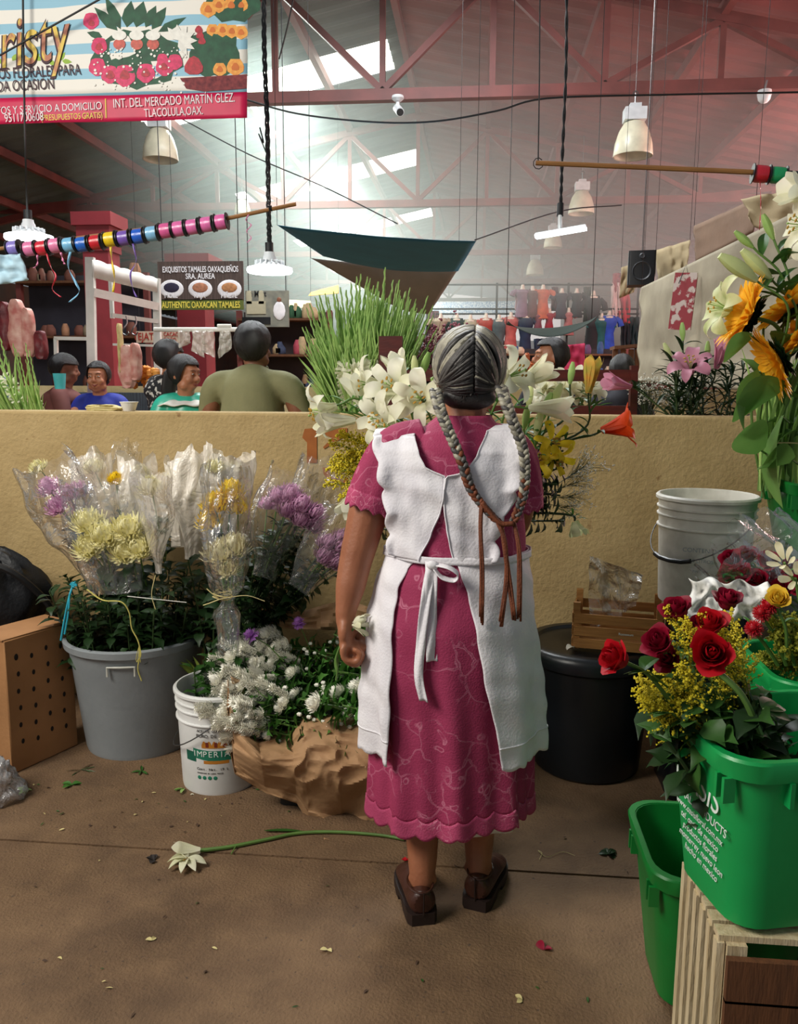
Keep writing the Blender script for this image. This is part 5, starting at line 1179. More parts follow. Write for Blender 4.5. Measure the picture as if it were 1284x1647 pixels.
# airy twigs with tiny white flowers
def mk_gyp(label, L=.22, n=60, m=None, r=.0028, sp=.07, sm=None):
    t = thing('filler_spray', label, 'filler flower'); b = MB(); f = MB(); b.tube([(0, 0, 0), (.004, 0, L*.6)], .0018, 4)
    for i in range(n):
        z = L*rnd(.3, .8); a = rnd(0, 2*PI); e = V((math.cos(a)*rnd(.3, 1)*sp, math.sin(a)*rnd(.3, 1)*sp, z+rnd(.02, .06))); b.tube([(0, 0, z-.03), V((e.x*.5, e.y*.5, z+.01)), e], .0006, 3)
        for j in range(3): f.ball(e+V((rnd(-1, 1), rnd(-1, 1), rnd(-1, 1)))*.005, r*rnd(.6, 1.2), 5)
    ob('stem', b, sm or M_stemd, t); ob('florets', f, m or M_aster, t); return t
gy = mk_gyp('x'); 
for (x0, y0, x1, y1) in ((895, 780, 965, 735), (890, 790, 955, 765), (885, 800, 950, 800), (880, 810, 935, 822)):
    p, q = at(x0, y0, 2.42), at(x1, y1, 2.40); put(gy, orient(p, q-p, rnd(0, 6), (q-p).length/.20), 'airy twig of tiny white flowers reaching right over the ochre wall', 'airy twigs right of her bunch')
set_flower('alstroemeria', 'drooping pale green flower cluster low at the right end of the bunch', 'flower', at(925, 838, 2.38), (.3, -.2, -1), at(850, 825, 2.42), [('bloom', lily_bloom(.028, .03, .3, curl=.5), M_lilyb), ], sm=M_stemd, nl=7, ll=.05, lw=.007, lt=(.5, 1))

# ---------------------------------------------------------------- behind the wall: gladioli, dark red rack
random.seed(31)
sp = [mk_spike('x', .66, 15), mk_spike('x', .60, 13), mk_spike('x', .70, 17)]; spw = mk_spike('x', .50, 12, 8)
lab = 'green gladiolus spike in the tall dense clump left of her head'
for i in range(235):
    f = ((i*.618) % 1)*2-1; g = ((i*.414) % 1)
    x0, y0 = lerp(545, 610, (f+1)/2), 3.85+.25*g; base = at(x0, 690, y0); tip = at(lerp(500, 705, (f+1)/2)+rnd(-14, 14), 478+55*abs(f)**2+rnd(-30, 35), y0+rnd(-.05, .12)); tip.z = min(tip.z, 2.2)
    put(sp[i % 3], orient(base, tip-base, rnd(-.6, .6)+(PI if f < 0 else 0), (tip-base).length/.66), lab, 'gladiolus spikes in the tall clump')
for i in range(12):
    base = at(rnd(560, 600), 700, 3.75); tip = at(rnd(525, 605), rnd(545, 580), 3.72); put(spw, orient(base, tip-base, rnd(0, 6), (tip-base).length/.5), 'white flowering gladiolus spike in front of the green clump', 'white gladioli before the green clump')
for i in range(22):
    f = (i+.5)/22; base = at(lerp(10, 75, f), 690, 3.62); tip = at(lerp(-70, 62, f)+rnd(-12, 12), lerp(530, 600, f)+rnd(-25, 25), 3.60+rnd(-.05, .1))
    put([sp[0], spw][i % 4 == 3], orient(base, tip-base, rnd(0, 6), (tip-base).length/.6), 'gladiolus spike leaning left behind the wall near the woman in blue', 'leaning gladioli at the far left')
M_dred = mat('dark_red_varnish', '#5b1c14', .45, .2, 8, .1, 30, col2='#431410', stretch=(1, 1, 6))
rk = thing('wooden_rack', 'dark red wooden rack frame standing behind the ochre wall', 'rack', (0, 0, 0))
def rb(px0, py0, px1, py1, Y, w, h, nm): b = MB(); b.bar(at(px0, py0, Y), at(px1, py1, Y), w, h, up=(0, 1, 0)); ob(nm, b, M_dred, rk)
rb(629, 541, 629, 720, 3.66, .105, .05, 'post'); rb(1020, 588, 1016, 720, 3.66, .03, .045, 'post')
rb(629, 604, 1024, 604, 3.66, .05, .03, 'rail'); rb(629, 660, 1020, 661, 3.66, .045, .03, 'rail')
rb(560, 697, 629, 700, 3.66, .03, .03, 'rail')
b = MB(); b.box((at(820, 720, 3.9).x, 3.95, .94), (1.9, .50, .03)); ob('shelf', b, M_dred, rk)
for i, x in enumerate((-.58, 1.28)): b = MB(); b.box((x, 4.16, .47), (.05, .05, .94)); ob('post', b, M_dred, rk); b = MB(); b.box((x, 3.72, .47), (.05, .05, .94)); ob('post', b, M_dred, rk)
# white lilies lying behind the rack
random.seed(41)
for i in range(16):
    p = at(rnd(868, 965), rnd(618, 645), 3.95+rnd(-.1, .1)); set_flower('lily', 'white lily in the heap behind the rack right of her head', 'lily', p, (rnd(-1, 1), -.6, rnd(-.2, .8)), p+V((rnd(-.05, .1), .12, -.22)), [('bloom', lily_bloom(.05, .06, rnd(.6, 1), curl=1.4), M_lily)], nl=2, group='white lilies heaped behind the rack')
set_flower('lily', 'orange lily opening above the heap of white lilies', 'lily', at(948, 622, 3.8), (-.3, -.3, 1), at(945, 700, 3.85), [('bloom', lily_bloom(.05, .05, .8), petal_mat('apricot_petal', '#e6a64c'))], nl=3)
# dark twiggy bush
tw = mk_gyp('x', .42, 110, mat('dusty_pink_floret', '#b06a78', .8), .0045, .16, mat('twig', '#4a4038', .8))
for i in range(14):
    base = at(rnd(690, 730), 700, 4.25); tip = at(rnd(650, 765), rnd(500, 560), 4.25+rnd(-.1, .1)); put(tw, orient(base, tip-base, rnd(0, 6), (tip-base).length/.42), 'dusty pink filler spray in the dark twiggy bunch behind her head', 'dark twiggy bunch')
# pink lilies on the right, behind the wall
PB = (1105, 700, 3.58)
for a in [('pink lily facing up, the lower left of the two pink ones', 1112, 600, 3.50, (-.3, -.7, .7), 'open', M_pink), ('pink lily with upright petals behind the other pink one', 1152, 592, 3.56, (.1, -.4, 1), 'half', M_pink),
          ('cream green lily bud above the pink lilies, leaning left', 1080, 578, 3.52, (-.5, 0, 1), 'bud', M_lilyb), ('slim green lily bud standing highest above the pink lilies', 1099, 548, 3.55, (-.1, 0, 1), 'bud', M_spike),
          ('pale pink lily low beside the dark red rack post', 1015, 622, 3.55, (-.9, -.4, .2), 'half', M_pink), ('green bud between the two pink lilies', 1137, 578, 3.54, (0, 0, 1), 'bud', M_spike)]:
    lily(a[0], *a[1:4], a[4], at(PB[0]+rnd(-15, 25), PB[1], PB[2]), a[5], a[6], nl=9, ll=.13, lw=.018, sm=M_stemd, lm=M_leafk, lt=(.1, .95), R=.06 if a[5] != 'bud' else .06)
dl = thing('dark_lily', 'x', 'lily'); b = MB(); b.tube([(0, 0, 0), (0, 0, .34)], .004, 5); ob('stem', b, M_stemd, dl); ob('leaves', long_leaves(MB(), .02, .34, 20, .13, .016), M_leafk, dl)
for i in range(14): put(dl, orient(at(rnd(1075, 1190), 700, 3.6+rnd(-.05, .12)), (rnd(-.4, .4), 0, 1), rnd(0, 6), rnd(.7, 1)), 'dark leafed lily stem among the pink lilies behind the wall', 'dark lily stems behind the wall')
for i in range(10):
    p = at(rnd(1030, 1110), 690, 3.8); put(gy, orient(p, (rnd(-.3, .3), 0, 1), rnd(0, 6), 1.1), 'white airy spray low behind the wall under the pink lilies', 'white airy sprays under the pink lilies')

# ---------------------------------------------------------------- corner tub: sunflowers, tall leaves, lily buds
random.seed(51)
def sun_parts(R=.06, m=M_sun):
    p = MB(); 
    for row in range(2):
        n = 20
        for i in range(n): leaf(p, Matrix.Rotation(i*2*PI/n+row*.16, 4, 'Z')@Matrix.Translation((R*.38, 0, .004*row))@Matrix.Rotation(-.35-.25*row, 4, 'Y'), R*rnd(.85, 1.1), R*.36, .3, 0, 5, .2)
    s = MB()
    for row in range(2):
        for i in range(14): leaf(s, Matrix.Rotation(i*2*PI/14+row*.2, 4, 'Z')@Matrix.Translation((R*.15, 0, -.006-.006*row))@Matrix.Rotation(.1+.2*row, 4, 'Y'), R*.62, R*.3, -.4, 0, 4, .2)
    s.ball((0, 0, -.008), R*.4, 12, 0, (1, 1, .45)); d = MB(); d.ball((0, 0, .004), R*.42, 14, 0, (1, 1, .35)); return [('petals', p, m), ('sepals', s, M_leafk), ('disc', d, mat('sunflower_disc', '#4a2a10', .9, .3, 60, .6, 200))]
CT = lambda: at(rnd(1225, 1290), 800, 2.58)
for lbl, px, py, Y, d, R in (('sunflower turned away to the left, the leftmost of the sunflowers', 1206, 507, 2.42, (-.9, .05, .35), .085), ('sunflower at the right frame edge above the others', 1278, 498, 2.46, (-.6, .3, .8), .085),
                           ('sunflower facing away, lowest of the sunflowers', 1252, 578, 2.36, (-.6, .1, -.35), .085), ('sunflower half cut by the frame edge, in the middle of the sunflowers', 1290, 545, 2.40, (-.85, .15, .45), .08)):
    set_flower('sunflower', lbl, 'sunflower', at(px, py, Y), d, CT(), sun_parts(R), .007, nl=3, ll=.14, lw=.075, lm=M_leafb, lt=(.2, .7))
for lbl, px, py, Y, d, kd, m, R in (('huge pale green lily bud left of the sunflowers, leaning left', 1218, 452, 2.34, (-1, -.1, .62), 'bud', M_lilyb, .100), ('second pale green lily bud behind the huge one', 1240, 448, 2.40, (-.75, 0, .7), 'bud', M_lilyb, .09),
    ('small green lily bud above the pale buds', 1212, 398, 2.42, (-.6, 0, .5), 'bud', M_spike, .055), ('small yellow green lily bud nearest the beige curtains', 1245, 385, 2.42, (-.5, 0, 1), 'bud', M_spike, .06),
    ('cream lily wide open at the right edge, above the buds', 1318, 365, 2.36, (-1, -.1, .1), 'open', M_lily, .065), ('cream lily partly cut by the frame edge, topmost of the corner tub', 1325, 318, 2.4, (-1, -.2, .2), 'half', M_lily, .07),
    ('cream green lily open sideways left of the sunflowers', 1182, 500, 2.52, (-1, -.15, .25), 'open', petal_mat('greenish_lily', '#e3e6b4', '#c2d08e', .5, .35), .062)):
    lily(lbl, px, py, Y, d, CT(), kd, m, R, R*.8, nl=4, ll=.11, lw=.03, lm=M_leaf, lt=(.6, .97))
tl = thing('gladiolus_cutting', 'x', 'leaves'); b = MB(); leaf(b, RM((0, 0, 0), 0, 1.5), .42, .030, .15, 0, 9, .3); ob('blade', b, M_spike, tl); 
for i in range(34):
    p = at(rnd(1216, 1300), 790, 2.50+rnd(0, .2)); put(tl, orient(p, (rnd(-.12, .12), rnd(-.05, .05), 1), rnd(0, 6), rnd(.75, 1.1)), 'upright green blade bundled in the corner tub', 'green blades in the corner tub')
for i, (px, py, l, yw, pt, dr_) in enumerate(((1222, 618, .19, 3.4, -1.0, .7), (1258, 690, .26, 3.9, -1.2, .5), (1262, 640, .20, 3.2, -.3, .8), (1225, 745, .18, 4.0, .5, .3), (1275, 760, .16, 3.5, .2, .9), (1210, 560, .12, 3.3, -.5, .6))):
    t = thing('broad_leaf', ['long drooping sunflower leaf, topmost of the broad ones', 'largest hanging sunflower leaf at the right edge', 'broad leaf spreading left under the lowest sunflower', 'pointed broad leaf crossing the stems above the tub', 'light green broad leaf lowest above the corner tub', 'small broad leaf under the leftmost sunflower'][i], 'leaf', at(px, py-20, 2.34)); b = MB()
    leaf(b, RM((0, 0, 0), yw, pt, .9), l, l*.62, dr_, 0, 9, .12); ob('blade', b, M_leafb, t); b = MB(); b.tube([(0, 0, 0), (.05, .08, -.02)], .003, 5); ob('leaf_stalk', b, M_stem, t)
b = MB(); p = at(1255, 712, 2.56); b.tube([V((p.x+.11*math.cos(a), p.y+.06*math.sin(a), p.z+.004*math.sin(3*a))) for a in [i*2*PI/24 for i in range(25)]], .0025, 5); tag(ob('twine', b, M_raf), 'pale twine tied round the upright blades in the corner tub', 'twine')

# ---------------------------------------------------------------- roses in the bright green tub
random.seed(61)
TB = V((.58, 1.50, .55))
for i, (px, py, Y, d, s, m) in enumerate(((1002, 1062, 1.42, (-1, -.45, .45), 1.08, M_rose), (1066, 1040, 1.47, (-.6, -.6, .8), 1.05, M_rosed), (1092, 990, 1.55, (-.4, -.5, 1), 1.0, M_rosed), (1142, 1013, 1.50, (-.2, -.6, 1), 1.05, M_rose),
                                      (1146, 1052, 1.40, (-.3, -.9, .45), 1.25, M_rose), (1168, 975, 1.60, (.1, -.4, 1), .95, M_rosed), (1128, 1020, 1.55, (-.3, -.4, .8), .95, M_rosed), (1078, 1062, 1.50, (-.4, -.6, .4), .9, M_rosed))):
    p = at(px, py, Y); set_flower('rose', ['bright red rose farthest left, hanging out of the green tub', 'dark red rose second from the left over the green tub', 'red rose highest at the left of the green tub bunch', 'red rose directly above the largest one', 'largest and nearest red rose over the green tub', 'dark red rose at the back top of the tub bunch', 'dark red rose squeezed behind the largest one', 'dark red rose tucked low between goldenrod'][i],
        'rose', p, d, TB+V((rnd(-.05, .05), rnd(-.05, .05), 0)), [('bloom', rose_bloom(.026*s), m)], .0045, nl=4, ll=.055, lw=.034, lm=M_leaf, lt=(.35, .85))
for i in range(34):
    px, py = [(rnd(1020, 1110), rnd(1060, 1130)), (rnd(1080, 1190), rnd(985, 1075)), (rnd(1040, 1120), rnd(1090, 1150))][i % 3]; p = at(px, py, 1.46+rnd(-.04, .1)); d = p-TB
    put([gr, gr2][i % 2], orient(p-d.normalized()*.11, d+V((0, 0, -.03)), rnd(0, 6), rnd(.5, .68)), 'goldenrod sprig among the red roses in the bright green tub', 'goldenrod among the roses')
rl = mk_leafy('x', M_leaf, .20, 12, .055); rl2 = mk_leafy('x', M_leafk, .20, 16, .05)
for i in range(34):
    a = rnd(0, 2*PI); f = rnd(.2, 1); p = at(rnd(1040, 1250), rnd(1105, 1185), 1.50+rnd(-.08, .1)); b0 = TB+V((rnd(-.08, .10), rnd(-.05, .08), 0)); put([rl, rl2][i % 2], orient(b0, p-b0, rnd(0, 6), (p-b0).length/.20), 'leafy green stem in the bright green tub', 'leafy stems in the bright green tub')
# broad leaf pair in front
for i, (px, py, yw) in enumerate(((1048, 1083, 2.9), (1082, 1148, 3.1), (1118, 1160, 3.4), (1228, 1140, .3))):
    t = thing('broad_leaf', ['rounded leaf beside the leftmost rose', 'rounded dark leaf over the left rim of the green tub', 'rounded leaf lying on the front rim of the green tub', 'rounded leaf at the right end of the green tub'][i], 'leaf', at(px, py, 1.42)); b = MB()
    for k in range(3): leaf(b, RM((0, 0, 0), yw+.6*(k-1), -.1+.2*k, .3), .05, .03, .5, 0, 6, .1)
    ob('blade', b, M_leaf, t); b = MB(); b.tube([(0, 0, 0), (.04, .04, -.04)], .002, 5); ob('leaf_stalk', b, M_stem, t)
t = thing('flower_stalk', 'thick pale green stem slanting down into the bright green tub', 'stem', (0, 0, 0)); b = MB(); b.tube(spline([at(1155, 1080, 1.44), at(1195, 1120, 1.42), at(1225, 1185, 1.42)], 5), .006, 7); ob('stem', b, M_stem, t)
# bushy goldenrod behind
g3 = mk_goldenrod('x', .26, 38, mat('goldenrod_olive', '#b5ac30', .7, .2, 30, col2='#8c8f2e'), 16)
for i in range(26):
    b0 = V((.88+rnd(-.08, .12), 1.98+rnd(-.06, .06), .72)); p = at(rnd(1200, 1300), rnd(965, 1060), 1.92+rnd(-.06, .08)); put(g3, orient(b0, p-b0, rnd(0, 6), max(.55, (p-b0).length/.34)), 'bushy goldenrod stem behind the red roses', 'bushy goldenrod at the right edge')
# roses wrapped in film behind, white paper, cream and yellow blooms
for i, (px, py, Y) in enumerate(((1180, 903, 2.2), (1196, 925, 2.16), (1240, 905, 2.2), (1222, 935, 2.14), (1262, 948, 2.12), (1205, 898, 2.24), (1275, 920, 2.2), (1175, 928, 2.18), (1248, 930, 2.18), (1288, 945, 2.1), (1228, 968, 2.1))):
    set_flower('rose', 'dark crimson rose in the clear wrap below the corner tub', 'rose', at(px, py, Y), (-.6, -.7, .6), at(px+90, py+60, Y+.05), [('bloom', rose_bloom(.026), M_rosed)], nl=3, ll=.05, lw=.03, lm=M_leaf, group='crimson roses in the clear wrap')
sleeve('clear plastic wrap around the crimson roses below the corner tub', at(1300, 985, 2.20), at(1158, 880, 2.18), .10, .10, F_clear, 21, .55)
sleeve('loose clear film bulging between the scuffed bucket and the corner tub', at(1260, 930, 2.30), at(1200, 850, 2.34), .10, .11, F_clear, 22, .4)
b = MB(); b.grid(lambda u, v: at(lerp(1108, 1235, u)+6*math.sin(v*7), lerp(930, 1000, v)+10*u*(1-v)+5*math.sin(u*17), 2.02+.05*wob((u*4, v*2, 0), 2.2, 1, 6)-.05*v), 34, 14)
tag(ob('wrapping_paper', b, mat('white_tissue', '#ecebe6', .7, .05, 8, .2, 30), sharp=0, solid=.001), 'crumpled white wrapping paper between the red roses and the scuffed bucket', 'paper')
lily('cream gladiolus flower at the right edge above the crimson roses', 1262, 905, 2.0, (-.6, -.8, .6), at(1290, 990, 2.02), 'half', M_mum_c, .022, .024, op=.5, nl=1)
lily('second cream gladiolus flower just below the other', 1280, 930, 2.0, (-.4, -.8, .3), at(1295, 1000, 2.02), 'half', M_mum_c, .022, .024, op=.5, nl=1)
set_flower('rose', 'single yellow rose on top of the bushy goldenrod', 'rose', at(1252, 968, 1.86), (-.3, -.7, .7), at(1265, 1060, 1.9), [('bloom', rose_bloom(.024), petal_mat('yellow_rose', '#f3d34a', '#e8b83a', .5, .25))], nl=2, ll=.04)
for i, (px, py) in enumerate(((1225, 985), (1212, 1010), (1238, 972))): set_flower('carnation', ['red carnation left of the yellow rose', 'small red carnation in the edge of the goldenrod', 'red carnation touching the yellow rose'][i], 'flower', at(px, py, 1.88), (-.5, -.7, .5), at(px+40, 1070, 1.92), [('bloom', mum_bloom(.022, 6, shag=.1, curl=.3), M_rose)], nl=2, ll=.04)
# clear bag in the fruit crate
def bagf(u, v):
    p = at(lerp(948, 1035, u)+12*v*math.sin(u*5), lerp(lerp(893, 925, u), lerp(1010, 975, u), v), 2.88+.07*math.sin(u*PI)*.5); return p+V((0, .03*wob((u*3, v*3, 1), 2.2, 1, 8), 0))
b = MB(); b.grid(bagf, 26, 20); b.grid(lambda u, v: bagf(u, v)+V((0, .05*math.sin(u*PI)*math.sin(v*PI), 0)), 26, 20); tag(ob('plastic_bag', b, F_clear, sharp=0), 'crumpled clear plastic bag standing in the wooden fruit crate', 'plastic bag')
# ---------------------------------------------------------------- floor: fallen lily, leaf scraps, petals, film
random.seed(71)
fl_ = thing('fallen_lily', 'cut lily with long stem lying on the concrete floor', 'flower', (0, 0, 0))
P = spline([ground(x, y, .008) for x, y in ((322, 1368), (370, 1362), (430, 1350), (480, 1340), (540, 1338), (610, 1343), (650, 1350))], 6)
b = MB(); b.tube(P, lambda s: .0062-.002*s, 7); b.tube([ground(380, 1360, .01), ground(372, 1374, .002)], .002, 5); ob('stem', b, M_stem, fl_)
p = ground(322, 1368, .02); b = MB(); M = orient(p, (-1, -.25, .02), .5); b.join(lily_bloom(.04, .055, .25, curl=.6), M); ob('bud', b, M_lily, fl_)
b = MB(); c = ground(302, 1380, .022)
for k, a in enumerate((3.3, 3.9, 4.7, 5.4, 6.1, 2.4)): leaf(b, RM(c, a, -.0, .2), .062, .026, .35, 0, 6, .35)
ob('bloom', b, M_lily, fl_, sharp=0, solid=.0008); b = MB(); b.tube([c, c+V((-.005, -.02, .006))], .002, 5); ob('stamens', b, M_pollen, fl_)
b = MB(); leaf(b, Matrix.Translation(ground(425, 1336, .006))@Matrix.Rotation(.15, 4, 'Z'), .13, .016, .1, 0, 6); tag(ob('loose_leaf', b, M_leaf), 'narrow green leaf lying by the stem of the cut lily', 'leaf')
def scrap(label, px, py, m, L, W, n=1, grp=None, nm='leaf_scrap', z=.003):
    b = MB(); c = ground(px, py, z)
    for k in range(n): leaf(b, RM(c, rnd(0, 6.28), rnd(-.05, .15), rnd(-.5, .5)), L*rnd(.7, 1.2), W, rnd(-.3, .5), 0, 4, .3)
    tag(ob(nm, b, m, sharp=0), label, 'petal' if nm == 'petal' else 'leaf scrap', grp)
M_dry = mat('dry_leaf', '#4a3322', .8); M_redp = petal_mat('fallen_red_petal', '#a31838', '#7c0f28', .5, .2)
scrap('curled crimson petal alone on the floor right of her shoes', 875, 1527, M_redp, .03, .022, 2, nm='petal'); scrap('red petal at the front of her left shoe', 652, 1384, M_rose, .022, .016, 2, nm='petal', z=.006); scrap('red petal beside the sole of her left shoe', 656, 1462, M_rose, .016, .012, 2, nm='petal', z=.004)
scrap('dark dried blossom lying left of the fallen lily', 247, 1383, mat('dark_dry', '#2b2320', .8), .030, .022, 4); scrap('dark leaf clump on the floor before the low green tub', 978, 1373, M_leafk, .035, .02, 6)
scrap('green leaf scraps in front of the grey bin', 115, 1262, M_leaf2, .04, .02, 6); scrap('light green leaf scrap by the clear film at the frame edge', 40, 1272, M_spike, .03, .015, 5); scrap('green twig scraps behind the lighter leaves', 130, 1238, M_stemd, .08, .006, 6)
scrap('pale green leaf scrap left of the oil bucket', 296, 1268, M_spike, .045, .014, 3); scrap('green leaf scraps at the foot of the grey bin', 228, 1240, M_leaf, .04, .010, 5); scrap('pale petal scrap near the foot of the oil bucket', 306, 1278, M_lily, .02, .008, 1)
for px, py in ((527, 1527), (245, 1512), (840, 1608)): scrap('small pale leaf scrap on the bare front floor', px, py, M_raf, .018, .012, 2, 'pale scraps on the front floor')
for i in range(70):
    x, y = (rnd(20, 480), rnd(1255, 1340)) if i < 40 else (rnd(20, 1010), rnd(1340, 1630)); scrap('tiny dry leaf crumb on the concrete floor', x, y, [M_dry, M_leaf, M_raf, M_dry][i % 4], rnd(.008, .018), rnd(.003, .008), 1, 'crumbs on the floor')
b = MB(); b.tube(spline([ground(868, 1382, .004), ground(872, 1372, .006), ground(866, 1368, .004), ground(880, 1378, .004), ground(905, 1370, .004), ground(925, 1376, .004)], 6), .0009, 4); tag(ob('thread', b, M_raf), 'thin curled thread on the floor right of her shoes', 'thread')
b = MB(); c = ground(0, 1290, 0)
def film(u, v):
    a = u*2*PI; ph = v*PI*.5; r = .115*(1+wob((math.cos(a), math.sin(a), v*2), 3, .35, 3)+wob((math.cos(a), math.sin(a), v*2), 7, .12, 5)); return V((c.x-.06+r*1.0*math.cos(a)*math.cos(ph), c.y+.02+r*.8*math.sin(a)*math.cos(ph), .005+r*1.3*math.sin(ph)))
b.grid(film, 44, 18, cu=True); tag(ob('crumpled_film', b, film_mat('crumple_film', '#f4f6fa', .28, .3, .15, 14), sharp=0), 'ball of crumpled clear film on the floor at the frame edge', 'plastic wrap')
# ================================================================ things hanging overhead
random.seed(81)
M_cable = mat('black_cable', '#17181a', .6); M_bamboo = mat('bamboo', '#9a6a3a', .5, .2, 12, .1, 30, stretch=(.5, 4, 4))
def cable(label, pts, r, m=None, nm='cable', n=5):
    b = MB(); b.tube(spline([p if isinstance(p, V) else at(*p) for p in pts], 6), r, 5); return tag(ob(nm, b, m or M_cable), label, 'cable')
b = MB()
for k in range(3):
    P = spline([at(426, -90, 4.5), at(425, 60, 4.5), at(430, 200, 4.5), at(432, 330, 4.5), at(434, 405, 4.5)], 16); b.tube([p+V((.009*math.cos(i*.9+k*2.1), .009*math.sin(i*.9+k*2.1), 0)) for i, p in enumerate(P)], .006, 5)
b.tube(spline([at(418, 205, 4.5), at(424, 230, 4.5), at(416, 215, 4.49), at(428, 245, 4.5)], 4), .004, 4)
tag(ob('cable', b, M_cable), 'thick twisted black cable carrying the round lamp in the middle', 'cable')
b = MB()
for k in range(2):
    P = spline([at(912, -90, 4.5), at(911, 100, 4.5), at(905, 250, 4.5), at(902, 335, 4.5)], 16); b.tube([p+V((.005*math.cos(i*.9+k*3.1), .005*math.sin(i*.9+k*3.1), 0)) for i, p in enumerate(P)], .005, 5)
tag(ob('cable', b, M_cable), 'twisted black cable carrying the short tube lamp', 'cable')
cable('thin dark cable hanging down over the banner to the lamp at the left', [(36, -90, 3.95), (38, 100, 3.95), (41, 250, 3.95), (44, 350, 4.3)], .005)
cable('long sagging black cable crossing under the nearest truss', [(395, 160, 7), (480, 183, 7), (600, 196, 7), (700, 195, 7), (800, 178, 7), (880, 158, 7), (1080, 152, 7), (1300, 148, 7)], .008)
cable('straight thin cable rising to the left across the banner corner', [(-20, 100, 3.93), (185, -15, 3.93)], .0045)
cable('short slanting cable right of the thick twisted one', [(480, -40, 6), (463, 40, 6), (449, 95, 6)], .006)
cable('thin cable slanting from the banner foot down to the right', [(290, 190, 9), (400, 248, 9), (520, 300, 9), (640, 360, 9)], .007)
cable('cord holding the end of the bamboo rod', [(869, -60, 3.0), (868, 120, 3.0), (866, 258, 3.0)], .0025)
cable('thin rope tied to the right corner of the blue shade cloth', [(764, 386, 7.0), (900, 340, 7.6), (1000, 330, 8)], .006)
M_led = emis('lamp_glow', '#f2fbff', 5.0); M_lampw = mat('lamp_white', '#dfe4e6', .4)
def ring_lamp(label, px, py, Y, r):
    t = thing('ring_lamp', label, 'lamp', at(px, py, Y)); b = MB(); b.lathe([(r*.62, .004), (r*.70, -.008), (r*.95, -.010), (r, .0), (r*.98, .016), (r*.75, .02), (r*.62, .016)], 40); ob('light_ring', b, M_led, t)
    b = MB(); b.lathe([(0, .012), (r*.55, .012), (r*.78, .022), (r*.6, .036), (r*.30, .052), (r*.28, .075), (.03, .085), (.028, .10), (0, .10)], 32)
    for k in range(16): a = k*PI/8; b.box((0, 0, 0), (r*.30, .006, .02), M=Matrix.Rotation(a, 4, 'Z')@Matrix.Translation((r*.5, 0, .045)))
    ob('housing', b, M_lampw, t); b = MB(); b.tube([(0, 0, .095), (0, 0, .15)], .022, 10); ob('socket', b, M_cable, t)
ring_lamp('round ring lamp glowing above the spool rod at the far left', 47, 384, 4.4, .128); ring_lamp('round ring lamp glowing at the end of the thick twisted cable', 434, 436, 4.5, .125)
t = thing('tube_lamp', 'short glowing tube lamp hanging right of the middle', 'lamp', (0, 0, 0)); a_, c_ = at(862, 381, 4.5), at(943, 367, 4.42)
b = MB(); b.bar(a_, c_, .05, .018); ob('light_panel', b, M_led, t); b = MB(); b.bar(a_+V((0, 0, .012)), c_+V((0, 0, .012)), .03, .012); b.tube([at(901, 372, 4.46), at(901, 345, 4.46)], .011, 8); ob('holder', b, M_lampw, t)
b = MB(); b.tube([at(901, 347, 4.46), at(902, 328, 4.48)], .018, 10); ob('socket', b, M_cable, t)
# ribbon spools on a rod
RODS = [('#8d7fd0', 23, 399), ('#e87fb0', 49, 400), ('#d8243c', 69, 399), ('#ee86b4', 90, 395), ('#7cc0e8', 112, 394), ('#1f66c8', 133, 393), ('#cf1f2e', 155, 390), ('#f2cf1c', 178, 385), ('#7a58b8', 200, 383), ('#1d5fd0', 223, 380), ('#86c2ea', 245, 376), ('#e05f9c', 267, 371), ('#ea6fb0', 288, 368), ('#ea72b4', 310, 365), ('#ec74b6', 333, 361), ('#ea6cb0', 356, 357)]
nm_c = {'#8d7fd0': 'lilac', '#e87fb0': 'rose pink', '#d8243c': 'crimson', '#ee86b4': 'soft pink', '#7cc0e8': 'sky blue', '#1f66c8': 'royal blue', '#cf1f2e': 'bright red', '#f2cf1c': 'yellow', '#7a58b8': 'purple', '#1d5fd0': 'deep blue', '#86c2ea': 'pale blue'}
rod = thing('spool_rod', 'bamboo rod strung with ribbon spools, sloping up to the right', 'rod', (0, 0, 0)); b = MB(); b.tube([at(-30, 404, 3.5), at(372, 350, 3.5), at(476, 328, 3.5)], .0085, 8); ob('pole', b, M_bamboo, rod)
b = MB()
for k in range(4): b.tube(spline([at(434, 335, 3.5)+V((0, .011*math.cos(q), .011*math.sin(q)))+V((.003*k-.004+.001*q, 0, 0)) for q in [i*1.2 for i in range(6)]], 3), .002, 4)
b.tube(spline([at(434, 337, 3.49), at(430, 352, 3.49), at(438, 365, 3.49)], 4), .002, 4); ob('tie_cord', b, M_cable, rod)
ax = (at(372, 350, 3.5)-at(-30, 404, 3.5)).normalized()
def ribbon_mat(c): return mat('ribbon_'+c[1:], c, .22, .12, 40, .15, 160, spec=.9, stretch=(1, 1, 12))
def spool(label, p, ax, c, w=.052, r=.031):
    t = thing('ribbon_spool', label, 'ribbon spool', (0, 0, 0)); t.matrix_basis = orient(p, ax); b = MB(); b.lathe([(r*.3, -w/2+.004), (r*.93, -w/2+.004), (r, -w*.25), (r*.99, w*.25), (r*.93, w/2-.004), (r*.3, w/2-.004)], 28); ob('wound_ribbon', b, ribbon_mat(c), t)
    for s in (-1, 1): b = MB(); b.lathe([(.010, s*w/2-.0015), (r*1.16, s*w/2-.0015), (r*1.16, s*w/2+.0015), (.010, s*w/2+.0015)], 28); ob('flange', b, M_dark, t)
    return t
pinks = ['dusty pink ribbon spool with a label, right of the pale blue one', 'pink ribbon spool, second right of the pale blue one', 'pink ribbon spool in the middle of the five pink ones at the right', 'pink ribbon spool, last but one before the right end of the row', 'pink ribbon spool closing the right end of the row']
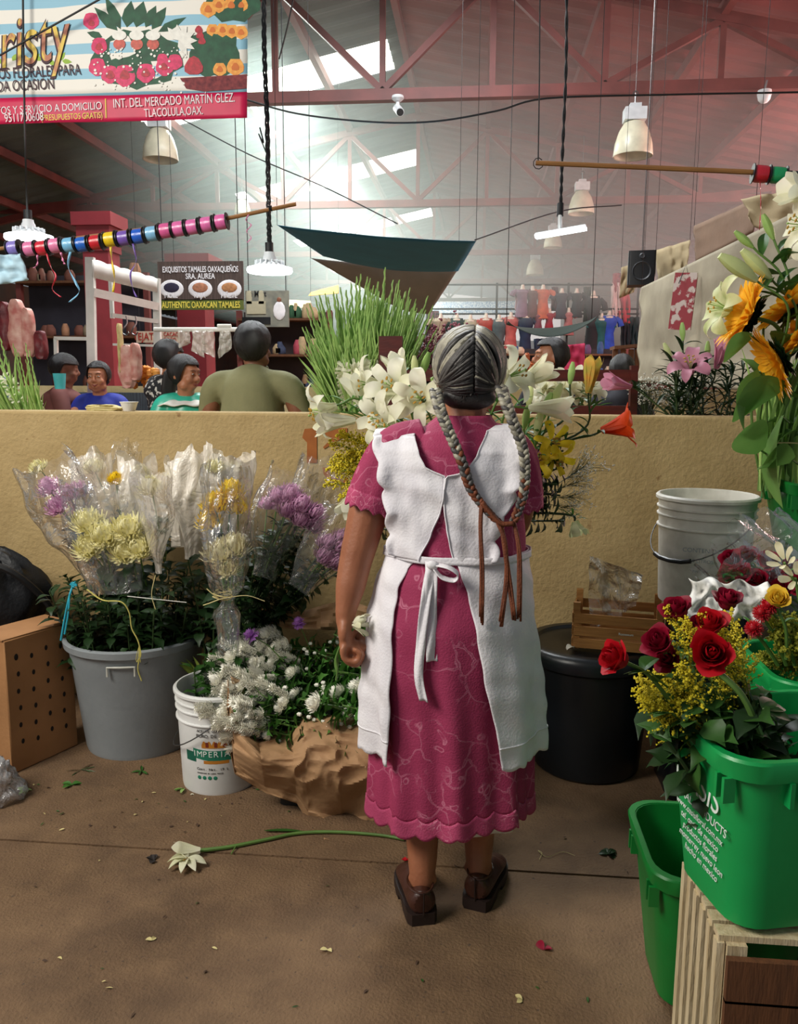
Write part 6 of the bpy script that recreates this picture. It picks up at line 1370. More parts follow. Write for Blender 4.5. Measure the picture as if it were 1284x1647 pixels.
for i, (c, px, py) in enumerate(RODS): spool(pinks[i-11] if i > 10 else nm_c[c]+' ribbon spool on the sloping rod'+(', leftmost of the row' if i == 0 else ''), at(px, py, 3.5), ax, c)
for i in (11, 14): b = MB(); b.grid(lambda u, v: V(((.0322)*math.cos(-2.0+u*.8), .0322*math.sin(-2.0+u*.8), (v-.5)*.026)), 6, 1); ob('label_print', b, mat('label_paper', '#e8d8dc', .6, .3, 90, col2='#8a4a62', thresh=(.5, .6)), [o for o in COL.objects if o.get('category') == 'ribbon spool'][i])
def tail(label, pts, c, w=.005, Y=3.46):
    P = spline([at(x, y, Y) for x, y in pts], 8); b = MB(); n = len(P)-1
    b.grid(lambda u, v: P[min(n, int(u*n+.5))]+V(((v-.5)*w*math.cos(u*7), (v-.5)*w*math.sin(u*7), 0)), n, 1); tag(ob('ribbon_tail', b, ribbon_mat(c), sharp=0, solid=.0006), label, 'ribbon')
tail('yellow curling ribbon end hanging from the yellow spool', [(178, 397), (180, 420), (184, 445), (182, 470)], '#f2cf1c', .010); tail('sky blue curly ribbon end hanging lowest from the rod', [(113, 405), (110, 430), (122, 455), (127, 470), (112, 486)], '#7cc0e8', .011)
tail('red curly ribbon end hanging from the crimson spool', [(75, 408), (82, 430), (90, 445), (84, 465), (98, 478)], '#d8243c', .008); tail('pink ribbon end hanging from the soft pink spool', [(98, 406), (101, 418), (104, 425)], '#ee86b4', .010)
tail('pink curled ribbon end under the rose pink spool', [(60, 410), (60, 425), (54, 431)], '#e87fb0', .008); tail('purple ribbon end with a silver back under the purple spool', [(214, 392), (219, 420), (210, 440), (214, 465), (220, 478)], '#7a58b8', .008)
tail('short lilac ribbon end under the leftmost spool', [(28, 410), (30, 420), (27, 427)], '#8d7fd0', .008); tail('small pink bow knotted on the rod right of the spools', [(400, 345), (396, 355), (404, 362), (397, 372), (404, 382), (398, 390)], '#e87fb0', .006)
rod2 = thing('bamboo_rod', 'bamboo rod hung from a cord at the upper right', 'rod', (0, 0, 0)); b = MB(); b.tube([at(862, 262, 3.0), at(1030, 269, 2.98), at(1210, 277, 2.95), at(1330, 284, 2.93)], .0085, 8); ob('pole', b, M_bamboo, rod2)
b = MB(); b.tube([at(866+8*math.cos(q), 263+9*math.sin(q), 3.0) for q in [i*.7 for i in range(9)]], .0016, 4); ob('tie_cord', b, M_cable, rod2)
ax2 = (at(1284, 282, 2.94)-at(1210, 277, 2.95)).normalized()
spool('red ribbon spool on the upper right bamboo rod', at(1224, 280, 2.95), ax2, '#c4142c', .052, .028); spool('emerald green ribbon spool on the upper right bamboo rod', at(1251, 282, 2.945), ax2, '#0f9a5a', .052, .027); spool('black ribbon spool at the frame edge on the upper right rod', at(1277, 284, 2.94), ax2, '#16201c', .052, .018)
tail('red thread of ribbon hanging from the red spool', [(1223, 292), (1224, 330), (1222, 370)], '#c4142c', .003, 2.92)
# cameras and high bay lamps under the trusses
M_lampa = mat('yellowed_lamp_cover', '#e2dcc0', .35, .15, 8, .05, 30)
def high_bay(label, px, py, Y, wpx):
    p = at(px, py, Y); s = wpx*Y/1300; t = thing('high_bay_lamp', label, 'lamp', p); s = s/.5
    b = MB(); b.lathe([(.245*s, -.30*s), (.25*s, -.29*s), (.235*s, -.15*s), (.19*s, 0), (.13*s, .10*s), (.07*s, .13*s), (.06*s, .13*s), (.12*s, .09*s), (.18*s, -.01*s), (.225*s, -.15*s), (.238*s, -.29*s)], 36); ob('shade', b, M_lampa, t)
    b = MB(); b.box((0, 0, .20*s), (.27*s, .22*s, .15*s)); b.box((0, 0, .30*s), (.14*s, .14*s, .06*s)); ob('ballast_box', b, M_lampw, t); b = MB(); b.tube([(0, 0, .33*s), (0, 0, .46*s)], .012*s, 6); b.tube([(.03*math.sin(q)*s, 0, .46*s+.03*math.cos(q)*s) for q in [i*.7 for i in range(10)]], .008*s, 5); b.tube([(0, 0, .46*s), (0, 0, zr(p.x)+.16-p.z)], .004, 5); ob('hook', b, M_wire, t)
    b = MB(); b.ball((0, 0, -.10*s), .07*s, 12, sc=(1, 1, 2)); ob('bulb', b, M_lampw, t)
high_bay('high bay lamp nearest the bamboo rod, under the nearest truss', 1020, 212, 10.2, 58); high_bay('high bay lamp hanging just below the florist banner', 257, 222, 10.2, 55)
high_bay('high bay lamp above the tube lamp, under the second truss', 936, 318, 16.0, 39); high_bay('smaller high bay lamp directly behind the tube lamp', 890, 380, 20.5, 28); high_bay('smallest high bay lamp, low beside the dress stall', 861, 425, 25, 27); high_bay('high bay lamp faint in the smoke above the long spool rod', 390, 328, 16.0, 26)
t = thing('security_camera', 'white bullet security camera under the nearest truss', 'camera', at(640, 163, 10.3)); b = MB(); b.lathe([(0, .06), (.07, .06), (.075, .03), (.04, 0), (0, 0)], 20); b.tube([(0, 0, 0), (0, -.01, -.07)], .022, 8); ob('mount', b, M_lampw, t); b = MB(); b.tube([(-.01, .03, -.07), (.04, -.12, -.16)], .05, 14); ob('body', b, M_lampw, t); b = MB(); b.tube([(.04, -.12, -.16), (.043, -.128, -.165)], .042, 14); ob('lens', b, M_dark, t)
t = thing('dome_camera', 'white dome camera hanging from the nearest truss at the right', 'camera', at(1230, 150, 10.3)); b = MB(); b.lathe([(0, .03), (.075, .03), (.08, 0), (.078, -.03)], 24); ob('collar', b, M_lampw, t); b = MB(); b.lathe([(.074, -.03), (.066, -.07), (.04, -.10), (0, -.115)], 24); ob('dome', b, M_lampw, t); b = MB(); b.tube([(0, 0, .03), (.02, 0, .14)], .012, 6); ob('bracket', b, M_wire, t)
# florist banner
YB = 4.0; SB = (at(300, 100, YB)-at(200, 100, YB)).length/100; bn = thing('florist_banner', 'printed florist banner hanging at the upper left', 'banner', (0, 0, 0))
def bpt(px, py, o=0):
    p = at(px, py, YB); p.y = YB-o+.005*math.sin(px*.021)*math.cos(py*.013)+.001*math.sin(px*.07+py*.05); return p
M_bg = mat('banner_print', '#e9ecea', .55, .05, 20); nt = M_bg.node_tree; N = nt.nodes; L = nt.links; wv = N.new('ShaderNodeTexWave'); wv.bands_direction = 'Z'; wv.inputs['Scale'].default_value = 2.9; wv.inputs['Distortion'].default_value = 1.2; wv.inputs['Detail Scale'].default_value = .6; tc = [x for x in N if x.type == 'TEX_COORD'][0]; L.new(tc.outputs['Object'], wv.inputs[0])
rp = N.new('ShaderNodeValToRGB'); rp.color_ramp.interpolation = 'CONSTANT'; rp.color_ramp.elements[0].color = lin('#ece8df'); rp.color_ramp.elements[1].color = lin('#8fc0d6'); rp.color_ramp.elements[1].position = .62; L.new(wv.outputs['Fac'], rp.inputs[0]); L.new(rp.outputs[0], N['Principled BSDF'].inputs['Base Color'])
b = MB(); b.grid(lambda u, v: bpt(lerp(-330, 398, u), lerp(-60, lerp(166, 148, u*1.0), v)), 60, 16); ob('printed_field', b, M_bg, bn, sharp=0, solid=.002)
b = MB(); b.grid(lambda u, v: bpt(lerp(-330, 398, u), lerp(lerp(166, 148, u), lerp(208, 190, u), v)), 60, 5); ob('pink_band', b, mat('banner_pink', '#d3134f', .5, .15, 8), bn, sharp=0, solid=.002)
def btext(s, px, py, h, m, al='CENTER', sx=.75, sh=0, off=0, nm='lettering', rot=.02):
    o = text(nm, s, h*SB*1.35, m, bn, bpt(px, py, .0105 if m == M_br else .008), (PI/2, 0, 0), .0003, al, sx, sh, off); o.rotation_euler = (PI/2, -rot, YAW*0); return o
M_pr = mat('print_maroon', '#3f1526', .6); M_yl = mat('print_yellow', '#f0dc5a', .6); M_wt = mat('print_white', '#f3eef0', .6); M_br = mat('print_bronze', '#b0684a', .5, .4, 9, col2='#e0c048', thresh=(.45, .55)); M_gr = mat('print_leaf', '#9cbf3f', .6)
for dx, dy, m in ((1.5, 2, M_pr), (0, 0, M_br)): btext('Cristy', 106-dx, 58+dy, 78, m, 'RIGHT', .62, .35, .006 if m == M_pr else .0, rot=.12)
btext('ARREGLOS FLORALES PARA', 131, 113, 17, M_pr, 'RIGHT', .68); btext('TODA OCASIÓN', 89, 136, 17, M_pr, 'RIGHT', .68)
btext('EVENTOS Y SERVICIO A DOMICILIO', 165, 171, 12, M_wt, 'RIGHT', .80); btext('9511700608', 72, 189, 13, M_wt, 'RIGHT', .75); btext('(PRESUPUESTOS GRATIS)', 166, 186, 9.5, M_yl, 'RIGHT', .72)
btext('INT. DEL MERCADO MARTÍN GLEZ.', 280, 163, 14, M_wt, 'CENTER', .66); btext('TLACOLULA,OAX.', 280, 181, 13, M_wt, 'CENTER', .66)
b = MB(); b.bar(bpt(170, 159, .004), bpt(171, 190, .004), .005, .001, up=(0, 1, 0)); ob('divider', b, M_yl, bn)
def pr(nm, m, f, o=.003): b = MB(); f(b, o); ob(nm, b, m, bn, sharp=0)
def disc(b, px, py, r, o, n=14, ry=None, ph=0, lob=0, k=5): b.add([bpt(px+r*(1+lob*math.sin(k*a))*math.cos(a), py+(ry or r)*(1+lob*math.sin(k*a))*math.sin(a), o) for a in [ph+i*2*PI/n for i in range(n)]], [tuple(range(n))])
def bl(b, x0, y0, x1, y1, w, o): 
    dx, dy = x1-x0, y1-y0; l = math.hypot(dx, dy); nx, ny = -dy/l*w, dx/l*w; q = [(x0, y0), (x0+dx*.3+nx, y0+dy*.3+ny), (x0+dx*.65+nx*.8, y0+dy*.65+ny*.8), (x1, y1), (x0+dx*.65-nx*.8, y0+dy*.65-ny*.8), (x0+dx*.3-nx, y0+dy*.3-ny)]; b.add([bpt(*p, o) for p in q], [tuple(range(6))])
M_pg = mat('print_green', '#1f5a3c', .6, .3, 30, col2='#12402a'); M_ppk = mat('print_pink', '#e8276b', .55, .3, 60, col2='#b81450'); M_prd = mat('print_red', '#c41a34', .55, .3, 60, col2='#8e1024'); M_por = mat('print_peach', '#f2b24a', .55, .3, 60, col2='#e0862e'); M_pw = mat('print_petal_white', '#f4f2ea', .6, .1, 60)
def f1(b, o):
    for x0, y0, x1, y1, w in ((190, 50, 152, 12, 9), (195, 48, 170, -5, 9), (205, 45, 212, 2, 11), (220, 45, 232, 3, 12), (235, 45, 252, 10, 9), (245, 48, 268, 12, 9), (255, 52, 300, 28, 7), (165, 60, 140, 52, 6), (170, 70, 148, 65, 6), (300, 60, 330, 80, 12)): bl(b, x0, y0, x1, y1, w, o)
    disc(b, 220, 95, 74, o, 24, 46, 0, .08, 9); disc(b, 345, 85, 40, o, 20, 40, 0, .1, 7); disc(b, 375, 5, 45, o, 16, 30, 0, .1, 7)
pr('printed_leaves', M_pg, f1, .002)
def f2(b, o):
    for x, y, r in ((147, 34, 13), (160, 74, 13), (157, 108, 14), (177, 120, 14), (201, 122, 17), (235, 118, 15), (265, 108, 14), (282, 100, 12), (262, 96, 9)): disc(b, x, y, r, o, 14, r*1.05, 0, .06)
pr('printed_roses', M_ppk, f2, .003)
for x, y, r in ((148, 38, 5), (160, 76, 6), (178, 121, 7), (201, 121, 8), (235, 118, 7), (264, 108, 6), (312, 107, 15), (322, 57, 6), (325, 66, 6), (320, 48, 6)): pr('printed_rose_heart', M_prd, lambda b, o: disc(b, x, y, r, o, 12, None, 0, .12, 3), .004)
for x, y, r in ((335, 15, 13), (352, 8, 12), (372, 8, 13), (388, 8, 11), (342, 48, 10), (358, 48, 11), (373, 50, 11), (388, 52, 11), (354, 112, 11), (379, 108, 14)): pr('printed_peach_rose', M_por, lambda b, o: disc(b, x, y, r, o, 12, None, 0, .08), .003); pr('printed_rose_heart', mat('print_peach_dark', '#d9742a', .6), lambda b, o: disc(b, x, y, r*.45, o, 10, None, 0, .15, 3), .004)
def f5(b, o):
    for x in (193, 221, 247): disc(b, x, 58, 12, o, 12, 8)
    for k in range(7): a = -2.2+k*.55; bl(b, 288, 66, 288+30*math.cos(a), 66+26*math.sin(a), 6, o)
    for i in range(90): disc(b, rnd(150, 300), rnd(82, 150) if i % 3 else rnd(78, 92), rnd(1.0, 2.4), o, 6)
pr('printed_white_flowers', M_pw, f5, .0055)
pr('printed_candle_jars', mat('print_jar', '#d9503c', .5, .3, 60), lambda b, o: [disc(b, x, 72, 10, o, 12, 9) for x in (193, 221, 247)], .0045)
pr('printed_basket', mat('print_basket', '#5c1a26', .7, .4, 60, col2='#8e3a3c'), lambda b, o: b.add([bpt(*p, o) for p in ((290, 126), (398, 120), (398, 143), (330, 148), (300, 143))], [(0, 1, 2, 3, 4)]), .005)
pr('printed_sprig', M_gr, lambda b, o: [bl(b, x, 98, x+dx, 98+dy, 4, o) for x, dx, dy in ((5, -12, 2), (20, 8, -12), (50, 14, -12), (66, -10, -10), (95, 10, -14), (100, 16, 2), (80, 10, 8))], .002)
# cloth helper
def cloth(label, c4, m, nm='cloth', cat='cloth', nu=24, nv=12, amp=.03, seed=0, th=.003, sag=0, group=None, fold=0, hang=0):
    """c4: four (px, py, Y) corners: top left, top right, bottom right, bottom left"""
    A_, B_, C_, D_ = [at(*c) for c in c4]
    def fn(u, v):
        p = A_.lerp(B_, u).lerp(D_.lerp(C_, u), v); p.z -= sag*math.sin(PI*u)*(.4+.6*v); p.y += amp*wob((u*3, v*3, seed), 1.4, 1, seed)+fold*math.sin(u*fold*300+seed)*(.3+.7*v)*.5; return p
    b = MB(); b.grid(fn, nu, nv)
    if 16 > A_.y > 6.4 and A_.z > 2:
        for c in (fn(0, 0), fn(1, 0)): b.tube([c, V((c.x, c.y, zr(c.x)+.15))], .001, 4, 1)
    elif hang:
        for c in (fn(0.05, 0.03), fn(.95, 0.03)): b.tube([c, c+V((0, .0, hang))], .002, 4, 1)
    return tag(ob(nm, b, [m, M_cable], sharp=0, solid=th), label, cat, group)
M_teal = mat('teal_shade_cloth', '#2c7b9e', .8, .1, 4); M_beige = mat('beige_canvas', '#a3916f', .85, .12, 4, .15, 30); M_beiged = mat('brown_canvas', '#7d6350', .85, .15, 4, .15, 30); M_canvas = mat('pale_canvas', '#a0967f', .85, .12, 3, .25, 14, col2='#857b68')
cloth('blue shade cloth stretched overhead in the middle of the hall', ((446, 362, 6.8), (766, 388, 6.8), (737, 436, 8.4), (520, 412, 8.4)), M_teal, 'shade_cloth', 'awning', sag=.06)
cloth('grey beige cloth hanging just below the blue shade cloth', ((500, 415, 8.9), (738, 432, 8.9), (690, 505, 9.4), (610, 478, 9.4)), mat('grey_canvas', '#8c8782', .85, .1, 4), 'shade_cloth', 'awning', sag=.05)
cloth('big pale canvas sheet stretched beside the pink lilies', ((1032, 462, 7.2), (1330, 318, 4.2), (1330, 640, 4.2), (1026, 614, 7.2)), M_canvas, 'canvas_sheet', 'tarp', 90, 40, .30, 3, fold=.035)
cloth('beige curtain hanging right of the loudspeaker', ((1056, 402, 8.0), (1110, 386, 7.6), (1106, 430, 7.6), (1058, 458, 8.0)), M_beige, 'curtain', 'curtain', 30, 8, .06, 4, fold=.06)
cloth('brownish curtain in the middle of the row over the pale canvas', ((1116, 364, 7.3), (1218, 318, 6.2), (1216, 372, 6.2), (1118, 424, 7.3)), M_beiged, 'curtain', 'curtain', 30, 8, .06, 5, fold=.05)
cloth('folded beige curtain swag at the upper right edge', ((1195, 318, 5.8), (1330, 270, 5.2), (1330, 352, 5.2), (1205, 352, 5.8)), M_beige, 'curtain', 'curtain', 30, 10, .08, 6, sag=.1, fold=.05)
cloth('small beige curtain behind the loudspeaker', ((1000, 430, 9.5), (1036, 418, 9.5), (1020, 470, 9.5), (996, 480, 9.5)), M_beige, 'curtain', 'curtain', 20, 8, .05, 7)
b = MB(); b.box((0, 0, 0), (.15, .02, .38)); sg = ob('hanging_sign', b, mat('sign_red_white', '#a0303c', .6, .2, 14, col2='#d9c9c2', thresh=(.52, .56)), None, at(1099, 485, 5.85), (0, .07, -.5)); tag(sg, 'narrow red and white printed sign hung on the pale canvas', 'sign')
b = MB(); b.tube([at(1092, 456, 5.84), at(1104, 425, 5.85), at(1110, 456, 5.84)], .003, 4); ob('string', b, M_cable, sg).matrix_parent_inverse = sg.matrix_basis.inverted()
t = thing('loudspeaker', 'black loudspeaker hanging in front of the beige curtains', 'loudspeaker', at(1032, 433, 7.8), -.15); b = MB(); b.loft([rrect(.24, .22, .02, -.15), rrect(.24, .22, .02, .15)]); ob('cabinet', b, M_dark, t)
b = MB(); b.lathe([(.085, 0), (.08, .01), (.06, -.01), (.03, -.02), (0, -.01)], 24, M=Matrix.Translation((0, -.112, -.03))@Matrix.Rotation(PI/2, 4, 'X')); ob('woofer', b, mat('cone_grey', '#3a3c40', .5), t); b = MB(); b.lathe([(.028, 0), (.02, .008), (0, .004)], 16, M=Matrix.Translation((0, -.112, .10))@Matrix.Rotation(PI/2, 4, 'X')); ob('tweeter', b, mat('cone_grey', '#3a3c40', .5), t); b = MB(); b.tube([(0, 0, .14), (0, 0, zr(t.location.x)+.15-t.location.z)], .004, 6); ob('hanger', b, M_wire, t)
# signs
M_sgn = mat('sign_brown', '#5c4a42', .7, .25, 6, .05, 30, col2='#3a2c28', stretch=(12, 1, 1)); Y8 = 8.5; S8 = Y8/1300*1.005
t = thing('tamales_sign', 'brown hanging sign for tamales with three plates of food', 'sign', (0, 0, 0)); b = MB(); c = at(323, 452, Y8); b.box(c, (139*S8, .03, 60*S8)); ob('board', b, M_sgn, t); b = MB(); b.box(at(324, 490, Y8), (138*S8, .03, 16*S8)); ob('green_strip', b, mat('sign_green', '#5f6a2a', .7), t)
def st_(s, px, py, h, m, sx=.8, nm='lettering', Y=Y8, S=S8, par=None): return text(nm, s, h*S*1.4, m, par or t, at(px, py, Y)-V((0, .019, 0)), (PI/2, 0, 0), .001, 'CENTER', sx, 0, .0015)
st_('EXQUISITOS TAMALES OAXAQUEÑOS', 323, 434, 9, M_wt, .57); st_('SRA. AUREA', 323, 445, 8.5, M_wt, .75); st_('AUTHENTIC OAXACAN TAMALES', 324, 491, 10, M_yl, .60)
for px, nm_, cc in ((277, 'MOLE', '#2c2340'), (323, 'RAJA', '#c08060'), (370, 'PIÑETE', '#c88a5a')):
    b = MB(); b.ball(at(px, 465, Y8)-V((0, .016, 0)), .13, 20, 0, (1, .05, .72)); ob('printed_plate', b, M_wt, t); b = MB(); b.ball(at(px, 463, Y8)-V((0, .022, 0)), .085, 14, 0, (1, .06, .6)); ob('printed_tamal', b, mat('food'+cc[1:], cc, .7, .3, 30), t); o = st_(nm_, px, 476, 8, M_wt, .75); o.location.y -= .012
for px in (262, 384): c = at(px, 424, Y8); b = MB(); b.tube([c, V((c.x, c.y, zr(c.x)+.15))], .005, 4); ob('hanging_cord', b, M_cable, t)
t = thing('church_sign', 'printed sign with a church and a woman in a white apron', 'sign', (0, 0, 0)); Y9 = 9.2; S9 = Y9/1300*1.005; b = MB(); b.box(at(430, 497, Y9), (70*S9, .03, 56*S9)); ob('board', b, mat('sign_faded', '#8d8a7a', .7, .3, 10, col2='#6a6a62'), t)
st_('de Mart', 413, 473, 9, mat('print_dark', '#2a2a2c', .7), .8, Y=Y9, S=S9)
b = MB(); c = at(413, 495, Y9)-V((0, .018, 0)); b.box(c, (.22, .006, .14)); b.box(c+V((-.08, 0, .10)), (.06, .006, .12)); b.box(c+V((.06, 0, .10)), (.06, .006, .12)); b.ball(c+V((-.08, 0, .16)), .03, 10, 0, (1, .1, 1)); b.ball(c+V((.06, 0, .16)), .03, 10, 0, (1, .1, 1)); ob('printed_church', b, mat('print_stone', '#b9b094', .7), t)
b = MB(); c = at(450, 500, Y9)-V((0, .018, 0)); b.ball(c+V((0, 0, .12)), .03, 10, 0, (.9, .15, 1)); ob('printed_head', b, SKA, t); b = MB(); b.ball(c, .07, 12, 0, (1, .1, 1.5)); ob('printed_apron', b, M_wt, t); b = MB(); b.box(at(413, 516, Y9)-V((0, .018, 0)), (.33, .006, .08)); ob('printed_strip', b, M_dark, t)
for px in (400, 460): c = at(px, 472, Y9); b = MB(); b.tube([c, V((c.x, c.y, zr(c.x)+.15))], .005, 4); ob('hanging_cord', b, M_cable, t)
t = thing('tejate_sign', 'small pale sign with red lettering behind the white frame', 'sign', (0, 0, 0)); Y10 = 9.6; S10 = Y10/1300; b = MB(); b.box(at(254, 542, Y10), (72*S10, .02, 18*S10)); ob('board', b, mat('sign_cream', '#c9b7a0', .7), t)
for px in (225, 284): c = at(px, 534, Y10); b = MB(); b.tube([c, V((c.x, c.y, zr(c.x)+.15))], .003, 4); ob('hanging_cord', b, M_cable, t)
M_rl = mat('print_sign_red', '#a02a22', .7); st_('TEJATE', 235, 542, 12, M_rl, .8, Y=Y10, S=S10); st_('DE CACAO', 271, 538, 6.5, M_rl, .8, Y=Y10, S=S10); st_('Y COCO', 271, 547, 6.5, M_rl, .8, Y=Y10, S=S10)
cloth('pale blue paper sheet hanging from the left end of the spool rod', ((-20, 412, 3.45), (34, 408, 3.45), (46, 450, 3.46), (-20, 462, 3.46)), mat('pale_blue_paper', '#b5d6e6', .7, .05), 'paper_sheet', 'paper')
# white slatted frame and pipe frames of the food stall
wr = thing('white_rack', 'white painted wooden frame with slats standing behind the wall', 'frame', (0, 0, 0))
def wb(x0, y0, Y0, x1, y1, Y1, w, h, nm): b = MB(); b.bar(at(x0, y0, Y0), at(x1, y1, Y1), w, h, up=(0, 1, 0)); ob(nm, b, M_white, wr)
wb(145, 414, 6.3, 150, 680, 6.3, .068, .04, 'post'); wb(252, 448, 7.0, 256, 680, 7.0, .06, .04, 'post'); wb(178, 452, 6.9, 181, 512, 6.9, .03, .03, 'post')
b = MB(); A0, B0, C0, D0 = at(148, 418, 6.28), at(252, 449, 6.98), at(252, 470, 6.98), at(148, 446, 6.28)
b.grid(lambda u, v: A0.lerp(B0, u).lerp(D0.lerp(C0, u), v)+V((0, 0, .010*abs(math.sin(u*PI*5))*(1-v))), 40, 2); ob('top_board', b, M_white, wr, solid=.02)
wb(150, 470, 6.28, 254, 493, 6.98, .065, .02, 'slat'); wb(180, 507, 6.7, 254, 517, 6.98, .035, .02, 'slat'); wb(88, 544, 7.0, 142, 545, 7.0, .03, .03, 'slat'); wb(90, 544, 7.0, 92, 640, 7.0, .03, .03, 'post'); wb(182, 554, 7.1, 250, 556, 7.1, .02, .02, 'slat')
for px in (203, 218): b = MB(); b.tube(spline([at(px, 508, 6.75), at(px+1, 520, 6.75), at(px-4, 528, 6.72), at(px-6, 535, 6.72), at(px, 539, 6.72), at(px+4, 534, 6.72)], 5), .006, 5); tag(ob('meat_hook', b, M_wire), 'steel hook hanging from the lowest slat, '+('left' if px == 203 else 'right')+' of the two', 'hook')
t = thing('pipe_rail', 'white pipe rail with clear bags hanging behind the woman in teal', 'rail', (0, 0, 0)); b = MB(); b.tube([at(248, 530, 5.6), at(382, 530, 5.6)], .016, 10); b.tube([at(350, 524, 5.6), at(372, 524, 5.6)], .012, 8); ob('pipe', b, M_white, t)
for px in (296, 318, 335, 362): cloth('clear plastic bag hanging from the white pipe rail', ((px-9, 532, 5.55), (px+9, 532, 5.55), (px+11, 532+rnd(18, 46), 5.56), (px-10, 532+rnd(18, 46), 5.56)), F_half, 'plastic_bag', 'plastic bag', 10, 10, .03, px, .001, group='clear bags on the pipe rail')
# hanging meat and snacks
M_meat = mat('raw_meat', '#b5625a', .5, .3, 14, .3, 30, col2='#d8b0a0'); M_meatd = mat('dark_meat', '#7a2228', .5, .3, 14, .3, 30, col2='#4f1218')
def slab(label, px, py, Y, w, h, m, nm='meat_slab', cat='meat'):
    c = at(px, py, Y); sd = px; b = MB()
    b.grid(lambda u, v: V((c.x+w*.5*math.cos(u*2*PI)*math.sin(.15+v*2.8)**.6*(1+.3*wob((u*6, v*4, sd), 1.3)), c.y+.035*math.sin(u*2*PI)*(1+.5*wob((u*5, v*5, sd), 2)), c.z+h*.5*math.cos(v*PI))), 20, 12, cu=True); tag(ob(nm, b, m), label, cat)
for i, (px, py, w, h, m) in enumerate(((8, 525, .10, .34, M_meatd), (28, 528, .14, .40, M_meat), (45, 535, .10, .34, M_meat), (66, 555, .10, .20, M_meatd), (205, 590, .13, .30, M_meat), (218, 582, .09, .26, M_meat), (194, 560, .03, .34, M_raf))): slab(['dark strip of meat hanging farthest left', 'broad pale slab of dried meat hanging at the left', 'pale slab of dried meat right of the broad one', 'small dark red piece of meat left of the white frame', 'pink slab of meat hanging under the white frame', 'narrow pink slab of meat under the two hooks', 'string of pale garlic-like beads hanging by the frame post'][i], px, py, 5.6, w, h, m)
M_chi = mat('fried_orange', '#c87a2a', .6, .3, 30, .4, 60, col2='#e0a040'); b = MB(); c = at(238, 603, 5.7)
for i in range(30): b.ball(c+V((rnd(-.10, .10), rnd(-.05, .05), rnd(-.08, .05))), rnd(.02, .035), 6, 0, (1, .6, 1))
tag(ob('fried_snacks', b, M_chi), 'orange heap of fried snacks between the two women', 'food', kind='stuff')
t = thing('turquoise_cup', 'turquoise plastic cup on the far counter at the left', 'cup', at(96, 612, 5.6)); b = MB(); b.lathe([(0, -.06), (.035, -.06), (.045, .05), (.042, .05), (.033, -.055), (0, -.055)], 20); ob('body', b, mat('turquoise', '#4fc4c8', .4), t)
t = thing('white_bowl', 'white foam bowl on the wall top at the elbow of the woman in blue', 'bowl', V((at(208, 656, 3.42).x, 3.42, 1.302))); t.scale = (.5, .5, .6); b = MB(); b.lathe([(0, -.03), (.05, -.03), (.075, .03), (.080, .032), (.08, .036), (.072, .034), (.045, -.02), (0, -.02)], 24); ob('body', b, M_white, t)
slab('folded brown bread or cloth lying on the wall top before the woman in blue', 166, 657, 3.43, .17, .035, M_raf, 'bread', 'bread')
cloth('blue cloth at the far left edge behind the leaning gladioli', ((-30, 600, 4.4), (14, 606, 4.4), (24, 665, 4.4), (-30, 680, 4.4)), mat('blue_cloth', '#1c4fa8', .7), 'cloth', 'cloth')
b = MB(); b.box((at(140, 630, 6.5).x, 7.47, 1.12), (1.4, .04, .4)); tag(ob('corrugated_sheet', b, mat('corrugated_grey', '#5c6670', .5, .4, 30, stretch=(6, 1, .1))), 'grey corrugated sheet low behind the woman in blue', 'sheet')
# dress stall
random.seed(91)
def dress_form(label, px, py, Y, hpx, c, neck='#e8d8c8', c2=None, grp=None, wide=1):
    s = Y/1300; H = hpx*s; m = mat('cloth'+c[1:], c, .8, .25, 9, .1, 30, col2=c2); t = thing('dressed_form', label, 'dress', at(px, py, Y), 0, grp); W_ = min(.36, H*.55)*wide
    b = MB(); pr_ = [(.35, 0), (.42, -.06*H), (.50, -.10*H), (.40, -.22*H), (.30, -.36*H), (.34, -.5*H), (.42, -.75*H), (.50, -H)]
    b.loft([[V((W_*r*math.cos(a)*(1+.05*math.sin(a*7)*(i > 4)), .11*math.sin(a)*(r/.45), z)) for a in [j*2*PI/20 for j in range(20)]] for i, (r, z) in enumerate(pr_)]); ob('dress', b, m, t)
    for q in (-1, 1): b = MB(); b.tube([(q*W_*.36, 0, -.05*H), (q*W_*.62, 0, -.12*H), (q*W_*.70, 0, -.22*H)], [.055, .06, .065], 8); ob('sleeve', b, m, t)
    b = MB(); b.lathe([(0, .10), (.03, .10), (.035, .06), (.045, .02), (W_*.3, -.02), (W_*.3, -.05)], 14); ob('bust', b, mat('form'+neck[1:], neck, .6), t)
